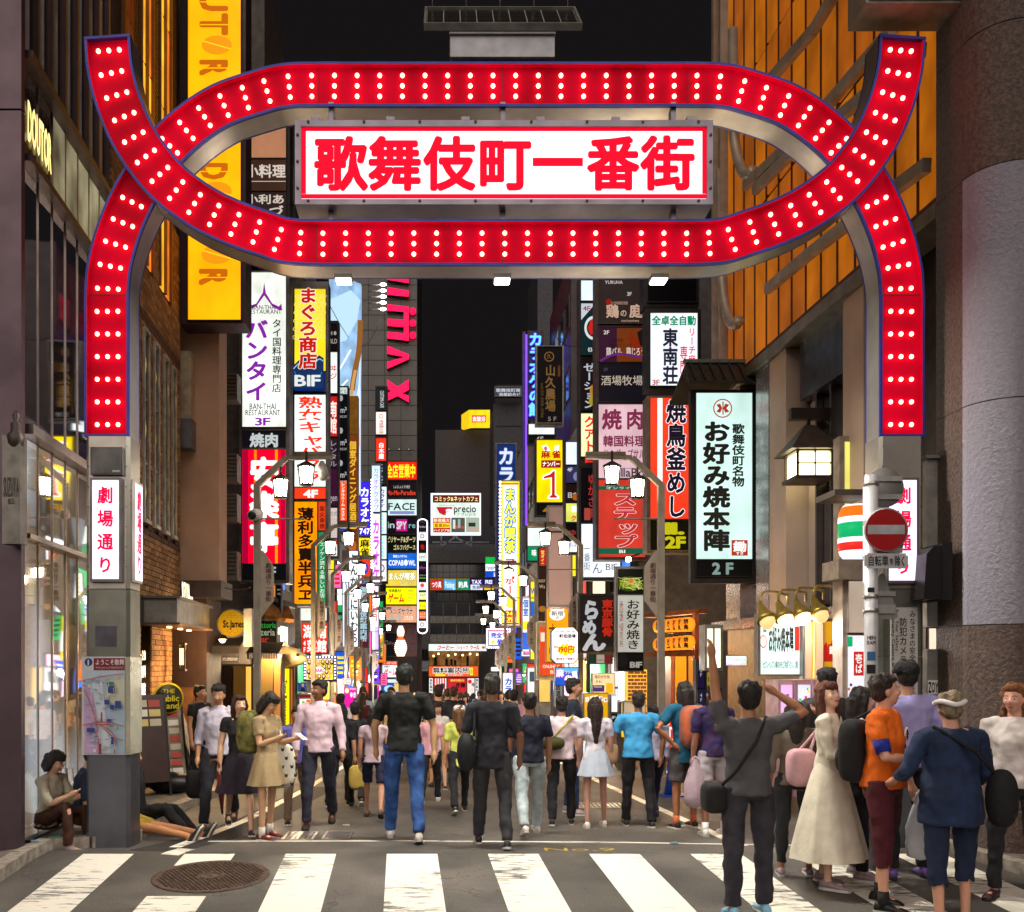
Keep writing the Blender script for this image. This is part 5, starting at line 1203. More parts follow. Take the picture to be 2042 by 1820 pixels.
for i, (x0, x1, c, st_, tc) in enumerate(((858, 883, 'c03030', 'つり具', 'ffffff'), (884.5, 909.5, '58a8e0', 'Fishing', 'e0f4ff'), (911, 936, '208868', '釣具', 'ffffff'), (937.5, 963, '2c1c88', 'TAX', 'ffffff'), (964.5, 985, '2c1c88', 'FREE', 'ffffff'))):
 its = [('H', st_, x0 + 3, 1160 if i < 3 else 1157, x1 - 3, 1173 if i < 3 else 1165, tc, .03)]
 if i == 3: its = [('R', x0 + .5, 1166.5, x1 - .5, 1177, 'e0e8f4'), ('H', '免税', x0 + 4, 1168, x1 - 5, 1176, '2a2a80', .02)] + its
 if i == 4: its = [('R', x0 + .5, 1168, x1 - .5, 1177, 'f0c820')] + its
 sign('shop_sign', ['red fishing tackle sign on the office building', 'light blue fishing sign between the red and green ones', 'green fishing tackle sign on the office building', 'purple and white tax free sign on the office building', 'purple and yellow sign at the right end of the fishing shop row'][i], 'lit sign', (x0 - .7, 1154, x1 + .7, 1179), 83.2, .25, [((x0 + .6, 1156, x1 - .6, 1177.5), c, .9, its)], mat('d8c020', .5) if i < 3 else DARKM, 'square signs above the end of the lane')
sign('shop_sign', 'green white and blue convenience store sign left of the comic cafe sign', 'lit sign', (967, 1110, 995, 1153), 70, .3, [((968, 1112, 994, 1125), '10b040', 1, []), ((968, 1125.3, 994, 1140), 'f4fafa', 1.1, [('H', 'FamilyMart', 970, 1129, 996, 1137, '104888', .02)]), ((968, 1140.5, 994, 1152), '1048c0', 1, [('H', '酒', 984, 1142, 992, 1151, 'ffffff', .03)])])
sign('shop_sign', 'long white coffee shop sign with red katakana at the lane end', 'lit sign', (854, 1284, 971, 1300), 82.6, .6, [((855, 1285, 970, 1299), 'dfe8e4', 1, [('H', 'コーヒー', 871, 1287, 906, 1297, 'c01838', .04, None, 0, .1), ('H', 'ショップ', 912, 1288, 933, 1296, 'c01838', .03), ('H', 'クール', 937, 1287, 956, 1297, 'c01838', .04), ('C', 964, 1292, 3.5, 2.5, 'c86020')])])
sign('shop_sign', 'long orange free information centre sign above the far crowd', 'lit sign', (854, 1328, 955, 1351), 82, .7, [((855.5, 1329.5, 953.5, 1349.5), 'f05a1e', 1, [('H', '無料案内所', 863, 1331, 936, 1344, '101010', .03, 'f4f8f0', .06), ('R', 868, 1345, 888, 1349, 'f0d820'), ('H', 'ファイナルアンサー', 892, 1344.5, 924, 1349, 'f8f8f8', .02), ('R', 937, 1332, 943, 1347, 'f0e040'), ('H', '駐車場', 938, 1334, 942, 1345, '404010', .0)])])
sign('storefront', 'red and white striped information centre shop front under the orange sign', 'storefront', (854, 1351.5, 955, 1398), 82.3, .5,
       [((856, 1353, 863, 1396), 'f8f8f0', 1, [('V', '無料案内', 857, 1354, 862, 1380, '101010', .03)]), ((865, 1353, 890, 1396), 'f4e8e4', .9, [('R', 865 + k * 5, 1353, 867.5 + k * 5, 1396, 'd82828') for k in range(5)] + [('H', '一番', 867, 1363, 888, 1372, '101010', .04)]), ((892, 1353, 930, 1396), 'c82830', .9, [('H', '無料案内', 898, 1355, 926, 1360, 'f0d040', .03), ('H', 'き倚', 908, 1362, 928, 1372, '101010', .05)]),
       ((932, 1353, 946, 1396), 'f8e8e0', .9, [('C', 937, 1360, 4, 4, 'e02020'), ('V', '侍', 940, 1362, 946, 1370, '101010', .03)]), ((948, 1353, 954, 1396), 'f8f8f0', 1, [('V', '無料案内', 948.5, 1354, 953.5, 1380, '101010', .03)])])
sign('shop_sign', 'small grey panel with thin letters at the far left of the end building', 'sign', (840, 1318, 856, 1340), 82.5, .2, [((841, 1319, 855, 1339), '9a9690', .25, [('H', 'AXY', 843, 1329, 853, 1336, '4a4a48', .0)])])
sign('sauna_sign', 'dark glossy panel with small spy lettering left of the bowling pin', 'sign', (768, 1262, 792, 1310), 61, .3, [((769, 1263, 791, 1309), '1a1a20', .1, [('H', 'inSPyre', 772, 1280, 789, 1286, 'c0a0b0', .02)], {'light': False})])
sign('shop_sign', 'yellow small vertical comic cafe sign left of the dark panel', 'lit sign', (751, 1262, 766, 1310), 57, .3, [((752, 1263, 765, 1309), 'f0a818', 1, [('C', 758, 1271, 4, 4, 'fff0a0'), ('V', 'が茶', 753, 1280, 764, 1304, '1a6858', .04)])])
sign('shop_sign', 'white arcade sign with red katakana above the far crowd', 'lit sign', (762, 1318, 793, 1352), 61, .4, [((763, 1319, 792, 1326), 'f04820', 1, [('H', 'ゲームカーニバル', 766, 1320, 790, 1325, 'ffffff', .02)]), ((763, 1327, 792, 1351), 'e8eef4', 1.1, [('H', '地域最大!', 765, 1328, 778, 1332, '303030', .02), ('H', 'ゲーム', 766, 1334, 790, 1348, 'd02818', .04)])])
sign('shop_sign', 'black sign with small white billiards writing at the arcade corner', 'lit sign', (738, 1326, 761, 1352), 59, .4, [((739, 1327, 760, 1351), '14141a', .35, [('H', 'ビリヤード&ダーツ', 740, 1329, 759, 1334, 'e0e8f0', .02), ('H', 'ゴルフ カラオケ', 740, 1336, 759, 1341, 'e0e8f0', .02), ('H', 'ボウリング', 740, 1343, 756, 1348, 'e0e8f0', .02)])])
sign('storefront', 'magenta lit arcade entrance left of the black haired man', 'storefront', (730, 1353, 761, 1400), 59.5, .4, [((731, 1354, 760, 1364), 'f020c0', 1.1, [('H', 'FACE', 742, 1356, 758, 1362, 'ffd0f0', .03)]), ((731, 1366, 760, 1399), 'f8d8f0', .9, [('R', 744, 1368, 756, 1399, 'd828a8'), ('R', 747, 1366, 753, 1372, 'f0e020')])])
sign('storefront', 'blue and gold lit poster wall in the arcade window', 'storefront', (762, 1354, 796, 1400), 61.2, .4, [((763, 1355, 795, 1362), 'd8e4ea', 1, []), ((763, 1363, 795, 1399), '2050b0', 1, [('C', 776, 1374, 10, 7, 'a8d0f0'), ('C', 782, 1378, 6, 4, 'e8f4ff'), ('R', 786, 1363, 795, 1380, 'e0b868')])])
# ---- right hand signs, far to near
def kanri(): pass
t = thing('neon_sign', 'blue and violet neon katakana sign standing above the lane on the right', 'lit sign', P(1063, 840, 46.5))
mb = MB(); mb.pbox(1042, 662, 1048, 1050, 46.2, .5, mat('4a3a58', .5)); mb.build('mast', t)
mb = MB(); mb.tube([P(1049.5, 668, 46), P(1049.5, 1048, 46)], .05, glow('5a30ff', 3, True, 0), 5); mb.build('neon_tube', t)
l = MB(); items(l, [('V', 'カラオケの館', 1054, 664, 1082, 832, '64c8ff', .035, '5028f0', .05)], frontal(46.2), 1.3, .03); l.build('lettering', t)
mb = MB(); mb.pbox(1052, 660, 1084, 836, 46.3, .35, mat('2a2440', .5)); mb.build('backing', t)
sign('karaoke_sign', 'navy blue vertical karaoke sign behind the yellow comic cafe sign', 'lit sign', (988, 884, 1030, 1255), 62, .5, [((990, 887, 1028, 1250), '142c68', .7, [('V', 'カラオケ', 993, 892, 1026, 1040, 'e8f0ff', .04, '3060c0', .04)])])
mg = [('R', 1000, 964, 1034, 967, 'e03060'), ('R', 1003, 968, 1031, 1240, 'fdfdf6'), ('V', 'まんが喫茶', 1006, 974, 1028, 1104, 'f6f020', .035, '1070c8', .1), ('V', 'マンボー', 1007, 1112, 1027, 1186, 'e82818', .035, 'ffffff', .05), ('C', 1017, 1202, 10, 12, 'f8e040'), ('P', [(1024, 1194), (1032, 1198), (1024, 1204)], 'f09020'), ('R', 1007, 1218, 1030, 1241, 'e83010'), ('H', '24h', 1009, 1220, 1028, 1229, 'f8f040', .04), ('H', 'OPEN', 1008, 1231, 1029, 1240, 'f8f040', .03), ('R', 1000, 1243, 1034, 1246, '5030c0')]
t = sign('comic_cafe_sign', 'tall yellow framed comic cafe sign edged with white bulbs', 'lit sign', (996, 958, 1040, 1252), 50, .6, [((999.5, 961, 1035.5, 1248), 'f2dc20', 1.1, mg)], mat('8a8a90', .4, .5))
bulbs_row(t, [P(997.3, 962 + i * 7.2, 49.7) for i in range(40)], .06, glow('fff8f0', 5, False, 0))
t = sign('private_room_sign', 'blue lettered private room sign framed by square white lights', 'lit sign', (969, 1253, 1019, 1294), 40, .3, [((975, 1258, 1013, 1289), 'f4f8ff', 1.15, [('R', 975, 1258, 1013, 1260, 'e83080'), ('R', 975, 1287, 1013, 1289, '8030e0'), ('H', '完全', 979, 1262, 1001, 1273, '1428b0', .045), ('H', '個室', 991, 1275, 1012, 1287, '1428b0', .045), ('C', 1007, 1266, 5.5, 5, 'e82818'), ('H', '100%', 1003, 1265, 1011, 1269, 'f8e820', .03), ('C', 983, 1281, 4, 4, 'f0e030')])], mat('484868', .4))
bulbs_row(t, [P(971.5, 1256 + i * 4.4, 39.8) for i in range(9)] + [P(1016.5, 1256 + i * 4.4, 39.8) for i in range(9)] + [P(975 + i * 4.6, 1255.3, 39.8) for i in range(9)] + [P(975 + i * 4.6, 1291.7, 39.8) for i in range(9)], .035, glow('f4f0ff', 5, False, 0))
sign('farm_sign', 'black sign with gold brush characters and 5F, high on the right', 'sign', (1068, 690, 1124, 849), 36, .35, [((1070.5, 693, 1121, 845), '1c1116', .12, [('C', 1095, 712, 10, 10, 'd0a050', .8), ('H', '久', 1090, 706, 1100, 717, 'd0a050', .01), ('V', '山久農場', 1087, 728, 1108, 822, 'c89a58', .03), ('R', 1111, 728, 1118, 754, '5a1418'), ('V', '全席個室', 1112, 730, 1117, 752, 'c89a58', .0), ('K', 'tel.03-5515-0916', 1078, 765, 1084, 835, 'b08850', .0), ('H', '5 F', 1092, 832, 1110, 841, 'e8e0d8', .02)], {'light': False})], mat('8a8682', .4, .6))
sign('blank_sign', 'white glowing panel hanging just below the black and gold sign', 'lit sign', (1052, 844, 1108, 888), 38, .3, [((1054, 847, 1105, 868), 'e8eeee', 1, []), ((1054, 870, 1105, 886), '1a1a1e', .3, [('H', '6F', 1070, 871, 1084, 882, 'ffffff', .03)])], DARKM)
sign('mahjong_sign', 'yellow mahjong sign with a big red number one and 4F', 'lit sign', (1067, 876, 1124, 1032), 35, .35, [((1070, 879, 1121, 1003), 'f2d000', 1.05, [('P', [(1080, 890), (1090, 887), (1098, 900), (1088, 904)], 'f4f0e8'), ('C', 1088, 895, 3.5, 4, 'b06080'), ('P', [(1106, 890), (1115, 888), (1114, 900), (1104, 903)], 'f4f0e8'), ('H', '麻', 1079, 899, 1097, 915, 'a01a10', .04), ('H', '雀', 1100, 899, 1118, 915, 'a01a10', .04), ('R', 1079, 919, 1118, 934, '8a1812'), ('H', 'ナンバー', 1081, 921, 1116, 932, 'ffffff', .03), ('P', [(1082, 950), (1096, 944), (1102, 938), (1108, 938), (1108, 986), (1114, 990), (1114, 996), (1092, 996), (1092, 990), (1098, 986), (1098, 954), (1082, 958)], 'ffffff'), ('P', [(1084, 952), (1097, 947), (1103, 941), (1106, 941), (1106, 988), (1111, 992), (1111, 994), (1095, 994), (1095, 992), (1100, 988), (1100, 953), (1084, 956)], 'b01c18')]), ((1070, 1005, 1121, 1029), '1a1412', .3, [('H', '4F', 1082, 1009, 1112, 1026, 'e0a010', .03)])], DARKM)
sign('blank_sign', 'white sign with a green base below the yellow mahjong sign', 'lit sign', (1050, 1052, 1092, 1122), 39, .3, [((1052, 1054, 1089, 1090), 'e0f0ea', 1, []), ((1052, 1091, 1089, 1119), '108858', .9, [('H', '味', 1060, 1096, 1070, 1110, 'f0f8f0', .03)])], DARKM)
sign('dining_sign', 'narrow red and gold dining sign above the pale blank panel', 'lit sign', (1073, 1092, 1092, 1160), 33, .3, [((1075, 1094, 1090, 1158), 'b82818', .9, [('V', '堂ダイニング', 1078, 1098, 1086, 1146, 'f8d860', .02)])], DARKM)
sign('blank_sign', 'large blank pale pink signboard above the orange Shinjuku banner', 'sign', (1092, 1008, 1142, 1212), 30, .35, [((1094, 1064, 1138, 1208), 'c9a090', .42, [], {'uneven': .05}), ((1094, 1012, 1138, 1060), 'c0988a', .35, [])], mat('9a8c84', .4, .5))
sign('sign_tower', 'black narrow sign column with fire, noodle and club panels, right side', 'lit sign', (1126, 880, 1155, 1105), 28, .4, [((1128, 883, 1153, 928), 'dfe8f4', 1, []), ((1128, 931, 1153, 964), '3a3560', .6, [('H', '4F', 1131, 933, 1142, 941, 'f4f4f8', .02), ('C', 1150, 951, 7, 9, '8890b8')]), ((1128, 968, 1153, 1001), '2a160e', .5, [('H', '日本', 1131, 982, 1152, 994, 'f0ece8', .03), ('C', 1148, 992, 7, 7, 'c86a18')]), ((1128, 1005, 1153, 1042), 'd8dc60', 1, [('H', 'ク', 1138, 1028, 1150, 1040, 'c02018', .04), ('R', 1140, 1010, 1150, 1022, 'e8e8ec')]), ((1128, 1045, 1153, 1078), '120c10', .3, [('H', 'ゆ', 1133, 1056, 1150, 1070, 'f04838', .02)]), ((1128, 1080, 1153, 1102), 'e4ecf2', 1, [('H', '居は', 1131, 1082, 1150, 1092, '202428', .0)])], DARKM)
sign('sign_tower', 'tall sign column with a red rooster circle over white noodle shop panel', 'lit sign', (1154, 555, 1192, 1047), 26, .4, [((1158, 561, 1187, 602), 'd8e8f0', 1.05, []), ((1158, 606, 1187, 710), '0e2a30', .6, [('P', [(1158, 606), (1187, 606), (1158, 640)], 'd4e0ec'), ('H', '4F', 1162, 611, 1178, 621, 'a01828', .02), ('C', 1184, 655, 19, 24, 'e8f0f0', .75), ('P', [(1178, 640), (1186, 634), (1187, 668), (1177, 668), (1172, 656)], 'e02020'), ('H', '03-6', 1172, 694, 1188, 703, 'e8f0f0', .02)]), ((1158, 717, 1187, 820), '201418', .45, [('V', 'ゼーション', 1163, 724, 1187, 816, 'dce8f4', .03), ('C', 1182, 780, 6, 12, 'e09830'), ('C', 1180, 800, 6, 10, 'c8b820')]), ((1158, 826, 1187, 912), 'e8ecb0', 1.05, [('V', 'クアトロ', 1164, 830, 1188, 926, 'd82818', .04)]), ((1158, 935, 1187, 1042), '140e14', .35, [('V', 'ゆかさま', 1172, 945, 1187, 1035, 'f04838', .02), ('R', 1165, 1014, 1177, 1038, 'e06050')])], DARKM)
sign('noodle_sign', 'white sign with thin black characters and B1F under the sign columns', 'lit sign', (1154, 1042, 1240, 1158), 25.6, .35, [((1158.5, 1046, 1236, 1152), 'dce6f0', 1.1, [('V', '一番街', 1164, 1086, 1177, 1138, '202028', .0), ('V', 'うまもん', 1180, 1050, 1202, 1146, '202028', .0), ('H', '屋', 1206, 1046, 1228, 1070, '202028', .0), ('H', 'B1F', 1207, 1124, 1232, 1138, '202028', .0)])], DARKM)
roos = [('R', 1194, 655, 1286, 722, '7a3810'), ('R', 1194, 655, 1230, 722, '3a1830'), ('P', [(1252, 672), (1260, 660), (1266, 676), (1278, 668), (1284, 690), (1270, 708), (1262, 712), (1256, 694)], '8a2a10'), ('P', [(1270, 664), (1280, 658), (1287, 672), (1284, 694), (1276, 690)], '1c1410'), ('H', '2F', 1203, 660, 1215, 668, 'f0e8e0', .02), ('H', '和風個室', 1214, 676, 1242, 684, '301008', .0), ('H', '鶏焼ダイニング', 1214, 686, 1260, 694, '301008', .0), ('H', '鶏バル', 1208, 694, 1240, 712, 'e8dcd0', .02), ('H', '鶏じろう', 1248, 694, 1286, 712, 'e8dcd0', .02), ('L', [(1196, 722), (1230, 708), (1286, 716)], 5, '6a2a7a')]
sign('sign_tower', 'wide dark sign tower with a rooster picture above pink barbecue and red coffee panels', 'lit sign', (1188, 540, 1291, 1117), 24, .5,
       [((1193, 545, 1286, 647), '3a2e2c', .42, [('H', 'YURUHA', 1206, 560, 1242, 567, 'f0e8e4', .02), ('H', '3F', 1250, 583, 1260, 591, 'f0e8e4', .02), ('C', 1214, 604, 6, 7, 'b02018'), ('H', '九州地鶏居酒屋', 1218, 602, 1252, 609, 'e8b8a0', .0), ('H', '鶏', 1208, 608, 1234, 636, 'f0c8b0', .03), ('H', 'の', 1236, 618, 1250, 634, 'f0c8b0', .02), ('H', '庭', 1254, 608, 1282, 636, 'f0c8b0', .03), ('H', 'torinoniwa', 1238, 638, 1274, 644, 'f0c8b0', .0)], {'light': False}),
       ((1193, 654, 1286, 724), '3a1838', .6, roos), ((1193, 725, 1286, 803), '1c1822', .4, [('H', '2F', 1203, 734, 1213, 741, '6a6070', .0), ('H', '酒場牧場', 1198, 749, 1282, 770, 'e8d8c8', .01)], {'light': False}),
       ((1193, 808, 1286, 955), 'dcb8c0', .82, [('H', '焼', 1200, 816, 1240, 858, '7a2848', .035), ('H', '肉', 1248, 816, 1284, 858, '7a2848', .035), ('H', '韓国料理', 1202, 869, 1286, 892, '7a2848', .03), ('H', 'サムギョプサル', 1202, 896, 1286, 916, '7a2848', .02), ('R', 1232, 934, 1286, 936, 'b090a8'), ('H', 'VillaBo', 1216, 934, 1286, 952, '40343c', .02)]),
       ((1193, 958, 1286, 1112), 'c8382c', .85, [('R', 1193, 970, 1286, 978, '145840'), ('H', 'オンライン', 1208, 971, 1270, 977, 'd8e0d8', .01), ('V', 'ステップ', 1222, 982, 1270, 1094, 'b02838', .035, 'e8d0c4', .03), ('R', 1193, 1094, 1286, 1106, '145840'), ('H', 'B1', 1234, 1097, 1247, 1104, 'e8e8e0', .02)])], mat('4a3c38', .4, .4))
sign('dark_sign', 'unlit black sign box above the white mahjong parlour sign', 'sign', (1284, 545, 1394, 612), 21.8, .5, [((1291, 550, 1388, 604), '141318', .04, [('C', 1309, 559, 11, 8, 'e830d0', .6)], {'light': False})], DARKM)
sign('mahjong_parlour_sign', 'white sign with green heading and black vertical characters, 3F', 'lit sign', (1288, 616, 1398, 778), 21.3, .4, [((1296, 626, 1390, 771), 'e6eefa', 1.05, [('H', '全卓全自動', 1300, 630, 1388, 650, '0a7a50', .04), ('V', '東南荘', 1321, 655, 1352, 768, '201c2c', .035), ('V', 'リーチ麻', 1372, 654, 1387, 726, 'c81828', .02), ('V', '専門店', 1355, 690, 1371, 776, 'c81828', .02), ('H', '3F', 1300, 758, 1316, 769, 'a01828', .02)])], DARKM)
sign('skewer_sign', 'red vertical sign with white edged black brush characters and yellow 11.2F', 'lit sign', (1290, 790, 1398, 1103), 20.4, .45, [((1296, 795, 1394, 1036), 'f23c20', 1, [('R', 1311, 795, 1321, 1036, 'fff8f0'), ('V', '焼鳥釜めし', 1328, 798, 1368, 1034, '1a1020', .035, 'f6f0f4', .03)]), ((1296, 1038, 1394, 1098), '1c1a08', .4, [('H', '11.', 1326, 1042, 1366, 1066, 'f4f020', .05), ('H', '2F', 1326, 1070, 1368, 1094, 'f4f020', .05)])], mat('7a6c5c', .4, .5))
# big green-white sign under its own little roof
def jin_sign():
 t = sign('pancake_house_sign', 'big pale green sign with black brush characters under a small dark metal roof', 'lit sign', (1377, 778, 1510, 1164), 16.2, .14,
        [((1387, 785, 1499, 1116), 'c8e8e0', 1.0, [('C', 1441, 815, 19, 19, 'a02c14', .88), ('P', [(1428, 808), (1436, 806), (1440, 815), (1436, 824), (1428, 822), (1434, 815)], 'a02c14'), ('P', [(1454, 808), (1446, 806), (1442, 815), (1446, 824), (1454, 822), (1448, 815)], 'a02c14'), ('R', 1440, 802, 1442.5, 828, 'a02c14'),
         ('V', 'お好み焼本陣', 1401, 840, 1455, 1100, '1c1814', .045), ('V', '歌舞伎町名物', 1459, 846, 1484, 972, '1c1814', .035), ('R', 1458, 1078, 1490, 1109, 'a03018'), ('H', '鋤', 1461, 1080, 1488, 1102, 'f0ece4', .035), ('H', 'すき', 1466, 1101, 1482, 1108, 'f0ece4', .02)], {'uneven': .12}),
        ((1387, 1118, 1499, 1150), '181614', .25, [('H', '2 F', 1420, 1122, 1463, 1146, 'b8ded8', .045)])], mat('26221f', .5, .3))
 mb = MB(); rf = mat('2b2a28', .5, .4, .2, 6); a = P(1372, 728, 16.2); b = P(1518, 728, 16.2)
 z0, z1 = P(0, 778, 16.2).z, P(0, 733, 16.2).z
 mb.poly([(a.x - .1, 15.75, z0 + .02), (b.x + .1, 15.75, z0 + .02), (b.x + .02, 16.3, z1 + .1), (a.x - .02, 16.3, z1 + .1)], rf, (0, .02, -.04)); mb.poly([(a.x - .02, 16.31, z1 + .1), (b.x + .02, 16.31, z1 + .1), (b.x + .1, 17.1, z0 + .02), (a.x - .1, 17.1, z0 + .02)], rf, (0, -.02, -.04)); mb.build('roof', t)
 for i in range(8):
  x = a.x + .04 + i * (b.x - a.x - .08) / 7; m2 = MB(); m2.bar((x - .03, 15.74, z0 + .05), (x, 16.3, z1 + .13), .025, .03, rf); m2.build('roof_rib', t)
 m2 = MB(); m2.bar((a.x - .05, 16.3, z1 + .13), (b.x + .05, 16.3, z1 + .13), .08, .06, mat('54605c', .5, .3)); m2.build('ridge', t)
 for i, (y0, y1) in enumerate(((820, 886), (1004, 1066))):
  m2 = MB(); m2.pbox(1501, y0, 1545, y1, 16.4, .3, mat('1e1a1c', .5, .2)); m2.build('wall_bracket', t)
jin_sign()
# hanging lantern with a pyramid roof
def pyramid_lantern():
 Y = 13.6; t = thing('hanging_lantern', 'square lantern with a brown pyramid roof and glowing white panes', 'lantern', P(1613, 960, Y))
 br = mat('33231d', .5, .3); c = P(1612, 905, Y); s = Y / FPX
 mb = MB(); z0, z1 = P(0, 905, Y).z, P(0, 850, Y).z
 mb.add([(c.x - 52 * s, Y - .37, z0), (c.x + 52 * s, Y - .37, z0), (c.x + 52 * s, Y + .37, z0), (c.x - 52 * s, Y + .37, z0), (c.x - 9 * s, Y - .06, z1), (c.x + 9 * s, Y - .06, z1), (c.x + 9 * s, Y + .06, z1), (c.x - 9 * s, Y + .06, z1)], [(0, 1, 2, 3), (0, 1, 5, 4)[::1], (1, 2, 6, 5), (2, 3, 7, 6), (3, 0, 4, 7), (4, 5, 6, 7)], mat('4a3c34', .5, .3)); mb.build('roof', t)
 mb = MB(); g0, g1 = P(0, 955, Y).z, P(0, 907, Y).z; h = .24
 for x in (-h, h):
  for y in (-h, h): mb.box((c.x + x - .015, Y + y - .015, g0), (c.x + x + .015, Y + y + .015, g1), br)
 mb.box((c.x - h - .04, Y - h - .04, g0 - .05), (c.x + h + .04, Y + h + .04, g0), br); mb.box((c.x - h - .03, Y - h - .03, g1), (c.x + h + .03, Y + h + .03, g1 + .05), br)
 for y in (-h,): mb.box((c.x - .01, Y + y - .02, g0), (c.x + .01, Y + y, g1), br); mb.box((c.x - h, Y + y - .02, (g0 + g1) / 2 - .01), (c.x + h, Y + y, (g0 + g1) / 2 + .01), br)
 mb.build('frame', t)
 mb = MB(); mb.box((c.x - h + .02, Y - h + .02, g0 + .01), (c.x + h - .02, Y + h - .02, g1 - .01), glow('fff4b8', 6, True, .1)); mb.build('lamp_glass', t)
 mb = MB(); a = P(1575, 827, Y); b = P(1690, 827, Y); mb.bar((a.x, Y, a.z), (b.x, Y, b.z), .12, .16, br); mb.tube([P(1612, 850, Y), P(1612, 805, Y)], .03, br, 6); mb.ball(P(1612, 800, Y), .06, br, 8, 5); mb.poly([P(1650, 840, Y), P(1690, 840, Y), P(1690, 878, Y)], br, (0, .06, 0)); mb.build('bracket_arm', t)
 mb = MB(); mb.pbox(1676, 806, 1706, 880, Y - .1, .3, mat('3d2a26', .5, .2)); mb.build('wall_block', t)
pyramid_lantern()
# ---- lower right cluster
sign('ramen_sign', 'black sign with big white brush hiragana and red vertical characters', 'lit sign', (1153, 1184, 1236, 1304), 20, .35, [((1156, 1188, 1233, 1301), '2c2422', .35, [('H', 'ら', 1162, 1196, 1196, 1238, 'eaf2fc', .06), ('H', 'め', 1160, 1236, 1190, 1266, 'eaf2fc', .06), ('H', 'ん', 1160, 1262, 1208, 1300, 'eaf2fc', .06), ('V', '東京豚骨', 1200, 1196, 1222, 1270, 'f03820', .045)])], mat('1e1a18', .5))
mb = MB()
t = thing('sign_bracket', 'black arms holding the black ramen sign to the next sign', 'bracket', P(1246, 1290, 20)); mb.pbox(1237, 1195, 1262, 1222, 20.1, .15, BLACK); mb.build('arm', t); mb = MB(); mb.pbox(1237, 1277, 1262, 1303, 20.1, .15, BLACK); mb.build('arm', t)
egg = [('C', 1255, 1165, 24, 15, '34500e'), ('C', 1254, 1164, 18, 11, '7a8c22')] + [('L', [(1232 + (i * 37) % 44, 1152 + (i * 53) % 26), (1238 + (i * 37) % 44, 1154 + (i * 29) % 24), (1246 + (i * 37) % 38, 1152 + (i * 17) % 28)], .9, ['e0e070', 'b8c840', 'f0f0a0'][i % 3]) for i in range(26)] + [('C', 1256, 1160, 5, 5, 'e08040')]
sign('okonomiyaki_sign', 'long white sign with black brush writing and a dish photo on top', 'sign', (1229, 1130, 1283, 1340), 17.6, .25, [((1231, 1136, 1282, 1186), '14130e', .55, egg, {'light': False}), ((1231, 1188, 1282, 1301), 'c8c8be', .62, [('V', 'お好み焼き', 1249, 1196, 1276, 1296, '16130f', .02), ('K', 'HIROSHIMA TEPPANYAKI', 1235, 1200, 1243, 1290, '8a2a1c', .01)]), ((1231, 1302, 1282, 1338), '1c1a18', .2, [('C', 1242, 1317, 10, 14, '2a2825'), ('H', 'B1F', 1256, 1320, 1281, 1332, 'f0f0ea', .04), ('R', 1240, 1306, 1244, 1310, '2a2825')], {'light': False})], mat('5a5650', .5))
fl = thing('arm_floodlight', 'bright star shaped white floodlight above the long white sign', 'floodlight', P(1253, 1156 - 46, 17.3))
mb = MB(); mb.ball(P(1253, 1154 - 38, 17.2), .05, glow('fffff0', 40, True, 0), 8, 5); mb.build('lamp_bulb', fl); mb = MB(); mb.tube([P(1253, 1112, 17.25), P(1275, 1105, 17.6)], .015, DARKM, 5); mb.build('arm', fl)
# price board
P190 = [('H', '毎日が激安・品質が自慢', 1109, 1258, 1146, 1262, '801820', .02), ('H', '一軒め酒場', 1107, 1265, 1148, 1273, '181010', .035), ('C', 1128, 1269, 4, 4.5, 'c02028', .8), ('H', '○酎ハイボール各種', 1105, 1277, 1136, 1281, '302020', .0),
  ('P', [(1122 + 0, 1284), (1126, 1288), (1131, 1282), (1134, 1288), (1141, 1284), (1141, 1290), (1148, 1290), (1144, 1296), (1149, 1301), (1142, 1302), (1140, 1309), (1134, 1304), (1126, 1310), (1123, 1304), (1115, 1307), (1116, 1301), (1108, 1300), (1114, 1295), (1109, 1290), (1117, 1290)], 'f4d000'), ('H', '190円', 1114, 1288, 1146, 1303, 'c81c14', .03), ('H', '激安', 1104, 1288, 1112, 1294, 'c02028', .02), ('H', '朝5時まで営業中', 1109, 1312, 1146, 1317, '901820', .03)]
t = thing('price_sign', 'octagonal white sign board with a yellow burst and red price', 'lit sign', P(1127, 1325, 19.4))
F_ = frontal(19.4); oc = [(1108, 1251), (1144, 1251), (1153, 1260), (1153, 1315), (1144, 1324), (1108, 1324), (1099, 1315), (1099, 1260)]
mb = MB(); mb.poly([F_(x, y) for x, y in oc][::-1], DARKM, (0, .25, 0)); mb.build('frame', t)
mb = MB(); mb.poly([F_(1126 + (x - 1126) * .955, 1287.5 + (y - 1287.5) * .965, .012) for x, y in oc][::-1], glow('f0f2f6', 1.1), (0, .01, 0)); po = mb.build('sign_panel', t)
mb = MB(); items(mb, P190, frontal(19.387), 1, .003); mb.build('lettering', po)
sign('banner_sign', 'orange vertical banner with a white pig shaped bubble reading Shinjuku', 'lit sign', (1088, 1213, 1134, 1322), 21.4, .12, [((1089.5, 1214.5, 1132.5, 1320), 'f8a010', 1, [('C', 1111, 1226, 15.5, 12, 'fbf4ee'), ('P', [(1099, 1219), (1096, 1213), (1105, 1216)], 'fbf4ee'), ('P', [(1123, 1219), (1127, 1213), (1117, 1216)], 'fbf4ee'), ('H', '新宿', 1099, 1219, 1124, 1229, '201814', .02), ('H', 'の', 1107, 1229, 1116, 1236, '201814', .02), ('V', '寸の', 1094, 1244, 1106, 1312, '5a2a0a', .03)])], mat('b06a10', .5))
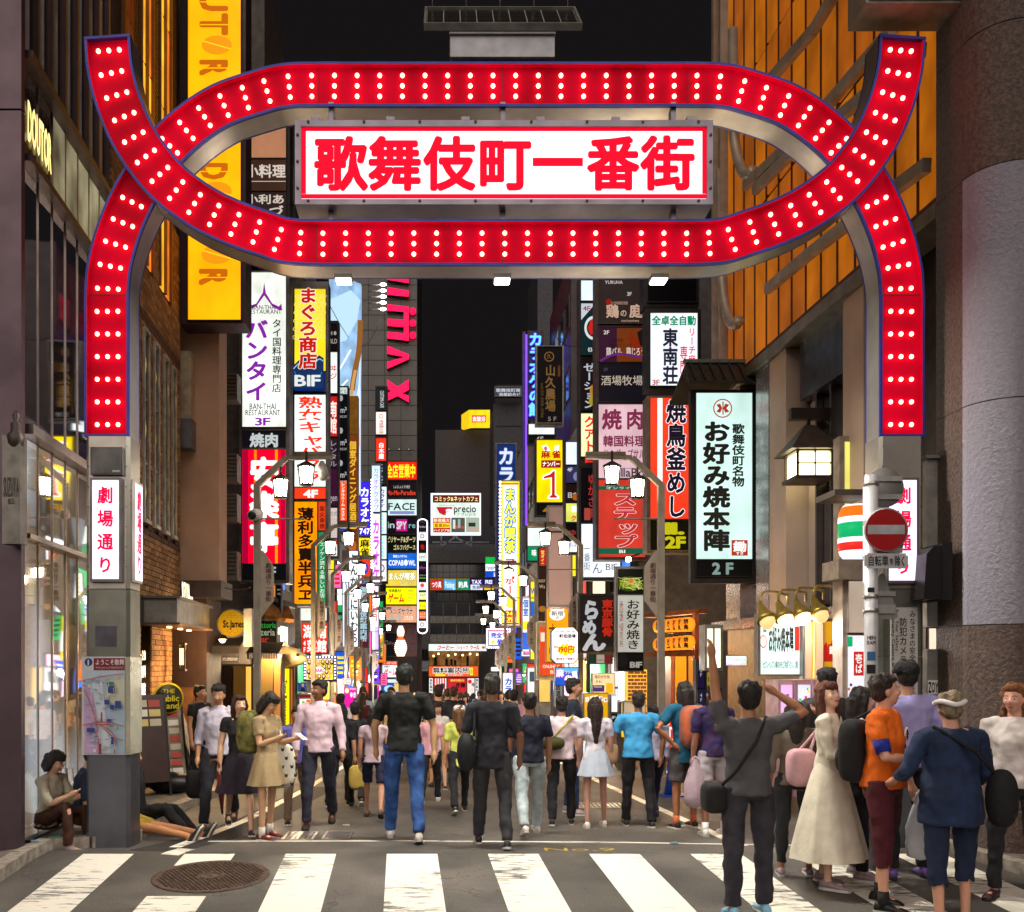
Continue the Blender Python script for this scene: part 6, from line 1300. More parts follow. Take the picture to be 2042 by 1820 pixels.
sign('casino_sign', 'cream framed orange red sign reading online at ground level right', 'lit sign', (1071, 1241, 1126, 1357), 22.2, .3, [((1076, 1250, 1121, 1347), 'd84a20', .8, [('H', 'ONLINE C', 1082, 1326, 1116, 1333, 'f4e4d0', .02), ('H', 'B1', 1097, 1337, 1106, 1344, 'f4e4d0', .02), ('R', 1078, 1262, 1086, 1280, 'e0d8c8')])], mat('c8b890', .5))
sign('mahjong_sign', 'blue sign with pink outlined mahjong characters above the dark haired man', 'lit sign', (1107, 1331, 1154, 1368), 18.6, .2, [((1108, 1332.5, 1153, 1366.5), '2058c8', .95, [('R', 1108, 1332.5, 1153, 1340, '60b0e8'), ('P', [(1140, 1340), (1150, 1338), (1153, 1362), (1144, 1366)], 'f0f4f4'), ('H', '麻', 1109, 1335, 1124, 1351, 'ffffff', .04, 'e020c0', .06), ('H', '雀', 1125, 1347, 1141, 1364, 'ffffff', .04, 'e020c0', .06), ('H', 'フリー', 1126, 1338, 1142, 1345, 'f8f020', .03)])], BLACK)
sign('flag_sign', 'green white and red tricolour sign reading Kabukicho behind the ramen sign', 'sign', (1171, 1304, 1222, 1325), 19.6, .15, [((1173, 1306, 1188, 1323), '1c4030', .3, []), ((1188.3, 1306, 1205, 1323), 'b8b0a8', .4, [('H', 'KABUKICHO', 1190, 1315, 1204, 1319, '601820', .0)]), ((1205.3, 1306, 1219, 1323), '701828', .35, [])], BLACK)
sign('board_sign', 'white upright sign board with handwriting above the woman in white', 'lit sign', (1180, 1343, 1226, 1386), 20.6, .15, [((1181, 1344.5, 1225, 1385), 'f0d0a0', .95, [('H', '毎日が元気', 1186, 1347, 1216, 1354, '201810', .02), ('H', 'それ', 1187, 1357, 1200, 1363, '201810', .02), ('R', 1182, 1367, 1205, 1380, '3a2860'), ('H', 'Welcome', 1184, 1368, 1200, 1372, 'e8d8a0', .0), ('R', 1208, 1363, 1222, 1384, 'f8a818')])])
mj = [('P', [(1167 + i * 9 - 0, 1387 + abs(i - 2) * 2.5), (1174 + i * 9, 1386 + abs(i - 1.6) * 2.5), (1175 + i * 9, 1395 + abs(i - 1.8) * 2.5), (1168 + i * 9, 1396 + abs(i - 2) * 2.5)], 'f4eede') for i in range(5)] + [('H', c, 1168.5 + i * 9, 1388 + abs(i - 2) * 2.3, 1173.5 + i * 9, 1394 + abs(i - 2) * 2.3, k, .03) for i, (c, k) in enumerate(zip('リーチ麻雀', ('a03020', 'c07020', '208040', '2050a0', '802080')))]
sign('parlour_board', 'yellow standing board with a fan of mahjong tiles behind the brown haired woman', 'lit sign', (1163, 1382, 1213, 1478), 18.4, .2, [((1164.5, 1383.5, 1211.5, 1476), 'd8a010', .85, mj)])
sign('sign_column', 'white lit floor guide column between yellow board and brick pillar', 'lit sign', (1217, 1310, 1233, 1470), 20.8, .25, [((1218.5, 1312, 1231.5, 1370), 'eef4f8', 1.1, [('H', '5F', 1219, 1314, 1225, 1318, '202020', .0)]), ((1218.5, 1374, 1231.5, 1420), 'e8f0f8', 1.1, [('H', 'Bull', 1221, 1386, 1229, 1389, '202020', .0)]), ((1218.5, 1424, 1231.5, 1448), '181418', .4, [('H', '1F', 1220, 1428, 1228, 1434, 'f4f4f4', .02), ('L', [(1220, 1446), (1230, 1436)], 1, 'f4f4f4')])])
# glowing brick pillar
def glow_bricks():
 t = thing('brick_pillar', 'yellow lit brick pillar below the long white okonomiyaki sign', 'pillar', P(1272, 1480, 19.6)); Y = 19.6
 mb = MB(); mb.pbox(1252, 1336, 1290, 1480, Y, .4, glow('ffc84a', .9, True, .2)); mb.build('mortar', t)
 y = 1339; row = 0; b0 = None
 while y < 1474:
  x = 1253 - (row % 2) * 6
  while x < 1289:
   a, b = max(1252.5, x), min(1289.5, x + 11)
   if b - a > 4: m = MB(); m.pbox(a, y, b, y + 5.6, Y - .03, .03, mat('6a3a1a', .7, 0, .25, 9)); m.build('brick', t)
   x += 12.4
  y += 7.4; row += 1
glow_bricks()
# paper lantern rows
def lantern_row(y, lab, n=6):
 # a string of barrel lanterns running back along the wall
 for i in range(n):
  q = i / (n - 1); Y = 15.6 + 2.6 * q; px = 1371 - 56 * q; r = .125
  c = P(px, y + 4 * q, Y)
  t = thing('paper_lantern', '%s orange paper lantern, %s from the right' % (lab, ['first', 'second', 'third', 'fourth', 'fifth', 'last'][i]), 'paper lantern', c, 'orange paper lanterns on the eave')
  mb = MB(); pr = []
  for k in range(11):
   a = math.pi * k / 10; rr = r * (.45 + .55 * math.sin(a) ** .6); pr.append((rr * (1 + .04 * (k % 2)), -.12 + .24 * k / 10))
  mb.lathe(c, pr, glow('ff8a1c', 1.0, True, .4), 14); mb.build('paper_shade', t)
  mb = MB(); mb.lathe(c, [(.06, -.14), (.06, -.12)], BLACK, 10); mb.lathe(c, [(.06, .12), (.06, .14)], BLACK, 10); mb.build('end_caps', t)
  mb = MB(); put_text(mb, ['焼鳥', '釜飯', '居酒', '生', '酒', '鍋'][i], lambda u, v: c + Vector((-r * .95 * math.cos((u - .5) * 1.1 - .35) * .55 - .0 + r * (u - .5) * .9, -r * 1.08 * math.cos((u - .5) * 1.2), .09 - .18 * v)), mat('3a1206', .6), .04, True); mb.build('lettering', t)
lantern_row(1246, 'upper'); lantern_row(1282, 'lower')
t = thing('lantern_eave', 'glowing orange wooden eave holding the paper lanterns above the doorway', 'eave', P(1350, 1310, 17))
mb = MB(); mb.obox((P(1345, 1224, 17.2)), Vector((.3, -.8, 0)), Vector((-.1, -.06, 0)), Vector((0, 0, .04)), mat('8a4a1c', .7)); mb.obox((P(1345, 1304, 17.2)), Vector((.3, -.8, 0)), Vector((-.08, -.05, 0)), Vector((0, 0, .05)), mat('8a4a1c', .7)); mb.pbox(1386, 1222, 1394, 1316, 16.4, .2, mat('a8521c', .6)); mb.build('beam', t)
# doorway beneath
sign('doorway', 'warm yellow lit doorway under the orange paper lanterns', 'doorway', (1338, 1302, 1402, 1560), 19.2, .5, [((1345, 1308, 1368, 1555), 'd8901c', .75, []), ((1371, 1308, 1385, 1555), 'c88a30', .6, []), ((1388, 1310, 1399, 1555), '4a2a18', .3, [])], mat('6a2c12', .6), part='lit_wall')
sign('menu_stand', 'upright lit menu stand with red and white posters by the blue cone', 'menu board', (1326, 1424, 1344, 1545), 15.6, .2, [((1327.5, 1426, 1342.5, 1478), 'f0e8e0', 1, [('R', 1328, 1428, 1342, 1450, 'd02820'), ('R', 1330, 1432, 1335, 1446, 'f0e040'), ('R', 1337, 1455, 1342, 1474, 'c83020')]), ((1327.5, 1481, 1342.5, 1542), 'e8e0d8', .9, [('R', 1329, 1484, 1341, 1500, 'd84020'), ('R', 1329, 1504, 1334, 1538, '402010'), ('C', 1338, 1520, 3, 8, '60a030')])])
sign('cabinet_lamp', 'glowing white fluted glass cabinet light on the wall right of the lanterns', 'lit sign', (1406, 1246, 1442, 1338), 14.6, .35, [((1408.5, 1254, 1421, 1332), 'e8f0d0', 1.3, []), ((1423.5, 1254, 1436, 1332), 'f0f4d8', 1.3, [])], mat('8a867c', .4, .5))
sign('floor_sign', 'dark violet floor sign reading 5F and 4F behind the grey shirt man', 'sign', (1388, 1316, 1408, 1440), 15.4, .2, [((1390, 1318, 1405, 1372), '2a1c4a', .35, [('V', '5F', 1394, 1332, 1402, 1350, 'e8e4f0', .02)]), ((1390, 1375, 1405, 1436), '2a2a4a', .3, [('V', '4F', 1394, 1382, 1402, 1400, 'e8e4f0', .02)])], DARKM)
sign('dark_sign', 'yellow green sign strip beside the violet floor sign', 'sign', (1407, 1340, 1430, 1378), 15.3, .15, [((1408, 1341, 1429, 1377), 'b0a010', .5, [('H', '無用', 1411, 1350, 1426, 1360, '101010', .03)])], DARKM)
sign('shop_board', 'pale green wall board with black brush characters behind the phone camera', 'lit sign', (1512, 1224, 1598, 1348), 12.9, .18, [((1515, 1227, 1595, 1345), 'c0e4dc', 1, [('V', '歌舞伎町名物', 1521, 1230, 1529, 1262, '1c1814', .03), ('C', 1522, 1280, 7, 13, 'b02818', .8), ('H', 'お好み焼本陣', 1532, 1248, 1582, 1302, '1c1814', .04), ('R', 1584, 1250, 1593, 1298, 'b02818'), ('H', 'セブンイレブン横のEVをご利用下さい。2階', 1521, 1318, 1590, 1334, '1c1814', .02)])], mat('6a625a', .5))
sign('poster_board', 'warm lit poster board with a fiery glow beside the pale green board', 'lit sign', (1601, 1238, 1668, 1356), 12.7, .12, [((1603, 1240, 1640, 1354), 'd8b490', .7, [('L', [(1622, 1240), (1624, 1290), (1620, 1354)], 8, 'f8a828'), ('L', [(1623, 1240), (1623, 1300), (1622, 1354)], 3, 'fff0a0')]), ((1641, 1240, 1667, 1354), 'c89018', .7, [('P', [(1641, 1290), (1648, 1280), (1652, 1296), (1660, 1276), (1667, 1292), (1667, 1320), (1641, 1320)], 'b02010'), ('R', 1651, 1285, 1665, 1316, 'a81c18'), ('H', '鋤', 1653, 1288, 1664, 1306, 'f0e8e0', .03)])])
for i, x in enumerate((1526, 1562, 1597, 1632)):
 t = thing('gooseneck_lamp', '%s of the four bronze gooseneck lamps over the wall boards' % ['leftmost', 'second', 'third', 'rightmost'][i], 'wall lamp', P(x + 20, 1190, 12.6), 'bronze gooseneck lamps over the wall boards')
 BZ = mat('8a7430', .4, .6); mb = MB(); y = 1187 - i * 4
 mb.tube([P(x + 45, y + 16, 12.9), P(x + 45, y, 12.7), P(x + 20, y - 6, 12.5), P(x - 2, y - 6, 12.4), P(x - 10, y + 4, 12.35), P(x - 10, y + 22, 12.35)], .018, BZ, 6); mb.build('arm', t)
 mb = MB(); a = P(x - 10, y + 20, 12.35); d = P(x + 4, y + 52, 12.2) - a; mb.tube([a, a + d * .35, a + d * .8, a + d], [.04, .06, .12, .13], BZ, 10); mb.build('lamp_shade', t)
 mb = MB(); mb.ball(a + d * 1.02, .105, glow('ffd890', 3.2 if i in (1, 2) else .8, True, 0), 10, 6); mb.build('bulb', t)
# vending displays / claw machines behind the people
for i, (a, b, c) in enumerate(((1552, 1582, 'e8b0e0'), (1586, 1618, 'd8d8f4'), (1622, 1650, 'c8c0f0'))):
 r = random.Random(i); its = []
 for k in range(14): x, y = r.uniform(a + 3, b - 8), r.uniform(1370, 1440); its.append(('R', x, y, x + r.uniform(3, 6), y + r.uniform(3, 7), r.choice(['d83068', '3878c8', 'f0d030', '50b060', '8030a0', 'f08030', 'ffffff'])))
 sign('claw_machine', ['leftmost lit prize machine with pink window behind the grey shirt man', 'middle lit prize machine with white window beside the white dress', 'rightmost lit prize machine with violet window behind the dress woman'][i], 'arcade machine', (a, 1356, b, 1590), 12.5 - i * .1, .5, [((a + 3, 1366, b - 3, 1446), c, 1, its), ((a + 3, 1452, b - 3, 1470), 'b080e0', .8, []), ((a + 3, 1474, b - 3, 1585), '80344a', .15, [], {'light': False})], mat('b08a90', .4, .3))
# convenience store corner, round striped lantern and shop window
t = thing('striped_sign', 'rounded lit shop sign with orange green and red bands behind the traffic signs', 'lit sign', P(1720, 1130, 11.7))
mb = MB(); Yq = 11.7; bands = [(1003, 1007, 'f0f4f4'), (1007, 1028, 'f07018'), (1028, 1040, 'f4f4f8'), (1040, 1070, '10a060'), (1070, 1080, 'f4f4f8'), (1080, 1096, 'd02820'), (1096, 1112, 'e0e4ee')]
for y0, y1, c in bands:
 m = glow(c, 1.05, True, .05); b = MB(); pr = []
 for y in (y0, (y0 + y1) / 2, y1):
  q = (y - 1058) / 55; rr = .22 * (1 - abs(q) ** 5 * .3); pr.append((rr, P(0, y, Yq).z))
 b.lathe((P(1722, 0, Yq).x, Yq + .2, 0), pr[::-1], m, 18); b.build('band', t)
mb = MB(); mb.pbox(1665, 976, 1742, 988, 11.5, .6, mat('4a4038', .5)); mb.build('small_awning', t)
mb = MB(); mb.pbox(1672, 1116, 1748, 1154, 11.5, .5, mat('8a7a6c', .5, .2)); mb.build('ledge', t)
sign('yellow_panel', 'glowing yellow wall panel under the lantern bracket', 'lit sign', (1674, 870, 1732, 1116), 12.4, .2, [((1682, 882, 1730, 1112), 'f0e870', .85, [])], mat('8a7a6c', .5), part='lit_panel')
rr_ = random.Random(9); its = [('R', 1690, 1262 + 8, 1700, 1290, '10a060'), ('R', 1702, 1300, 1722, 1348, 'b02020'), ('V', '壱ば', 1705, 1304, 1719, 1344, 'f4e8e0', .02)]
for k in range(12): x, y = 1690 + rr_.random() * 32, 1352 + rr_.random() * 60; its.append(('C', x, y, 2.4, 3, rr_.choice(['2a1a14', '6a4020', 'a06a30'])))
sign('store_window', 'bright store window with red poster and small faces left of the gate pillar', 'shop window', (1680, 1156, 1752, 1560), 11.8, .3, [((1688, 1268, 1726, 1420), 'e4e0f0', 1, its), ((1729, 1268, 1748, 1420), 'c8a890', .5, []), ((1690, 1160, 1748, 1262), 'd8c0ac', .55, []), ((1688, 1424, 1748, 1440), '7060c0', .9, []), ((1688, 1444, 1748, 1552), 'a03028', .3, [])], mat('b8a89c', .4, .3))
sign('store_window', 'orange and green striped store window right of the gate pillar', 'shop window', (1846, 1250, 1886, 1560), 10.9, .2, [((1850, 1254, 1884, 1400), 'f0d8c0', 1, [('L', [(1852, 1330), (1866, 1310), (1882, 1260)], 3, '60a030'), ('R', 1852, 1340, 1884, 1376, 'f08838')]), ((1850, 1402, 1884, 1440), 'd83020', .8, []), ((1850, 1443, 1884, 1470), 'e4e4dc', .8, [('H', 'EEE', 1854, 1448, 1880, 1464, '20a060', .03)])], mat('5a5048', .4, .3))
# ---- lower left shops
t = thing('round_pub_sign', 'round ochre pub sign with gothic lettering hanging from the dark wall', 'sign', P(462, 1275, 17.6))
mb = MB(); c = P(464, 1244, 17.6); R_ = 27 / FPX * 17.6; mb.lathe(c, [(R_ + .02, -.12), (R_ + .02, .12)], STEEL, 32, 'y'); mb.build('rim', t)
mb = MB(); mb.lathe(c + Vector((0, -.13, 0)), [(R_ - .005, 0), (R_ - .005, .01)], glow('b88a14', .62, True, .15), 32, 'y'); po = mb.build('sign_panel', t)
mb = MB(); items(mb, [('H', 'St.James', 445, 1237, 487, 1252, '1c1408', .04)] + [('C', 464 + x, 1244 + y, 5, 3.4, '7a5a0a', .85) for x, y in ((-6, -14), (6, -14), (0, -19), (-6, 15), (6, 15), (0, 20))], frontal(17.46), .7, .002); mb.build('lettering', po)
t2 = thing('sign_box', 'pale grey box sign edge standing beside the round pub sign', 'sign', P(496, 1290, 17.4)); mb = MB(); mb.pbox(486, 1214, 502, 1290, 17.3, .3, mat('a8a49a', .5, .2)); mb.build('casing', t2)
def awning(px0, px1, py0, py1, Y, lab, cl, d=.7):
 t = thing('awning', lab, 'awning', P((px0 + px1) / 2, py1, Y)); mb = MB(); a, b = P(px0, py0, Y), P(px1, py1, Y)
 mb.poly([(a.x, Y, a.z), (b.x, Y, a.z), (b.x + .02, Y - d, b.z), (a.x - .02, Y - d, b.z)][::-1], cl, (0, 0, .02)); mb.build('cover', t)
 m2 = MB(); n = 12; w = (b.x - a.x) / n
 for i in range(n): m2.box((a.x + i * w + .004, Y - d - .01, b.z - .12), (a.x + (i + 1) * w - .004, Y - d + .005, b.z), cl)
 m2.build('valance', t)
awning(440, 492, 1270, 1292, 18.4, 'dark grey scalloped awning under the round pub sign', mat('2a2624', .8))
sign('menu_bar', 'narrow glowing awning sign with small white words under the pub awning', 'lit sign', (443, 1309, 476, 1321), 17.5, .05, [((444, 1310, 475, 1320), '5a5048', .35, [('H', 'KTC: ESPRESSO RUM', 445, 1312, 474, 1318, 'f0e8d8', .02)])], DARKM)
sign('neon_window_sign', 'green white and red neon trattoria pizzeria bar sign on black', 'lit sign', (508, 1238, 553, 1283), 19.2, .1, [((509, 1239, 552, 1282), '0c100e', .1, [('H', 'Trattoria', 502, 1241, 551, 1253, '30f060', .03), ('H', 'Pizzeria', 502, 1254, 549, 1268, 'd8fff0', .03), ('H', 'Bar', 512, 1269, 536, 1281, 'ff2028', .04)], {'light': False})], BLACK)
awning(506, 566, 1282, 1304, 20.4, 'dark awning with hanging glass letters under the neon pizzeria sign', mat('302a26', .8))
t = thing('wooden_eave', 'warm lit wooden eave with rolled blinds over the tuna restaurant', 'eave', P(545, 1240, 21))
for k in range(7): mb = MB(); mb.bar(P(520 + k * 8, 1196 + k * 2, 20.2 + k * .25), P(533 + k * 8, 1232 + k * 1.2, 19.8 + k * .25), .12, .1, mat('9a6426', .6, 0, .2, 10)); mb.build('slat', t)
mb = MB(); mb.bar(P(512, 1188, 20), P(582, 1210, 21.8), .25, .1, mat('4a3a30', .7)); mb.build('beam', t)
t = thing('globe_lamps', 'pair of round warm glass globe lamps beside the neon sign', 'lamp', P(558, 1262, 20.6))
for x, y in ((556, 1259), (563, 1256)): mb = MB(); mb.ball(P(x, y, 20.6), .07, glow('ffd070', 6, True, 0), 10, 6); mb.build('globe', t)
sign('small_black_sign', 'small black sign with white katakana near the wooden eave', 'lit sign', (536, 1167, 562, 1232), 20.8, .15, [((552, 1168, 561, 1231), '16161a', .3, [('H', 'tari-', 552.5, 1174, 560.5, 1178, 'f0f0f0', .02), ('H', 'ベル', 553, 1182, 560, 1188, 'f0f0f0', .02)]), ((537, 1168, 550, 1195), 'e88838', .9, [])], DARKM)
sign('storefront', 'warm lit doorway glass and pillar of the pub below the round sign', 'storefront', (440, 1325, 505, 1600), 19.4, .4, [((466, 1328, 490, 1590), '6a4a1c', .5, []), ((444, 1328, 463, 1590), '2a1c10', .3, []), ((491, 1330, 502, 1590), 'f0b850', .95, [])], mat('3a2c26', .5), part='glass_panel')
sign('storefront', 'beige lit wall and cream door between neon sign and yellow tuna banner', 'storefront', (506, 1305, 562, 1600), 20.6, .4, [((508, 1310, 513, 1590), 'c0d8e8', 1.1, []), ((517, 1310, 545, 1590), '8a6a34', .5, []), ((547, 1310, 560, 1590), 'b87a3c', .6, [])], mat('4a3628', .5), part='lit_wall')
sign('tuna_banner', 'yellow vertical banner reading tuna restaurant', 'lit sign', (561, 1330, 586, 1600), 21.6, .2, [((562.5, 1334, 578, 1560), 'f8e010', 1.1, [('K', 'Tuna Restaurant', 566, 1356, 573, 1450, '181408', .03)]), ((580, 1334, 584, 1560), 'c86a20', .8, [])], mat('8a5a10', .5))
# tuna sculpture
t = thing('tuna_sculpture', 'big cream tuna fish head sculpture sticking out above the yellow banner', 'fish sculpture', P(590, 1325, 21.4))
fm = mat('c8b080', .35, .2, .12, 6); c = P(580, 1312, 21.4); mb = MB()
mb.tube([c + Vector((-.3, .3, .02)), c + Vector((-.1, .05, .02)), c + Vector((.1, -.1, 0)), c + Vector((.28, -.2, -.03)), c + Vector((.4, -.28, -.05))], [.26, .25, .21, .13, .03], fm, 14)
mb.build('body', t); mb = MB(); mb.ball(c + Vector((.2, -.33, .06)), .035, BLACK, 8, 5); mb.build('eye', t)
mb = MB(); mb.poly([c + Vector((-.15, .0, .24)), c + Vector((-.02, -.05, .22)), c + Vector((-.16, .0, .4))], fm, (.01, .02, 0)); mb.poly([c + Vector((-.1, -.22, -.1)), c + Vector((.02, -.26, -.12)), c + Vector((-.2, -.3, -.3))], fm, (.01, .02, 0)); mb.build('fin', t)
sign('hunan_sign', 'red sign with white brush characters and 4F behind the second lamp post', 'lit sign', (599, 1240, 656, 1306), 22.6, .25, [((602, 1243, 653, 1303), 'd02010', .95, [('H', '湖南', 604, 1246, 652, 1274, 'fff0e8', .035), ('H', '菜館', 612, 1276, 652, 1302, 'fff0e8', .035), ('V', '4F', 603, 1276, 612, 1302, 'fff0e8', .03)])])
sign('white_panel', 'white lit panel with faint gold writing under the orange izakaya panel', 'lit sign', (595, 1212, 656, 1240), 23.6, .25, [((600, 1214, 652, 1238), 'dce8e4', 1, [('H', 'マッサージ', 606, 1215, 650, 1224, 'd8c060', .02), ('H', 'リラックス', 612, 1228, 646, 1234, 'b8c8c8', .0)])])
# poster of faces with bulb frame
r = random.Random(12); its = [('R', 612, 1317, 664, 1355, 'f4d820')]
for j in range(4):
 for i in range(6):
  x, y = 617 + i * 9 + (j % 2) * 4, 1320 + j * 9.5
  if x < 663: its += [('C', x, y + 1, 4, 5.4, r.choice(['2a1610', '6a4422', 'c89858', '3a2018'])), ('C', x, y, 2.2, 3, 'f0c8a8')]
its += [('C', 638, 1337, 12, 7, 'f8f0f4'), ('H', 'MARI', 629, 1334, 648, 1341, 'd83060', .04)]
t = sign('poster_lightbox', 'poster of many small faces framed with square violet white lights', 'lit sign', (605, 1308, 671, 1360), 22.2, .2, [((611, 1314, 665, 1356), 'f0e0d0', 1, its)], mat('2a2440', .4))
bulbs_row(t, [P(608, 1311 + i * 6, 22.1) for i in range(8)] + [P(668, 1311 + i * 6, 22.1) for i in range(8)] + [P(614 + i * 6, 1310.5, 22.1) for i in range(9)], .018, glow('d8c8ff', 6, False, 0))
sign('poster', 'blue and white election poster of a man in a suit under the face poster', 'poster', (594, 1361, 612, 1380), 22, .05, [((595, 1362, 611, 1379), '2858a8', .5, [('C', 604, 1367, 2.5, 3.4, 'd8a888'), ('P', [(599, 1379), (601, 1372), (607, 1372), (609, 1379)], '202430')])])
sign('stall_sign', 'orange lit food stall sign at street level by the walking man', 'lit sign', (596, 1384, 622, 1440), 21.6, .2, [((598, 1386, 620, 1392), '8a1828', .6, []), ((598, 1394, 620, 1410), 'f0f0e8', 1, [('C', 605, 1402, 3, 4, '70b060'), ('R', 611, 1396, 619, 1408, 'f06020')]), ((598, 1412, 620, 1438), 'f08828', 1, [('R', 600, 1416, 618, 1424, 'f8e8d0')])])
# more street-level signs on the left, far
L2 = [((640, 1240, 652, 1300), 28, '68a030', [('V', '中', 641, 1248, 650, 1258, 'f8f060', .03), ('C', 646, 1270, 4, 5, 'f8f060')], 'green vertical banner behind the red Hunan sign'),
       ((655, 1228, 668, 1300), 30, 'e83818', [('R', 656, 1260, 667, 1280, 'f0d020'), ('R', 656, 1281, 667, 1290, '2050b0')], 'red yellow and blue shop strip right of the green banner'),
       ((637, 1395, 655, 1420), 24, 'f07018', [('H', 'オープン', 638, 1404, 654, 1414, 'f8e060', .04)], 'orange and violet opening banner beside the bright stalls'),
       ((658, 1358, 672, 1384), 26, 'f8a020', [('R', 660, 1362, 670, 1380, 'fff0a0')], 'small glowing amber lightbox above the opening banner'),
       ((682, 1352, 702, 1366), 30, 'e8e4dc', [('H', '5,000', 684, 1354, 700, 1358, '903030', .0), ('H', '7,000', 684, 1360, 700, 1364, '903030', .0)], 'pale price banner over the magenta board'),
       ((686, 1370, 712, 1420), 28, 'e018a0', [('H', 'Ann Relaxation', 697, 1372, 710, 1376, 'ffffff', .0), ('H', 'ゆき', 698, 1380, 710, 1392, 'ffffff', .03), ('C', 692, 1378, 4, 5, 'f4f0a0')], 'magenta lit board with white script near the boy in grey'),
       ((690, 1196, 706, 1290), 34, 'f0f4fa', [('V', 'とんかつ', 691, 1100, 705, 1198, '101014', .03)], 'base of the white pork cutlet sign')]
for fr_, Yd, c, its, lab in L2[:6]: sign('street_sign', lab, 'lit sign', fr_, Yd, .2, [((fr_[0] + 1, fr_[1] + 1, fr_[2] - 1, fr_[3] - 1), c, 1, its)])
sign('cutlet_sign', 'tall white sign with bold black hiragana reading pork cutlet', 'lit sign', (682, 1098, 716, 1292), 33, .3, [((697, 1100, 714, 1290), 'eef4fc', 1.15, [('V', 'とんかつにいむら', 698, 1104, 714, 1284, '101014', .03)]), ((684, 1140, 695, 1290), 'dce8f8', 1.1, [('L', [(686, 1150), (692, 1180), (687, 1210)], 1.5, '303038')])])
sign('guide_sign', 'maroon vertical guide sign with pale blue characters', 'lit sign', (714, 1164, 736, 1294), 37, .3, [((716, 1166, 734, 1290), '5a1c30', .6, [('V', '無料歌舞伎町案内所', 718, 1170, 732, 1280, 'a0d8ec', .03, 'f4f8f8', .02)])])
sign('neon_strip_sign', 'white and red vertical club sign with neon edge behind the lamp posts', 'lit sign', (737, 1168, 757, 1300), 47, .3, [((739, 1170, 755, 1296), 'f4f4ff', 1.1, [('V', 'A日日日', 741, 1174, 753, 1240, 'e03040', .03), ('R', 748, 1250, 755, 1296, 'c8b0f8')])])
# far right street level
R2 = [((1041, 1190, 1056, 1300), 36, 'e8eef6', [('V', '個室', 1043, 1196, 1054, 1230, '2058b0', .03), ('R', 1042, 1240, 1055, 1256, 'f0d020'), ('R', 1042, 1262, 1055, 1296, '2858c0')], 'white and blue strip beside the third right lamp'),
       ((1057, 1160, 1070, 1316), 33, 'f0e020', [('V', 'W', 1059, 1170, 1068, 1186, '2050b0', .04), ('R', 1058, 1200, 1069, 1230, '2060c0'), ('R', 1058, 1262, 1069, 1300, 'f8f8f0')], 'yellow and blue vertical strip left of the brown steak sign'),
       ((1072, 1128, 1090, 1240), 32, '3a2418', [('H', 'BEEF', 1074, 1156, 1088, 1162, 'e0c8a0', .0), ('H', 'Wa', 1075, 1166, 1087, 1174, 'e0c8a0', .0), ('C', 1081, 1215, 7, 6, 'b07a30')], 'dark brown steak restaurant sign with a food picture'),
       ((1000, 1296, 1012, 1330), 42, '10b070', [('H', 'HH', 1001, 1318, 1010, 1325, 'f0f8f4', .0)], 'small green sign under the private room sign'),
       ((978, 1330, 1000, 1340), 60, 'f8f8f0', [], 'small white light panel right of the coffee shop'),
       ((1002, 1342, 1026, 1400), 36, 'dce8fc', [('V', 'カラオ', 1006, 1352, 1022, 1398, '2038a0', .04)], 'round topped white karaoke pillar sign above the crowd')]
for fr_, Yd, c, its, lab in R2: sign('street_sign', lab, 'lit sign', fr_, Yd, .2, [((fr_[0] + 1, fr_[1] + 1, fr_[2] - 1, fr_[3] - 1), c, 1 if c != '3a2418' else .5, its)])
sign('izakaya_board', 'grey vertical izakaya board below the orange casino sign', 'sign', (1104, 1360, 1122, 1410), 23, .1, [((1105, 1361, 1121, 1409), 'b0b0a8', .4, [('V', '居酒屋', 1108, 1364, 1118, 1404, '202020', .03)])])
sign('storefront', 'bright shop front with red dotted lights behind the profile man', 'storefront', (1150, 1410, 1182, 1560), 20.4, .3, [((1153, 1414, 1160, 1550), 'f04020', 1, []), ((1162, 1414, 1179, 1550), 'd8f0f4', 1, [])], part='glass_panel')
sign('storefront', 'row of white lit shop windows low on the right of the lane', 'storefront', (1050, 1330, 1098, 1520), 31, .3, [((1052, 1333, 1072, 1400), 'e8ecf0', .9, [('R', 1056, 1340, 1066, 1360, '304858')]), ((1075, 1333, 1096, 1400), 'f0c060', .8, [])], part='glass_panel')
sign('storefront', 'yellow and white lit shop front behind the blue polo shirt man', 'storefront', (1236, 1400, 1252, 1580), 20, .3, [((1238, 1403, 1250, 1470), 'f8c838', .9, [])], part='glass_panel')
sign('menu_board', 'blank white board standing behind the blue polo shirt man', 'board', (1242, 1398, 1288, 1450), 18.8, .08, [((1243.5, 1399.5, 1286.5, 1448), 'c8c0b0', .35, [])])
sign('storefront', 'dim lit shop front behind the girl with the tote bag', 'storefront', (586, 1440, 640, 1540), 25, .3, [((588, 1442, 606, 1530), 'd87828', .7, []), ((608, 1442, 638, 1530), '8a4a20', .5, [])], part='glass_panel')
sign('storefront', 'bright game parlour front low on the left of the lane', 'storefront', (664, 1384, 720, 1470), 33, .3, [((666, 1386, 684, 1460), 'f07828', 1, []), ((702, 1420, 718, 1460), 'f0f0f8', 1, [('R', 706, 1430, 714, 1450, '303040')])], part='glass_panel')
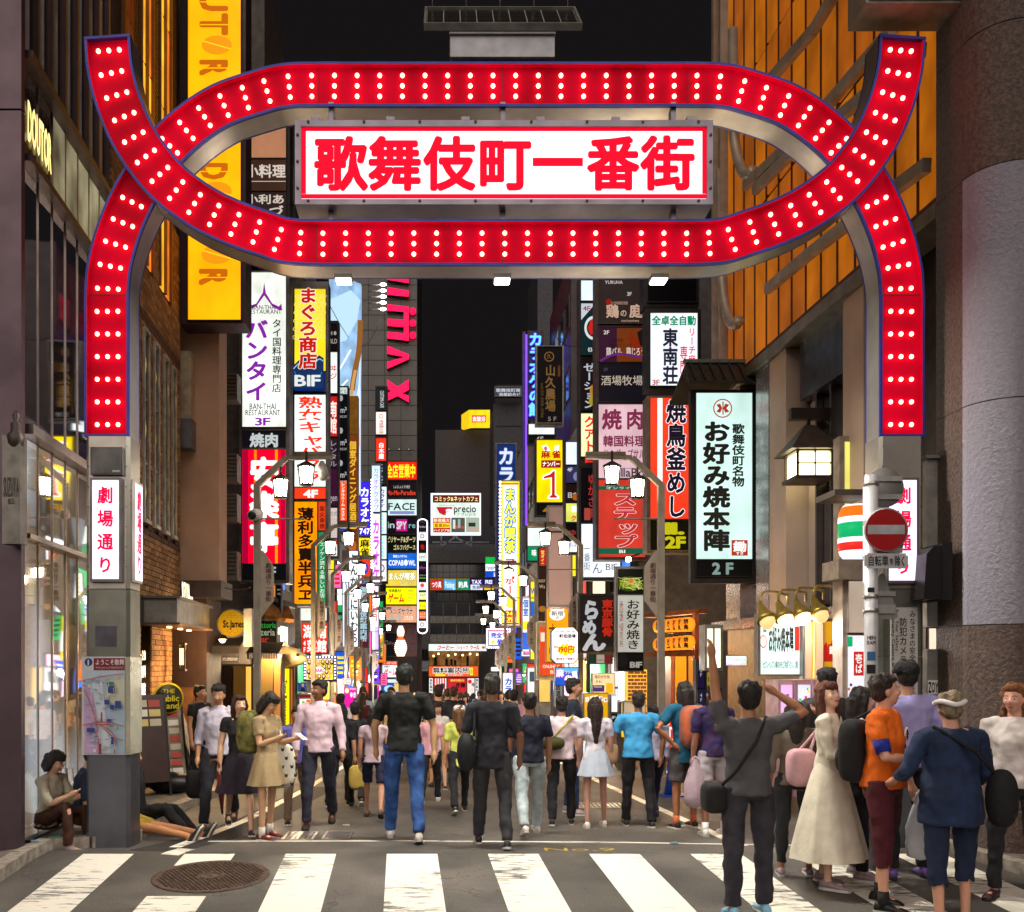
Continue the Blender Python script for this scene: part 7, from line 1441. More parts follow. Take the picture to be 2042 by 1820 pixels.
# cone, A-boards, litter
def cone(px, py):
 c = gp(px, py); t = thing('traffic_cone', 'dark blue traffic cone beside the right lamp post', 'traffic cone', c); m = mat('1c3f9a', .45)
 mb = MB(); mb.lathe(c, [(.13, .03), (.03, .72), (.02, .74)], m, 14); mb.build('cone_body', t); mb = MB(); mb.box((c.x - .19, c.y - .19, c.z), (c.x + .19, c.y + .19, c.z + .03), m); mb.build('base', t)
cone(1341, 1588)
def aboard(px, py, Y, h, w, lab, face, its=(), lean=.16):
 c = Vector(((px - PCX) / FPX * Y, Y, gz(Y) + .11)); t = thing('sign_stand', lab, 'A-board', c, 'menu stands by the brick doorway', math.radians(38))
 for s in (-1, 1):
  f = MB(); 
  for x in (-w / 2, w / 2): f.bar((x, s * .3, 0), (x, s * .03, h), .03, .03, BLACK)
  f.bar((-w / 2, s * .26, h * .15), (w / 2, s * .26, h * .15), .03, .03, BLACK); f.build('leg_frame', t, local=True)
 f = MB(); pl = lambda u, v, dy=0: Vector((-w / 2 + .02 + (w - .04) * u, -.285 + .255 * (1 - v) - .0 - dy, h * .14 + (h * .84) * (1 - v)))
 f.quad(pl(0, 1, .012), pl(1, 1, .012), pl(1, 0, .012), pl(0, 0, .012), face); f.build('board', t, local=True)
 if its: l = MB(); items(l, its, lambda u, v, dy: pl(u, v, .014 + dy), 0, .002); l.build('menu_print', t, local=True)
 return t
r = random.Random(4)
mn = lambda: [('R', .08 + .42 * (k % 2), .06 + .11 * (k // 2), .45 + .42 * (k % 2), .14 + .11 * (k // 2), r.choice(['e8e0d0', 'c8b8a0', 'b04030', 'd8c070', 'e0d8cc'])) for k in range(16)]
aboard(292, 1600, 14.0, 1.5, .5, 'tall dark folding menu board nearest the gate pillar', mat('3a1a18', .4), mn()[:6])
t = aboard(330, 1595, 14.6, 1.3, .48, 'folding menu board topped by a round black and yellow pub sign', mat('8a8070', .5), mn())
mb = MB(); mb.lathe((0, -.1, 1.42), [(.24, -.02), (.24, .02)], mat('d8c010', .5), 24, 'y'); mb.lathe((0, -.125, 1.42), [(.215, -.002), (.215, .002)], mat('1c2018', .5), 24, 'y'); mb.build('round_top', t, local=True)
mb = MB()
for k, (s_, z, h_) in enumerate((('THE', 1.53, .07), ('Public', 1.42, .1), ('Stand', 1.31, .1))): put_text(mb, s_, lambda u, v, z=z, h_=h_, k=k: Vector((-(.1 if k == 0 else .17) + (.2 if k == 0 else .34) * u, -.13, z + h_ / 2 - h_ * v)), mat('e8d420', .5), .02)
mb.build('lettering', t, local=True)
def leaning(px, Y, lab):
 c = Vector(((px - PCX) / FPX * Y, Y, gz(Y) + .11)); t = thing('folded_boards', lab, 'folded boards', c)
 for k in range(4): mb = MB(); mb.bar((c.x + .1 - .02 + k * .035, Y, c.z), (c.x - .32 + k * .035, Y - .05, c.z + 1.25), .02, .4, mat(['b0a498', '8a7e74', 'c0b4a8', '948a80'][k], .4, .3)); mb.build('panel', t)
leaning(383, 15.0, 'stack of folded metal boards leaning by the brick doorway')
bag = thing('black_bag', 'rounded black bag lying under the menu boards', 'bag', (P(340, 0, 14.2).x, 14.2, gz(14.2) + .11)); mb = MB(); mb.ball((bag.location.x, 14.2, gz(14.2) + .27), .3, mat('141214', .4), 14, 8, (1.2, .7, .55)); mb.build('body', bag)
for i, (px, py, c) in enumerate(((112, 1693, '20a080'), (70, 1702, '9ac0e0'), (690, 1648, 'c8b8a8'), (1300, 1617, 'd8d0c8'), (1360, 1650, 'e8e4e0'), (1828 - 170, 1640, 'c8c0b8'), (1640, 1648, 'e8e4dc'), (1672, 1668, 'c8c0b0'), (1344, 1684, '88b8c8'), (1990, 1668, 'b8b0a8'))):
 c3 = gp(px, py, .012 + (.11 if i < 2 else 0)); t = thing('litter_scrap', ['green and white cigarette packet on the kerb', 'crumpled silver wrapper on the pavement edge', 'small paper scrap by the steel drain grate', 'tiny pale scrap behind the white skirt', 'white paper scrap in front of the blue polo man', 'white tissue scrap near the lamp base', 'crumpled white paper behind the white dress', 'pale scrap by the white dress shoes', 'light blue wrapper in front of the stop line', 'pale scrap near the stone column foot'][i], 'litter', c3)
 mb = MB(); mb.obox(c3, Vector((.035, .01, 0)), Vector((-.01, .02, 0)), Vector((0, 0, .008)), mat('c', .5) if False else mat(c, .6)); mb.build('scrap', t)
# traffic signs on a white post
def traffic():
 Yt = 8.9; t = thing('traffic_sign_post', 'white post carrying a red no entry sign, two blank round backs and a triangle back', 'sign post', (P(1737, 0, Yt).x, Yt, gz(Yt)))
 WP = mat('c4c4c8', .4, .2, .08); x = P(1737, 0, Yt).x; s = Yt / FPX
 mb = MB(); mb.tube([(x, Yt, gz(Yt)), (x, Yt, P(0, 948, Yt).z)], 13 * s, WP, 14); mb.build('post', t)
 def disc(cx, cy, rx, m, y, nm, rimm=None):
  mb = MB(); c = P(cx, cy, y); mb.lathe(c, [(rx * s * .965, -.004), (rx * s, .0), (rx * s, .012), (rx * s * .9, .014)], m, 32, 'y'); o = mb.build(nm, t); return o
 BK = mat('8d8c8a', .45, .6, .12, 4)
 disc(1763, 973, 40, BK, Yt + .08, 'sign_back'); disc(1763, 1080 - 0, 40, BK, Yt + .09, 'sign_back')
 for cy in (973, 1080):
  b = MB()
  for dy in (-18, 18): b.pbox(1726, cy + dy - 5, 1800, cy + dy + 5, Yt + .055, .02, mat('a8a8a6', .4, .6))
  b.build('cross_rail', t)
 o = disc(1767, 1057, 43, mat('a8080f', .35, .05, .06), Yt - .1, 'no_entry_sign')
 r2 = MB(); c = P(1767, 1057, Yt - .106); r2.lathe(c, [(43.5 * s, -.001), (43.5 * s, .01)], mat('c8c8c8', .4, .4), 32, 'y'); r2.build('rim', o)
 b = MB(); items(b, [('C', 1767, 1057, 41.5, 41.5, mat('a00a10', .3, .0, .05)), ('R', 1730, 1047.5, 1804, 1066, mat('a9abb0', .4))], frontal(Yt - .112), 0, .002); b.build('white_bar', o)
 p = MB(); a, c = P(1724, 1134, Yt - .1), P(1811, 1104, Yt - .1); p.box((a.x + .02, Yt - .1, a.z), (c.x - .02, Yt - .085, c.z), mat('b4b6b8', .4)); p.box((a.x, Yt - .099, a.z + .02), (c.x, Yt - .0845, c.z - .02), mat('b4b6b8', .4)); po = p.build('supplement_plate', t)
 l = MB(); items(l, [('H', '自転車', 1730, 1108, 1772, 1130, '111111', .015), ('H', 'を', 1773, 1113, 1783, 1127, '111111', .015), ('H', '除く', 1784, 1108, 1806, 1130, '111111', .015)], frontal(Yt - .102), 0, .001); l.build('lettering', po)
 tr_ = MB(); q = [(1759, 1143), (1754, 1147), (1722, 1222), (1723, 1230), (1728, 1235), (1784, 1235), (1790, 1230), (1790, 1222), (1764, 1147)]
 tr_.poly([P(x_, y_, Yt + .07) for x_, y_ in q][::-1], BK, (0, .012, 0)); tr_.build('triangle_back', t)
 b = MB()
 for y_ in (1185, 1211, 1222 - 2): b.pbox(1730, y_ - 5, 1786, y_ + 4, Yt + .05, .018, mat('a8a8a6', .4, .6))
 b.build('cross_rail', t)
 b = MB()
 for y_ in (966, 1044, 1114, 1190, 1218): b.lathe((x, Yt, P(0, y_, Yt).z), [(15 * s, -.02), (15 * s, .02)], STEEL, 14)
 b.build('clamps', t, kind='stuff')
 st = MB(); items(st, [('R', 1730, 1172, 1744, 1182, '202020'), ('H', 'HEN', 1729, 1268, 1746, 1276, '202020', .03), ('H', 'BAM', 1729, 1278, 1746, 1286, '202020', .03), ('R', 1729, 1300, 1746, 1318, '3a6a9a'), ('R', 1728, 1326, 1746, 1344, '141414')], frontal(Yt - 13 * s - .001), 0, .0005); st.build('stickers', t)
traffic()
# hanging cable bundles near the orange panels and along the left shops
def cable(pts, lab, r=.012):
 q = [P(*p) for p in pts]; out = []
 for a, b in zip(q, q[1:]):
  for k in range(8):
   u = k / 8; v = a.lerp(b, u); v.z -= (a - b).length * .06 * math.sin(math.pi * u); out.append(v)
 out.append(q[-1]); mb = MB(); mb.tube(out, r, BLACK, 5); o = mb.build('cable', loc=q[0]); tag(o, lab, 'cable')
cable([(357, 1165, 17), (440, 1170, 17.2), (500, 1172, 18)], 'thin black cable sagging below the peach wall ledge')
cable([(655, 605, 30), (760, 630, 55), (832, 650, 60)], 'thin cable crossing in front of the pink letters')
cable([(1098, 660, 38), (1160, 690, 34)], 'thin cable above the black and gold sign')
# small lit boards that crowd the shop fronts further down, then added lightboxes and added warm fill lamps
r = random.Random(31); n = 0
for side in (-1, 1):
 for hi in (0, 1, 2):
  for ci, (cn, ch_) in enumerate((('white', 'f0f4f8'), ('red', 'e02818'), ('yellow', 'f4d818'), ('blue', '2058d0'), ('green', '18a058'), ('pink', 'f068b0'), ('orange', 'f47818'), ('violet', '6a38d8'))):
   Yd = 31 + 30 * ((ci * 3 + hi * 5) % 8) / 8 + r.uniform(-1, 1); X = side * (3.5 + .35 * r.random()) + (-.2 if side < 0 else .3); h = (2.2, 3.6, 5.4)[hi]; w_ = r.uniform(.3, .65); hh = r.uniform(.5, 1.5) if hi else r.uniform(.6, 1.1); c = Vector((X, Yd, gz(Yd) + h))
   t = thing('street_sign', '%s lit board, %s on the %s side %s down the lane' % (cn, ('low', 'mid height', 'high')[hi], ('left', 'right')[side > 0], 'partway' if Yd < 42 else 'far'), 'lit sign', c)
   mb = MB(); mb.box((c.x - w_ / 2, Yd, c.z), (c.x + w_ / 2, Yd + .2, c.z + hh), DARKM); mb.build('frame', t)
   mb = MB(); mb.box((c.x - w_ / 2 + .03, Yd - .012, c.z + .03), (c.x + w_ / 2 - .03, Yd - .002, c.z + hh - .03), glow(ch_, 1.0)); po = mb.build('sign_panel', t)
   mb = MB(); c2 = glow(r.choice(['f8f8f4', '201c24', 'f4e020', 'd02020']), .9, False, 0)
   for q in range(4):
    z = c.z + hh * (.18 + .18 * q); x = w_ * r.uniform(.15, .33); mb.box((c.x - x, Yd - .022, z), (c.x + x, Yd - .013, z + hh * .09), c2)
   mb.build('printed_bars', po, kind='stuff')
for side in (-1, 1):  # added lightboxes, put in for reflections in the glass and coloured light below
 for hi in (0, 1):
  for ci, (cn, ch_) in enumerate((('white', 'eef4fa'), ('yellow', 'f4dc28'), ('blue', '2a6ae0'), ('red', 'e02c1c'), ('green', '20a860'), ('pale pink', 'f4c0d8'), ('cream', 'f8e0a8'))):
   ya = 24.6 + ((ci * 2 + hi * 3) % 7) * 3.9; xw = (4.9 if ya < 46 else 4.3) if side > 0 else (-4.6 if ya < 29 else -4.4 if ya < 36 else -4.3); z0 = gz(ya) + (1.3, 4.2)[hi] + r.uniform(0, .6); h = (1.5, 2.6)[hi] * r.uniform(.8, 1.2); ln = r.uniform(1.6, 3.0)
   t = thing('wall_lightbox', '%s lightbox fixed flat on the %s shop walls, %s row' % (cn, ('left', 'right')[side > 0], ('street level', 'upper floor')[hi]), 'lit sign', (xw, ya, z0))
   a, b = sorted((xw, xw - side * .14)); mb = MB(); mb.box((a, ya, z0), (b, ya + ln, z0 + h), DARKM); mb.build('frame', t)
   xf = xw - side * .145; a, b = sorted((xf, xf - side * .01)); mb = MB(); mb.box((a, ya + .05, z0 + .05), (b, ya + ln - .05, z0 + h - .05), glow(ch_, 1.5)); mb.build('sign_panel', t)
for i, (x, Yd, e, col) in enumerate(((-3.9, 16.6, 60, (1, .6, .25)), (-3.7, 20.2, 130, (1, .72, .4)), (-3.7, 24.5, 130, (1, .8, .55)), (-3.6, 30, 160, (1, .85, .75)), (-3.5, 37, 170, (1, .85, .9)), (-3.4, 46, 200, (1, .9, .9)), (4.2, 17.8, 130, (1, .6, .25)), (4.1, 21.5, 130, (1, .75, .45)), (4.0, 27, 150, (1, .8, .6)), (3.6, 34, 170, (1, .85, .8)), (3.5, 43, 200, (1, .9, .9)), (4.6, 12.4, 22, (1, .85, .8)))):  # added lamps, put in to brighten the street along the shop fronts
 c = Vector((x, Yd, gz(Yd) + 2.55)); t = thing('eave_lamp', '%s warm eave lamp over the shop fronts on the %s side' % (['nearest', 'second', 'third', 'fourth', 'fifth', 'farthest'][i % 6 if i < 11 else 0] if i < 11 else 'nearest of all', 'left' if x < 0 else 'right'), 'lamp', c)
 mb = MB(); mb.lathe(c, [(.1, 0), (.07, .06), (.02, .08)], DARKM, 10); mb.build('lamp_shade', t); mb = MB(); mb.ball(c, .06, glow('ffe0a8', 14, False, 0), 8, 5); mb.build('bulb', t)
 ld = bpy.data.lights.new('eave_lamp', 'POINT'); ld.energy = e * 1.9; ld.color = col; ld.shadow_soft_size = .12; lo_ = bpy.data.objects.new('eave_lamp_light', ld); COL.objects.link(lo_); lo_.location = c + Vector((0, 0, -.12))
# ================================================================== people
BAKE = []                                   # (object, voxel size, smoothing rounds): one continuous surface each, settled in one go
def skin(h='d8a078'): return mat(h, .55, 0, .05, 9, .05, 60)
def cloth(h, h2=None, sc=9): return mat(h, .85, 0, .06, sc, .8, 6, hue2=h2)
def hairm(h='17100d'): return mat(h, .62, 0, .3, 30, 1.0, 60, stretch=(1, 1, .15))
def D2(a): return math.radians(a)
def fig(name, label, px, top, foot, facing, legs=None, arms=None, lean=0, yaw=0, pitch=0, top_c='e8e8e8', top_len=.0, sleeve=.5, bot='pants', bot_c='1c1c24', bot_len=1.0,
  hair='short', hair_c='17100d', sk='d8a078', shoe='1a1a1a', H=None, Y=None, hipz=None, wide=1.0, group=None, face=True, vox=.0115, tc2=None, bc2=None, collar=None, sock=None, twist=0, loc=None, hand=True, roll=0, belly=0, cap=None, female=False, coat=0):
 if Y is None: Y = gY(foot)
 g = gz(Y) + (.11 if loc == 'kerb' else 0)
 X = (px - PCX) / FPX * Y
 if H is None: H = (foot - top) / FPX * Y * 1.0
 k = H / 1.75
 t = thing(name, label, 'person', (X, Y, g), group, D2(facing))
 V = Vector; R = lambda v, ax, a: Matrix.Rotation(a, 3, ax) @ v
 SK = skin(sk); TC = top_c if not isinstance(top_c, str) else cloth(top_c, tc2); BC = bot_c if not isinstance(bot_c, str) else cloth(bot_c, bc2)
 legs = legs or ((6, 4), (-4, 6)); arms = arms or (((-.12, .0, -1), (-.03, -.25, -1)), ((.12, 0, -1), (.03, -.25, -1)))
 hw = .095 * k * wide; sw = (.175 if female else .19) * k * wide
 hip = V((0, 0, 0)); J = []
 for s, (a, b) in zip((-1, 1), legs):    # thigh swing forward, knee bend
  ab = D2(3 + (3 if abs(a) > 60 else 0)) * s
  th = V((math.sin(ab), -math.sin(D2(a)), -math.cos(D2(a)))); c = a - b
  sh = V((math.sin(ab) * .5, -math.sin(D2(c)), -math.cos(D2(c))))
  h0 = V((s * hw, 0, 0)); kn = h0 + th * .435 * k; an = kn + sh * .425 * k; J.append((h0, kn, an, c))
 low = min(j[2].z - .085 * k for j in J)
 hz = -low if hipz is None else hipz
 off = V((0, 0, hz)); J = [(a + off, b + off, c + off, d) for a, b, c, d in J]; hip = off.copy()
 tl = lambda v: R(R(R(v, 'Z', D2(twist)), 'Y', D2(roll)), 'X', D2(lean)) + hip
 chest = tl(V((0, 0, .36 * k))); sho = tl(V((0, 0, .50 * k))); nk = tl(V((0, .0, .565 * k))); hc = nk + R(V((0, -.02 * k, .125 * k)), 'X', D2(lean * .5 + pitch * .5))
 HR = Matrix.Rotation(D2(yaw), 3, 'Z') @ Matrix.Rotation(D2(pitch), 3, 'X')
 hp = lambda x, y, z: hc + HR @ V((x * k, y * k, z * k))
 A = []
 for s, (u, f) in zip((-1, 1), arms):
  s0 = tl(V((s * sw, 0, .475 * k))); u = V(u).normalized(); f = V(f).normalized(); el = s0 + u * .285 * k; wr = el + f * .25 * k; A.append((s0, el, wr, f, s))
 # body: head, neck, trunk, arms with hands, legs in one surface
 mb = MB()
 def ell(c, r, M3=None, n=12):
  k0 = len(mb.v); mb.ball((0, 0, 0), 1, SK, n, 8)
  for i in range(k0, len(mb.v)):
   v = V(mb.v[i]); v = V((v.x * r[0] * k, v.y * r[1] * k, v.z * r[2] * k)); v = (M3 @ v if M3 else v); mb.v[i] = tuple(c + v)
 ell(hp(0, .012, .025), (.075, .092, .092), HR); ell(hp(0, -.02, -.03), (.058, .07, .088), HR); ell(hp(0, -.045, -.075), (.036, .036, .036), HR)
 mb.tube([hp(0, -.082, .012), hp(0, -.104, -.02), hp(0, -.09, -.034)], [.009 * k, .015 * k, .013 * k], SK, 8)
 for s in (-1, 1): ell(hp(s * .075, .01, -.01), (.012, .022, .032), HR, 8); ell(hp(s * .034, -.072, -.022), (.024, .02, .022), HR, 8)
 mb.tube([nk + V((0, .01, -.09 * k)), nk, hp(0, .012, -.05)], [.062 * k, .054 * k, .052 * k], SK, 12)
 mb.tube([hip + V((0, 0, -.04)), hip + V((0, 0, .08 * k)), tl(V((0, 0, .2 * k))), chest, sho, nk + V((0, 0, -.03))], [q * k for q in (.08, .08, .07, .07, .05, .045)], SK, 14)
 for s0, el, wr, f, s in A:
  mb.tube([sho + (s0 - sho) * .4, s0], [.06 * k, .052 * k], SK, 10)
  mb.tube([s0, s0.lerp(el, .5), el, el.lerp(wr, .35), wr], [q * k for q in (.05, .046, .038, .040, .026)], SK, 10)
  if hand:
   side = f.cross(V((0, 0, 1)) if abs(f.z) < .85 else V((0, 1, 0))).normalized(); up = side.cross(f)
   if abs(f.z) >= .85: side, up = up, side       # hanging: fingers lie in the fore-aft plane
   mb.tube([wr, wr + f * .04 * k, wr + f * .085 * k], [.027 * k, .036 * k, .03 * k], SK, 8)
   for q in range(4):
    b0 = wr + f * .075 * k + side * (q - 1.5) * .019 * k; ln = (.062, .074, .07, .055)[q] * k; cv = up * (-.35) * s
    mb.tube([b0, b0 + f * ln * .5, b0 + (f + cv).normalized() * ln * .95], [.0105 * k, .010 * k, .009 * k], SK, 6)
   b0 = wr + f * .03 * k; mb.tube([b0, b0 + side * -.035 * k + f * .025 * k, b0 + side * -.042 * k + f * .06 * k], [.014 * k, .012 * k, .010 * k], SK, 6)
 lr = (.082, .07, .052, .05, .045, .032)
 for h0, kn, an, c in J:
  mb.tube([h0, h0.lerp(kn, .35), kn.lerp(h0, .12), kn.lerp(an, .12), kn.lerp(an, .35), an], [q * k * (.95 if female else 1) for q in lr], SK, 12)
  fd = V((0, -math.cos(D2(c * .6)), math.sin(D2(c * .6)) if c < 0 else 0)); 
  mb.tube([an, an + V((0, .01, -.045)) * k, an + fd * .12 * k + V((0, 0, -.05)) * k], [.034 * k, .034 * k, .03 * k], SK, 8)
 o = mb.build('body', t, local=True); BAKE.append((o, vox * k, 3))
 def oval(pts, rx, ry, n=18, m=TC):
  Vv = []
  for i, p in enumerate(pts):
   for j in range(n):
    a = 2 * math.pi * j / n; e = R(R(V((math.cos(a) * rx[i] * k, math.sin(a) * ry[i] * k, 0)), 'Z', D2(twist)), 'X', D2(lean)); Vv.append(p + e)
  F = [(i * n + j, i * n + (j + 1) % n, (i + 1) * n + (j + 1) % n, (i + 1) * n + j) for i in range(len(pts) - 1) for j in range(n)]
  F += [tuple(range(n))[::-1], tuple((len(pts) - 1) * n + j for j in range(n))]
  mb.add(Vv, F, m, True)
 # top
 if top_c is not None:
  mb = MB()
  zb = -.03 - top_len; fx = .9 if female else 1
  zs = [zb, .1, .22, .34, .44, .50, .545]; rx = [.18 + belly * .5, .158 + belly, .15 + belly * .6, .17, .185, .15, .075]; ry = [.142 + belly, .125 + belly * 1.6, .112 + belly, .12, .105, .085, .062]
  if female: rx = [.175, .14, .132, .152, .165, .13, .07]; ry = [.135, .108, .1, .118, .1, .08, .06]
  oval([tl(V((0, -.012 * k if 1 < i < 4 else 0, z * k))) for i, z in enumerate(zs)], [q * wide for q in rx], [q * wide for q in ry])
  for s0, el, wr, f, s in A:
   e = min(sleeve, 1); end = s0.lerp(el, e) if sleeve <= 1 else el; P_ = [sho.lerp(s0, .55), s0 + V((0, 0, .004)), s0.lerp(end, .5), end]; q = [.075, .068, .066, .064 - .006 * e]
   if sleeve > 1: P_ += [el.lerp(wr, .5), el.lerp(wr, (sleeve - 1))]; q += [.052, .042]
   mb.tube(P_, [z * k * (1 if not female else .9) for z in q], TC, 12)
  if collar: mb.tube([nk + V((0, .0, -.055 * k)), nk + V((0, .004, .0 * k))], [.075 * k, .062 * k], collar if not isinstance(collar, str) else cloth(collar), 14)
  o = mb.build('shirt', t, local=True); BAKE.append((o, .014 * k, 2))
 # bottoms
 if bot in ('pants', 'shorts'):
  mb = MB(); e = bot_len
  PV = [(q, w0, h0) for q, w0, h0 in ((.10, .145, .105), (.05, .155, .115), (-.01, .17, .125), (-.07, .16, .11))]; oval([hip + V((0, 0, q * k)) for q, _, _ in PV], [w0 * wide for _, w0, _ in PV], [h0 * wide for _, _, h0 in PV], 18, BC)
  for h0, kn, an, c in J:
   pts = [h0 + V((0, 0, .03)), h0.lerp(kn, .4)]; q = [.10, .092]
   if e > .5: pts += [kn, kn.lerp(an, .45), kn.lerp(an, min(1.0, (e - .5) * 2))]; q += [.072, .066 + coat, .058 + coat]
   else: pts += [h0.lerp(kn, e * 2)]; q += [.09 if e < .45 else .082]
   mb.tube(pts, [z * k * (.92 if female else 1) for z in q], BC, 14)
  o = mb.build('trousers' if bot == 'pants' else 'shorts', t, local=True); BAKE.append((o, .014 * k, 2))
 elif bot == 'skirt':
  mb = MB(); n = 48; Vv = []; L_ = bot_len * .86 * k; fl = .16 + .28 * bot_len
  rows = 9
  for i in range(rows):
   q = i / (rows - 1)
   for j in range(n):
    a = 2 * math.pi * j / n; r = (.125 + (fl - .125) * q ** .8) * k * (1 + .05 * q * math.sin(a * 9 + px) + .02 * q * math.sin(a * 17))
    Vv.append((math.cos(a) * r, math.sin(a) * r * .8, hip.z + .12 * k - (L_ + .1 * k) * q))
  mb.add(Vv, [(i * n + j, i * n + (j + 1) % n, (i + 1) * n + (j + 1) % n, (i + 1) * n + j) for i in range(rows - 1) for j in range(n)], BC, True); mb.build('skirt', t, local=True)
 # shoes
 SH = shoe if not isinstance(shoe, str) else mat(shoe, .45, 0, .12, 20, .1, 40); SO = mat('d8d4cc', .6) if shoe in ('1a1a1a', 'e8e4dc', '6a1018', '8cc4e0', '9a8a90') else mat('26221f', .6)
 for h0, kn, an, c in J:
  M_ = Matrix.Translation(an) @ Matrix.Rotation(D2(-c * .55 if c < 0 else -min(c, 8)), 4, 'X')
  if hipz is not None: M_ = Matrix.Translation(an) @ Matrix.Rotation(D2(-max(-10, min(60, c + 10)) if c > 40 else 0), 4, 'X')
  mb = MB(); n = 12; Vv = []
  sec = [(.065, .02, .0, .05), (.055, .034, -.0, .075), (.02, .038, 0, .082), (-.04, .038, 0, .068), (-.10, .043, 0, .05), (-.155, .041, 0, .038), (-.185, .022, 0, .024)]
  for y, w, z0, h in sec:
   for j in range(n):
    a = 2 * math.pi * j / n; Vv.append(M_ @ V((math.cos(a) * w * k, y * k, (-.078 + h / 2 + math.sin(a) * h / 2) * k)))
  mb.add(Vv, [(i * n + j, i * n + (j + 1) % n, (i + 1) * n + (j + 1) % n, (i + 1) * n + j) for i in range(len(sec) - 1) for j in range(n)] + [tuple(range(n))[::-1], tuple((len(sec) - 1) * n + j for j in range(n))], SH, True)
  s2 = [V((x * k, y * k, z * k)) for z in (-.088, -.066) for x, y in ((-.02, .07), (.02, .07), (.038, .02), (.036, -.04), (.046, -.11), (.036, -.17), (0, -.192), (-.036, -.17), (-.046, -.11), (-.036, -.04), (-.038, .02))]
  mb.add([M_ @ v for v in s2], [tuple(range(11)), tuple(range(21, 10, -1))] + [(i, (i + 1) % 11, 11 + (i + 1) % 11, 11 + i) for i in range(11)], SO)
  so = mb.build('shoe', t, local=True)
  if sock: m2 = MB(); m2.tube([an + V((0, 0, -.05 * k)), an.lerp(kn, .18)], [.042 * k, .041 * k], cloth(sock), 10); m2.build('sock', t, local=True)
 # hair
 if hair != 'none':
  HM = hairm(hair_c); mb = MB(); MBs = mb
  def he(c, r, n=14):
   k0 = len(mb.v); mb.ball((0, 0, 0), 1, HM, n, 9)
   for i in range(k0, len(mb.v)):
    v = V(mb.v[i]); v = HR @ V((v.x * r[0] * k, v.y * r[1] * k, v.z * r[2] * k)); mb.v[i] = tuple(c + v)
  he(hp(0, .03, .045), (.088, .092, .088)); he(hp(0, .045, .0), (.08, .07, .085)); he(hp(0, -.035, .088), (.068, .052, .036))
  rr = random.Random(int(px * 7))
  for q in range(16 if hair in ('short', 'curly') else 6): a = rr.uniform(0, 6.28); b = rr.uniform(.1, 1.2); he(hp(.075 * math.cos(a) * math.cos(b), .03 + .075 * math.sin(a) * math.cos(b), .055 + .075 * math.sin(b)), (.026, .026, .022), 7)
  if hair in ('long', 'vlong', 'bob', 'bun', 'tail'):
   L_ = {'long': .30, 'vlong': .42, 'bob': .1, 'bun': .06, 'tail': .1}[hair]
   for s in (-1, 1): mb.tube([hp(s * .062, .0, .06), hp(s * .08, .01, -.02), hp(s * .078, .02, -.10), hp(s * .07, .045, -.10 - L_ * .6)], [.035 * k, .034 * k, .032 * k, .014 * k], HM, 9)
   mb.tube([hp(0, .06, .02), hp(0, .075, -.07), hp(0, .085, -.08 - L_ * .55), hp(0, .08, -.1 - L_)], [.085 * k, .08 * k, .07 * k, .03 * k], HM, 12)
   if hair in ('bob', 'long', 'bun') : he(hp(0, -.055, .062), (.062, .04, .028))
   if hair == 'bun': he(hp(0, .13, .0), (.045, .04, .045))
  if hair == 'curly':
   for q in range(46): a = rr.uniform(0, 6.28); z = rr.uniform(-.16, .12); r_ = .1 if z < .05 else .075; he(hp(r_ * math.cos(a), .045 + .09 * abs(math.sin(a)) if math.sin(a) > -.2 else .02, z), (.03, .03, .026), 7)
  o = mb.build('hair', t, local=True); BAKE.append((o, .0105 * k, 2))
 if cap:
  mb = MB(); 
  pts = [hp(.0, .0, z) for z in (.02, .07, .11, .135)]; mb.tube([hp(0, .015, .03), hp(0, .018, .08), hp(0, .02, .115), hp(0, .02, .13)], [.1 * k, .098 * k, .075 * k, .02 * k], cloth(cap), 18); mb.poly([hp(-.07, -.07, .045), hp(.07, -.07, .045), hp(.05, -.15, .03), hp(-.05, -.15, .03)], cloth(cap), HR @ V((0, 0, .008))); mb.build('cap', t, local=True)
 if face:
  for s in (-1, 1):
   e = MB(); e.ball((0, 0, 0), .0105 * k, mat('e8e0d8', .3), 8, 6, (1.25, .7, .6)); 
   e.v = [tuple(hp(s * .03, -.084, .006) + HR @ V(v)) for v in e.v]; eo = e.build('eye', t, local=True)
   p = MB(); p.ball((0, 0, 0), .0058 * k, mat('1a0e0a', .2), 8, 6, (1, .5, 1)); p.v = [tuple(hp(s * .03, -.0925, .006) + HR @ V(v)) for v in p.v]; p.build('iris', eo, local=True)
   b = MB(); b.tube([hp(s * .014, -.091, .024), hp(s * .032, -.09, .029), hp(s * .05, -.078, .022)], [.003 * k, .0038 * k, .002 * k], hairm(hair_c), 6); b.build('eyebrow', t, local=True)
  l = MB(); l.tube([hp(-.024, -.083, -.062), hp(-.008, -.093, -.06), hp(.008, -.093, -.06), hp(.024, -.083, -.062)], [.003 * k, .0065 * k, .0065 * k, .003 * k], mat('b05a50' if female else 'a06050', .4), 7); l.build('mouth', t, local=True)
 W_ = lambda v: Matrix.Translation((X, Y, g)) @ Matrix.Rotation(D2(facing), 4, 'Z') @ V(v)
 return dict(t=t, k=k, W=W_, hip=hip, sho=sho, chest=chest, nk=nk, A=A, J=J, hp=hp, tl=tl, X=X, Y=Y, g=g, facing=facing, HR=HR)
FOLD = [bpy.data.textures.new('folds', 'CLOUDS'), bpy.data.textures.new('locks', 'CLOUDS')]; FOLD[0].noise_scale = .11; FOLD[0].noise_depth = 1; FOLD[1].noise_scale = .035
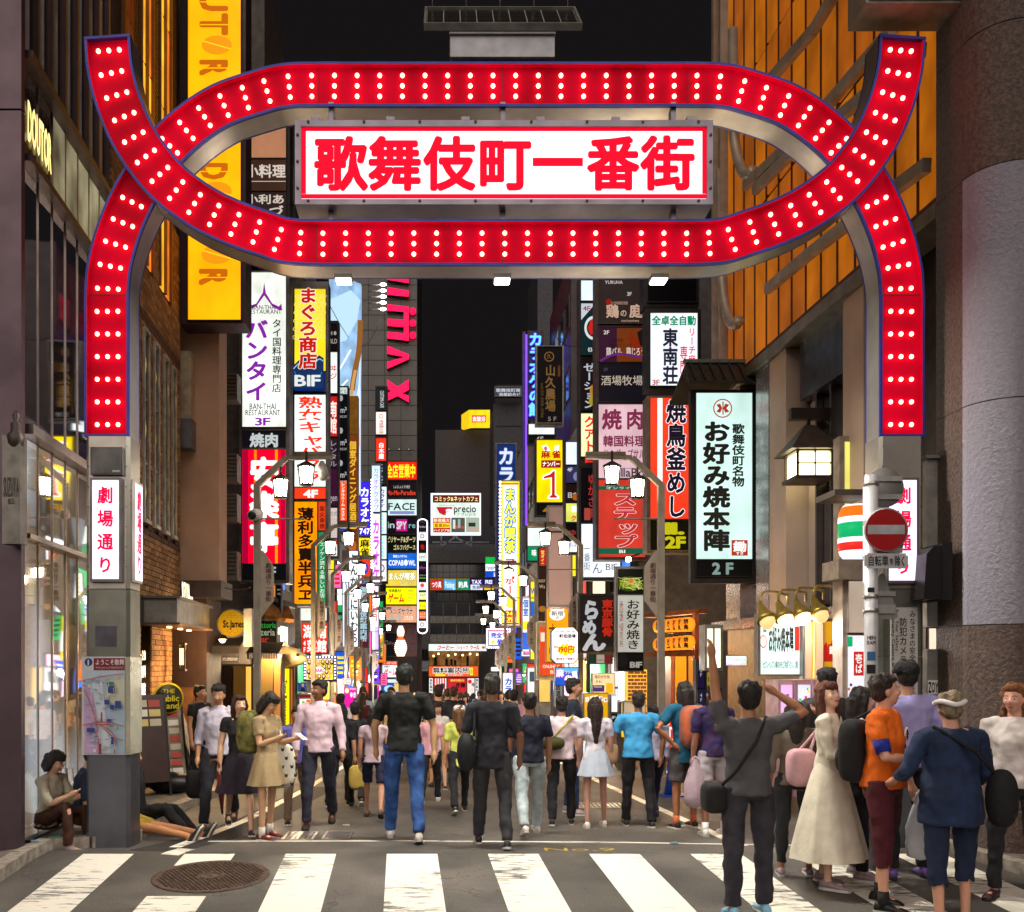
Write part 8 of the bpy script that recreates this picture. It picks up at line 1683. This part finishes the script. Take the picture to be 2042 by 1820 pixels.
def bake_people():
 dg = bpy.context.evaluated_depsgraph_get()
 for o, v, n in BAKE:
  m = o.modifiers.new('skin_over', 'REMESH'); m.mode = 'VOXEL'; m.voxel_size = v; m.use_smooth_shade = True
  s = o.modifiers.new('soften', 'SMOOTH'); s.iterations = n; s.factor = .5
  if o.name.split('.')[0] in ('shirt', 'trousers', 'shorts', 'hair'):
   d = o.modifiers.new('folds', 'DISPLACE'); d.texture = FOLD[o.name[0] == 'h']; d.strength = .032 if o.name[0] != 'h' else .014; d.mid_level = .5; d.texture_coords = 'LOCAL'
 dg = bpy.context.evaluated_depsgraph_get(); dg.update(); out = []
 for o, v, n in BAKE:
  ma = list(o.data.materials); me = bpy.data.meshes.new_from_object(o.evaluated_get(dg)); out.append((o, me))
 for o, me in out:
  nm = o.data.name; o.modifiers.clear(); old = o.data; me.name = nm
  if not me.materials:
   for m in old.materials: me.materials.append(m)
  o.data = me
 BAKE.clear()
def bag(name, label, cat, c, r, m, strap=None, sm=None, box=False, rotz=0, handle=None):
 t = thing(name, label, cat, c); t.rotation_euler = (0, 0, D2(rotz)); mb = MB()
 mb.ball((0, 0, 0), 1, m, 18, 12)
 out = []
 for v in mb.v:
  v = Vector(v); e = .55 if box else .85
  out.append((math.copysign(abs(v.x) ** e, v.x) * r[0], math.copysign(abs(v.y) ** e, v.y) * r[1], math.copysign(abs(v.z) ** e, v.z) * r[2]))
 mb.v = out; mb.build('bag_body', t, local=True)
 if strap:
  s = MB(); pts = []
  q = [Vector(p) for p in strap]
  for a, b in zip(q, q[1:]): pts += [a.lerp(b, i / 4) for i in range(4)]
  pts.append(q[-1]); s.tube(pts, .014, sm or m, 6); s.build('strap', t)
 if name == 'backpack':
  p = MB(); p.ball((0, r[1] * .9, -r[2] * .3), 1, m, 14, 8, (r[0] * .72, r[1] * .45, r[2] * .42)); p.build('front_pocket', t, local=True); p = MB(); p.tube([(-r[0] * .8, r[1] * .75, r[2] * .3), (0, r[1] * 1.02, r[2] * .42), (r[0] * .8, r[1] * .75, r[2] * .3)], .008, STEELD, 6); p.build('zip', t, local=True)
 if handle:
  s = MB()
  for dx in (-.03, .03): s.tube([(dx - .05, 0, r[2] * .8), (dx - .03, 0, r[2] + handle), (dx + .03, 0, r[2] + handle), (dx + .05, 0, r[2] * .8)], .006, sm or m, 5)
  s.build('handle', t, local=True)
 return t
WALK = ((22, 8), (-18, 22)); WALK2 = ((-20, 26), (20, 6)); ST = ((3, 3), (-3, 3)); PH = 'person'
dn = lambda s, f=.2: ((s * .14, .03, -1), (s * .04, -f, -1))
J = 'person'
# --- left group
a = fig(J, 'man in pale lilac shirt with rolled sleeves and dark trousers carrying a black bag', 436, 1360, 1650, 4, WALK, (dn(-1), dn(1)), pitch=12, top_c='cfc8d8', sleeve=1.15, bot_c='1c1c26', shoe='3a1c12', collar='cfc8d8')
c = a['W'](a['A'][0][2]) + Vector((-.02, 0, -.32)); bag('handbag', 'limp black handbag hanging from the lilac shirt man', 'bag', c, (.12, .06, .17), cloth('141214'), handle=.12, box=True)
a = fig(J, 'long haired woman in black top and purple floral skirt holding a cane umbrella', 478, 1382, 1662, 14, WALK2, (((-.2, 0, -1), (-.05, -.2, -1)), dn(1)), top_c='141216', sleeve=.4, bot='skirt', bot_c='2a1230', bc2='0c1a12', bot_len=.48, hair='vlong', hair_c='3a1c12', sk='e0b090', female=True, shoe='1a1a1a', yaw=14)
c = a['W'](a['A'][0][2]); t = thing('umbrella', 'closed dark red umbrella with a curved wooden handle', 'umbrella', c + Vector((0, -.05, -.05))); mb = MB(); mb.tube([c + Vector((.0, -.03, -.1)), c + Vector((.0, -.03, .02)), c + Vector((-.03, -.03, .07)), c + Vector((-.09, -.03, .06)), c + Vector((-.1, -.03, .01))], .012, mat('8a5226', .4), 8); mb.build('handle', t); mb = MB(); mb.tube([c + Vector((0, -.03, -.1)), c + Vector((.02, -.02, -.3)), c + Vector((.03, 0, -.55))], [.03, .035, .01], cloth('5a1020'), 8); mb.build('canopy', t)
g = fig(J, 'short haired girl in khaki dress looking down at her phone in red sneakers', 532, 1382, 1673, 62, ((4, 4), (-2, 4)), (((-.1, -.2, -1), (.1, -1, .35)), ((.1, -.2, -1), (-.15, -1, .25))), pitch=34, top_c='b8a078', tc2='9a8462', sleeve=.6, bot='skirt', bot_c='b09870', bot_len=.36, hair='bob', hair_c='1a1210', sk='e0b088', female=True, shoe='6a1018', sock='e8e0d8')
c = g['W'](g['tl'](Vector((0, .2, .3)))); bag('backpack', 'olive patterned backpack on the girl with red sneakers', 'backpack', c, (.17, .13, .24), mat('8a8040', .8, 0, .1, 16, .4, 20, hue2='3e4a1e'), rotz=62, box=True)
c = g['W'](Vector((.17, -.02, .78))); tb = bag('tote_bag', 'white tote bag with small black cat faces on the girl with the backpack', 'tote bag', c, (.19, .05, .25), cloth('e4dfd0'), rotz=10, box=True, strap=None)
mb = MB(); r = random.Random(3); q = []
for i in range(5):
 for j in range(4): x, z = -.15 + j * .1 + (i % 2) * .04, -.2 + i * .095; mb.add([(x - .018, -.058, z + .015), (x + .018, -.058, z + .015), (x + .012, -.058, z - .015), (x - .012, -.058, z - .015), (x - .018, -.058, z + .028), (x - .006, -.058, z + .015), (x + .018, -.058, z + .028), (x + .006, -.058, z + .015)], [(0, 3, 2, 1), (0, 5, 4), (1, 6, 7)], mat('2a2624', .8))
mb.build('face_print', tb, local=True)
s = MB(); p0 = g['W'](g['A'][1][0] + Vector((0, 0, .05)))
for dx in (-.1, .1): s.tube([c + Vector((dx, 0, .2)), c.lerp(p0, .5) + Vector((dx * .4, -.06, .05)), p0], .012, cloth('e4dfd0'), 6)
s.build('strap', tb)
c = g['W'](g['A'][1][2] + g['A'][1][3] * .1); t = thing('phone', 'small white phone held by the short haired girl', 'phone', c); mb = MB(); mb.box((-.035, -.07, -.004), (.035, .07, .004), mat('e8e8ec', .3)); mb.build('casing', t, local=True); t.rotation_euler = (.5, 0, .9)
fig(J, 'broad man in pale pink shirt and slate trousers walking towards us', 636, 1355, 1650, 2, ((16, 10), (-16, 14)), (((-.25, .0, -1), (.02, -.35, -1)), ((.25, .05, -1), (.1, -.5, -1))), top_c='d8bcc8', sleeve=1.95, bot_c='2a2a3a', sk='8a5a3c', shoe='2a1410', wide=1.02, yaw=-38, collar='d8bcc8')
fig(J, 'man in violet blue shirt and beige trousers behind the khaki girl', 592, 1406, 1640, 8, WALK, top_c='5a58a0', sleeve=1.9, bot_c='a08a70', sk='c89470', vox=.014)
a = fig(J, 'dark clothed woman walking away with a yellow bag', 680, 1400, 1614, 176, WALK, hair='long', top_c='1c1c20', sleeve=.9, bot_c='141416', female=True, face=False, vox=.014)
bag('shopping_bag', 'yellow shopping bag beside the dark clothed woman', 'bag', a['W'](a['A'][0][2]) + Vector((.05, -.05, -.28)), (.13, .06, .17), cloth('c8a850'), box=True, handle=.1)
fig(J, 'man in black shirt just left of the woman in navy shorts', 708, 1398, 1610, 182, WALK2, top_c='1a1820', bot_c='2a2620', face=False, vox=.014)
fig(J, 'woman in pinkish grey top and navy shorts walking away', 746, 1408, 1633, 180, WALK2, hair='tail', top_c='b8a0a8', sleeve=.45, bot='shorts', bot_c='1a1c3a', bot_len=.42, female=True, face=False, sk='c08a70', shoe='6a4a40', wide=1.05)
fig(J, 'tall man in black t-shirt and blue jeans seen from behind', 806, 1325, 1676, 184, ((-14, 12), (14, 4)), (((-.34, .1, -1), (.0, .25, -1)), ((.34, -.1, -1), (-.05, -.4, -1))), top_c='0f1210', sleeve=.75, bot_c='1c3c78', bc2='3a66a8', hair='short', hair_c='1a1c14', sk='c0946a', shoe='e8e4dc', wide=1.06, face=False)
fig(J, 'person in pink shirt and black trousers right of the tall man', 858, 1408, 1602, 178, WALK, top_c='d8a0ac', sleeve=.6, bot_c='1a1a22', face=False, vox=.014, shoe='e8e4dc')
fig(J, 'young woman in white shirt and short skirt walking towards us in the middle', 874, 1399, 1572, 2, WALK2, hair='long', hair_c='2a1810', top_c='e8e0dc', sleeve=.6, bot='skirt', bot_c='d8d4d4', bot_len=.26, female=True, sk='e0b498', vox=.014, collar='e8e0dc')
fig(J, 'person in lime yellow shirt with a white cap walking away', 916, 1402, 1622, 188, WALK, hair='long', hair_c='6a4a2a', top_c='c8d060', top_len=.12, sleeve=.8, bot_c='1c1a20', female=True, face=False, cap='e4dcd8')
n_ = fig(J, 'grey haired man in dark navy shirt walking away with a shoulder bag', 982, 1343, 1688, 180, ((-10, 14), (16, 6)), (((-.3, .05, -1), (0, -.3, -1)), ((.3, 0, -1), (.05, -.3, -1))), top_c='1e2028', top_len=.1, sleeve=.9, bot_c='2c2c30', hair_c='3a3632', sk='8a6048', wide=1.04, face=False)
bag('shoulder_bag', 'dark shoulder bag on the grey haired man in navy', 'bag', n_['W']((.27, .05, .98)), (.1, .14, .2), cloth('14161c'), strap=[n_['W']((.25, 0, 1.15)), n_['W'](n_['A'][1][0] + Vector((-.03, 0, .09))), n_['W']((.2, .15, 1.15))])
fig(J, 'man in navy t-shirt and pale washed jeans right of the grey haired man', 1056, 1378, 1666, 186, ((20, 10), (-22, 18)), top_c='14182c', sleeve=.7, bot_c='9aa8ac', bc2='c8d4d8', hair_c='1c1410', sk='a87858', shoe='e8e4dc', wide=1.1, face=False)
w = fig(J, 'person in white t-shirt and black leggings with a sling bag across the back', 1120, 1391, 1646, 176, ((8, 6), (-8, 10)), top_c='d8c4cc', sleeve=.8, bot_c='141418', hair_c='16100e', sk='c08c70', wide=1.1, face=False)
bag('sling_bag', 'black and yellow sling bag on the white t-shirt back', 'bag', w['W']((.12, .17, 1.0)), (.15, .06, .08), cloth('181a10', '4a4a10'), strap=[w['W']((.2, .1, .96)), w['W']((-.02, .17, 1.2)), w['W'](w['A'][0][0] + Vector((.05, .05, .08)))], sm=cloth('a89a30'))
fig(J, 'dark haired man in profile wearing navy shirt and blue jeans', 1142, 1368, 1608, 80, ST, top_c='1c2438', sleeve=.8, bot_c='24385a', sk='b88468', shoe='9a8a90', hair_c='20140e', Y=12.6, H=1.78)
fig(J, 'woman with long brown hair in white top and ruffled pale skirt', 1187, 1393, 1650, 180, ((6, 4), (-6, 6)), hair='vlong', hair_c='2a1610', top_c='d4ccd8', sleeve=.7, bot='skirt', bot_c='b4bccc', bot_len=.3, female=True, face=False, shoe='e8e4dc', sk='b88878')
a = fig(J, 'stocky man in bright blue polo shirt and black trousers', 1273, 1399, 1649, 180, ((-6, 8), (8, 4)), (((-.4, .0, -1), (.1, -.1, -1)), ((.4, 0, -1), (-.1, -.1, -1))), top_c='3a94c8', sleeve=.72, bot_c='121016', hair_c='2a1c14', sk='9a6a4c', wide=1.16, belly=.01, face=False, collar='58a8d4', shoe='1a1a1a', H=1.6)
bag('handbag', 'tan handbag held left of the blue polo shirt man', 'bag', a['W'](a['A'][1][2]) + Vector((-.1, .0, .05)), (.14, .07, .13), cloth('b08a68'), box=True, handle=.1)
fig(J, 'slim man in pale violet shirt and navy trousers behind the blue polo', 1302, 1402, 1630, 190, WALK, top_c='b0a8c0', sleeve=1.9, bot_c='1c1c38', face=False, shoe='3a1c28', vox=.013)
a = fig(J, 'person in teal t-shirt and grey shorts with long dark hair, hand on hip', 1366, 1374, 1652, 196, ((3, 3), (0, 3)), (((-.7, .1, -.8), (.5, -.2, -.5)), ((.7, .1, -.8), (-.5, .1, -.5))), hair='long', hair_c='1c1210', top_c='0e5a78', top_len=.12, sleeve=.7, bot='shorts', bot_c='4a4446', bot_len=.44, sk='a86c48', face=False, shoe='1a1a1a', sock='c86a40', H=1.72)
bag('backpack', 'orange and grey backpack on the person in teal', 'backpack', a['W'](a['tl'](Vector((0, .2, .28)))), (.16, .12, .25), mat('d0642a', .8, 0, .1, 5, .3, 20, hue2='56505a'), rotz=196, box=True)
a = fig(J, 'person in maroon violet t-shirt and white shorts left of the photographer', 1424, 1366, 1666, 184, ST, top_c='3a1c48', tc2='1c1c50', sleeve=.8, bot='shorts', bot_c='b4aab0', bot_len=.36, hair_c='1a1424', sk='a87460', face=False, shoe='e8e4dc', sock='e8e8e8')
def plastic(c, h, m, lab, its=None):
 t = thing('plastic_bag', lab, 'plastic bag', c); mb = MB(); n = 16; V_ = []; rows = [(.02, .0), (.07, -.12), (.12, -.28), (.13, -.42), (.11, -.52), (.02, -.55)]
 for r_, z in rows:
  for j in range(n): a_ = 2 * math.pi * j / n; q = 1 + .12 * math.sin(a_ * 5 + z * 9); V_.append((math.cos(a_) * r_ * q * h, math.sin(a_) * r_ * .55 * q * h, z * h))
 mb.add(V_, [(i * n + j, i * n + (j + 1) % n, (i + 1) * n + (j + 1) % n, (i + 1) * n + j) for i in range(5) for j in range(n)], m, True); mb.build('bag_body', t, local=True)
 mb = MB()
 for s in (-1, 1): mb.tube([(s * .05 * h, 0, -.08 * h), (s * .03, 0, .0), (0, 0, .03)], [.012, .01, .008], m, 6)
 mb.build('handle', t, local=True)
 if its:
  mb = MB(); items(mb, its, lambda u, v, dy: Vector(((-.03 + .1 * u) * h, -.085 * h - dy, (-.15 - .33 * v) * h)), 0, .002); mb.build('bag_print', t, local=True)
 return t
plastic(a['W'](a['A'][1][2]) + Vector((0, -.1, .0)), 1.0, mat('c0a8b4', .35, 0, .1, 5, .4, 12), 'crinkled translucent pink plastic bag by the white shorts')
# --- photographer
a = fig(J, 'man in grey t-shirt and dark jeans holding a phone above his head', 1492, 1362, 1826, 182, ((3, 2), (-3, 2)), (((-.9, -.25, .38), (.75, -.3, .55)), ((.12, -.25, 1.2), (.08, -.05, 1))), pitch=-12, top_c='4e4c50', sleeve=.7, bot_c='24222a', bc2='3a3840', hair_c='1a1512', sk='b07a58', face=False, shoe='8cc4e0', wide=1.08, coat=.004, hair='short')
# arms[0] is his right arm on the picture's right; arms[1] reaches straight up on the left
bag('camera_bag', 'black camera bag hanging at the left hip of the photographer', 'bag', a['W']((.27, -.02, .93)), (.09, .13, .12), cloth('121212'), strap=[a['W']((.25, .02, 1.0)), a['W']((.16, .17, 1.15)), a['W']((.0, .17, 1.38)), a['W'](a['A'][0][0] + Vector((.08, .02, .08)))], box=True)
c = P(1468, 1318, a['Y'] - .12); t = thing('phone', 'phone with a glowing busy picture held high by the photographer', 'phone', c); mb = MB(); mb.box((c.x - .085, c.y - .004, c.z - .042), (c.x + .085, c.y + .004, c.z + .042), BLACK); mb.build('casing', t)
mb = MB(); mb.box((c.x - .078, c.y - .007, c.z - .036), (c.x + .078, c.y - .0045, c.z + .036), mat('e8e8f8', .3)); MC_ = nt('phone_screen'); m_, N_, L_, b_ = MC_; v_ = N_.new('ShaderNodeTexVoronoi'); v_.inputs['Scale'].default_value = 60; tc_ = N_.new('ShaderNodeTexCoord'); L_.new(tc_.outputs['Object'], v_.inputs[0]); L_.new(v_.outputs['Color'], b_.inputs['Emission Color']); b_.inputs['Emission Strength'].default_value = 1.3; m_.cycles.emission_sampling = 'NONE'; mb.mats = [m_]; mb.build('screen', t)
fig(J, 'woman in olive grey top and dark trousers facing away beside the photographer', 1585, 1400, 1746, 170, ((2, 2), (-2, 2)), (((-.6, -.3, .1), (.6, -.5, .6)), dn(1)), hair='long', hair_c='1c1210', top_c='6a6254', sleeve=1.3, bot_c='14161c', bot_len=.94, female=True, face=False, sk='a87860', shoe='9a8a90', wide=1.1)
fig(J, 'tall black haired man mostly hidden behind the woman in the white dress', 1648, 1335, 1716, 186, ST, top_c='3a3436', sleeve=1.2, bot_c='1c1c22', sk='b08060', face=False, shoe='e8e4dc')
a = fig(J, 'smiling woman in a long cream dress turning to look up', 1652, 1362, 1768, 52, ((4, 4), (-4, 4)), (((-.1, -.3, -1), (.1, -1, .1)), ((.15, -.25, -1), (-.3, -1, .15))), hair='long', hair_c='5a2a1a', top_c='e8dfca', sleeve=1.85, bot='skirt', bot_c='e4dbc6', bot_len=.82, female=True, sk='ecc0a4', shoe='9a8a90', yaw=-34, pitch=-14)
bag('handbag', 'pink handbag behind the cream dress', 'bag', a['W']((.02, .24, 1.02)), (.13, .08, .17), cloth('d8a8b0'), box=True, strap=[a['W']((.02, .3, 1.12)), a['W']((.1, .12, 1.36)), a['W']((.02, .18, 1.12))])
fig(J, 'woman with long dark hair and white blouse behind the orange shirt man', 1716, 1374, 1752, 60, ST, hair='long', hair_c='1a1010', top_c='d4ccc8', sleeve=1.9, bot_c='18161c', female=True, sk='d0a088', shoe='9a8a90', yaw=25)
fig(J, 'tall man in lavender shirt and black cap behind the orange shirt man', 1808, 1322, 1750, 176, ST, top_c='9a94c8', sleeve=.8, bot_c='1a1820', face=False, sk='b08468', cap='16141a', wide=1.2, shoe='6a4aa0')
o_ = fig(J, 'man in orange t-shirt with blue sleeves and maroon shorts, arms folded', 1762, 1348, 1812, 50, ((4, 3), (-3, 4)), (((-.25, -.35, -1), (.95, -.75, -.05)), ((.3, -.15, -1), (.1, -.3, -1))), yaw=34, pitch=-4, top_c='e86a08', sleeve=.55, bot='shorts', bot_c='4a0a1a', bot_len=.52, sk='dca488', hair_c='2a1a12', shoe='1a1a1a', wide=1.14, collar='1c2a90', sock='1a1a1a')
for s0, el, wr, f, s in o_['A']: mb = MB(); mb.tube([s0.lerp(el, .5), s0.lerp(el, .86)], [.060 * o_['k'], .054 * o_['k']], cloth('1c2a90'), 14); mb.build('undershirt_sleeve', o_['t'], local=True)
q = MB(); c = o_['tl'](Vector((.085, -.148, .40))); q.lathe(c, [(.055, -.006), (.055, .0)], cloth('f0e8e0'), 18, 'y'); 
for a_, b_ in (((-.02, .02), (.02, .02)), ((-.03, 0), (.03, 0)), ((0, .035), (0, -.03)), ((-.02, -.02), (.02, -.03))): q.bar(c + Vector((a_[0], -.008, a_[1])), c + Vector((b_[0], -.008, b_[1])), .008, .008, cloth('1a1a1a'))
q.build('chest_badge', o_['t'], local=True)
bag('backpack', 'black backpack on the orange shirt man', 'backpack', o_['W'](o_['tl'](Vector((-.02, .22, .25)))), (.15, .11, .26), cloth('121114'), rotz=50, box=True, strap=[o_['W'](o_['tl'](Vector((.12, .12, .5)))), o_['W'](o_['tl'](Vector((.13, -.03, .56)))), o_['W'](o_['tl'](Vector((.15, -.14, .42)))), o_['W'](o_['tl'](Vector((.16, -.05, .15)))), o_['W'](o_['tl'](Vector((.12, .12, .08))))])
mb = MB(); mb.tube([o_['A'][0][2] - o_['A'][0][3] * .03, o_['A'][0][2]], [.033, .033], BLACK, 10); mb.build('watch', o_['t'], local=True)
plastic(o_['W'](o_['A'][1][2]) + Vector((.04, -.08, -.06)), 1.0, mat('dcdfe8', .35, 0, .08, 5, .4, 12), 'white plastic carrier bag with red lettering in the orange shirt man\'s hand', [('R', .25, .3, .95, 1.05, 'c02020'), ('K', 'UNI', .4, .38, .8, .98, 'f0f0f0', .02)])
a = fig(J, 'heavy man in navy jinbei and twisted white headband seen from behind', 1896, 1368, 1850, 190, ((4, 3), (-4, 3)), (((-.3, -.1, -1), (.15, -.7, -.6)), ((.55, .05, -1), (-.25, -.9, -.35))), hair_c='8a7a60', top_c='10203e', tc2='182c50', top_len=.14, sleeve=1.3, bot='shorts', bot_c='10203c', bot_len=.56, sk='d09a80', wide=1.26, face=False, belly=.02, yaw=-15, H=1.78)
mb = MB(); q = []
for i in range(17): a_ = 2 * math.pi * i / 16; q.append(a['hp'](.098 * math.cos(a_), .015 + .11 * math.sin(a_), .045 + .012 * math.sin(a_ * 3)))
mb.tube(q, .02, cloth('e8e4e4'), 8); mb.build('headband', a['t'], local=True)
bag('shoulder_bag', 'black shoulder bag on the back of the navy jinbei man', 'bag', a['W']((-.27, .2, 1.0)), (.11, .1, .22), cloth('0e0f14'), strap=[a['W']((-.25, .2, 1.15)), a['W']((-.05, .2, 1.35)), a['W'](a['A'][1][0] + Vector((-.07, .03, .09)))], sm=cloth('0e0f14'))
fig(J, 'curly haired woman in white lace top and black jeans at the right edge', 2024, 1366, 1796, -48, ((4, 3), (-3, 3)), hair='curly', hair_c='7a4a24', top_c='d8d0cc', tc2='b0a4a0', sleeve=.6, bot_c='1a181e', female=True, sk='d8a088', shoe='3a1c24', wide=1.15)
# --- sitting on the kerb at the left
SIT = ((118, 112), (108, 104))
a = fig(J, 'seated woman in cream shirt and brown trousers reading her phone on the kerb', 92, 0, 1686, 74, SIT, (((-.1, -.55, -1), (.3, -1, .5)), ((.1, -.5, -1), (-.1, -1, .45))), lean=8, pitch=26, top_c='cfc6b0', sleeve=1.0, bot_c='3e1e0c', hair='bun', hair_c='17110f', sk='dcae90', female=True, shoe='9a8a90', H=1.62, hipz=.14, loc='kerb')
c = a['W'](a['A'][1][2] + a['A'][1][3] * .1); t = thing('phone', 'dark phone held by the seated woman', 'phone', c); mb = MB(); mb.box((-.035, -.005, -.07), (.035, .005, .07), mat('6a4a30', .4)); mb.build('casing', t, local=True); t.rotation_euler = (.5, 0, 1.2)
bag('canvas_bag', 'beige canvas bag with olive handles on the seated woman\'s arm', 'bag', a['W']((.2, -.1, .35)), (.14, .1, .14), cloth('a89a70'), handle=.18)
fig(J, 'seated person in dark blue shirt half hidden by the left gate pillar', 150, 0, 1676, 110, SIT, lean=14, pitch=24, top_c='1c2a44', sleeve=.9, bot_c='6a3c10', hair_c='17110f', sk='d0a084', female=False, H=1.7, hipz=.16, Y=10.15, loc='kerb', face=False)
fig(J, 'person in black trousers sitting on the kerb behind the left pillar, knees up', 268, 0, 1652, 84, ((105, 62), (98, 60)), lean=-4, pitch=10, top_c='16161a', sleeve=1.9, bot_c='0f0f14', hair_c='120c0a', sk='c89878', H=1.75, hipz=.18, Y=11.0, face=False)
fig(J, 'person with bare outstretched legs and black trainers on the road by the pillar', 252, 0, 1662, 78, ((88, 6), (84, 2)), lean=-6, top_c='22202a', sleeve=1.0, bot='shorts', bot_c='b89a30', bot_len=.3, sk='c88a5c', hair_c='120c0a', H=1.72, hipz=.14, Y=10.55, face=False)
fig(J, 'bearded man in black t-shirt standing at the dark shop door', 398, 1398, 1606, 66, ST, (dn(-1), ((.1, -.4, -1), (-.1, -.4, 1.2))), top_c='121114', bot_c='151518', sk='b8805c', hair_c='120c0a', Y=14.6, H=1.72)
# --- the crowd down the lane: a few figures of each build, then copies with their own clothes
bake_people()
protos = []
for i, (fc, lg, hr, fem, bt, sl) in enumerate(((180, WALK, 'short', False, 'pants', .8), (180, WALK2, 'vlong', True, 'pants', .6), (182, WALK, 'tail', True, 'skirt', .6), (2, WALK2, 'short', False, 'pants', .8), (0, WALK, 'long', True, 'skirt', .5), (176, ((3, 3), (-3, 3)), 'short', False, 'shorts', .9))):
 p = fig('person', 'x', 890, 0, 0, fc, lg, top_c='808080', bot_c='303030', hair=hr, female=fem, bot=bt, bot_len=(.4 if bt == 'skirt' else .45 if bt == 'shorts' else 1.0), sleeve=sl, H=1.7, Y=30 + i, face=(abs(fc) < 10), vox=.024, hand=(i < 0), shoe='2a2624')
 protos.append(p['t'])
bake_people()
r = random.Random(21)
TOPS = [('white', 'ded8dc'), ('black', '141318'), ('grey', '6a6668'), ('navy', '1a2038'), ('pale blue', '8aa0c0'), ('maroon', '5a1c24'), ('beige', 'b8a484'), ('pink', 'd09aa4'), ('cream', 'd8ccb0'), ('charcoal', '302e32')]
BOTS = [('black', '141318'), ('navy', '1c2238'), ('khaki', '8a7a5a'), ('grey', '5a585c'), ('denim', '2c4268')]
HAIRS = ['17100d', '2a1a12', '4a3020', '100c0c']
spots = []; used = {}
rows = [(16.5, 3), (20, 4), (22.5, 5), (25, 6), (28, 7), (31, 8), (34, 8), (38, 9), (42, 9), (47, 9), (52, 9), (58, 9), (64, 9), (70, 9), (76, 8)]
for Yr, n in rows:
 for i in range(n):
  xl, xr = -2.5, 2.1; X = xl + (xr - xl) * (i + .5) / n + r.uniform(-.22, .22); spots.append((X, Yr + r.uniform(-1.1, 1.1)))
first = [True] * 6; lab_used = {}
place = lambda X, Y: ('by the left shop fronts' if X < -1.4 else 'left of the lane middle' if X < -.3 else 'in the lane middle' if X < .8 else 'right of the lane middle' if X < 1.6 else 'by the right shop fronts')
dist = lambda Y: ('behind the near walkers' if Y < 20 else 'in the middle of the crowd' if Y < 34 else 'deep in the crowd' if Y < 52 else 'at the far end of the lane')
for X, Y in spots:
 k = r.choice((0, 0, 1, 2, 3, 0, 1, 5, 4)); (tn, tcx), (bn, bcx) = r.choice(TOPS), r.choice(BOTS); sc = r.uniform(.94, 1.06)
 root = protos[k]
 if first[k]: o = root; first[k] = False
 else: o = clone(root)
 o.location = (X, Y, gz(Y)); o.scale = (sc,) * 3; o.rotation_euler = (0, 0, D2((180 if k in (0, 1, 2, 5) else 0) + r.uniform(-28, 28)))
 for ch in KIDS(o):
  nm = ch.name.split('.')[0]
  if nm in ('shirt', 'trousers', 'skirt', 'shorts', 'hair') and ch.material_slots:
   ch.material_slots[0].link = 'OBJECT'; ch.material_slots[0].material = cloth(tcx) if nm == 'shirt' else hairm(r.choice(HAIRS)) if nm == 'hair' else cloth(bcx)
 kind = ['man', 'long haired woman', 'woman with tied hair', 'man facing us', 'woman facing us', 'man in shorts'][k]
 l = '%s in %s top and %s %s %s %s' % (kind, tn, bn, 'skirt' if k in (2, 4) else 'shorts' if k == 5 else 'trousers', dist(Y), place(X, Y))
 l = ' '.join(l.split()[:16]); o['label'] = l; o['group'] = 'distant crowd walking down the lane'; used.setdefault(l, []).append(o)
for l, os_ in used.items():
 if len(os_) > 1:
  os_.sort(key=lambda o: o.location.x / o.location.y)
  for i, o in enumerate(os_): o['label'] = ['leftmost', 'next', 'third', 'fourth', 'fifth'][min(i, 4)] + ' ' + ' '.join(l.split()[:15])
for i, f in enumerate(first):
 if f:
  for ch in KIDS(protos[i]): bpy.data.objects.remove(ch)
  bpy.data.objects.remove(protos[i])
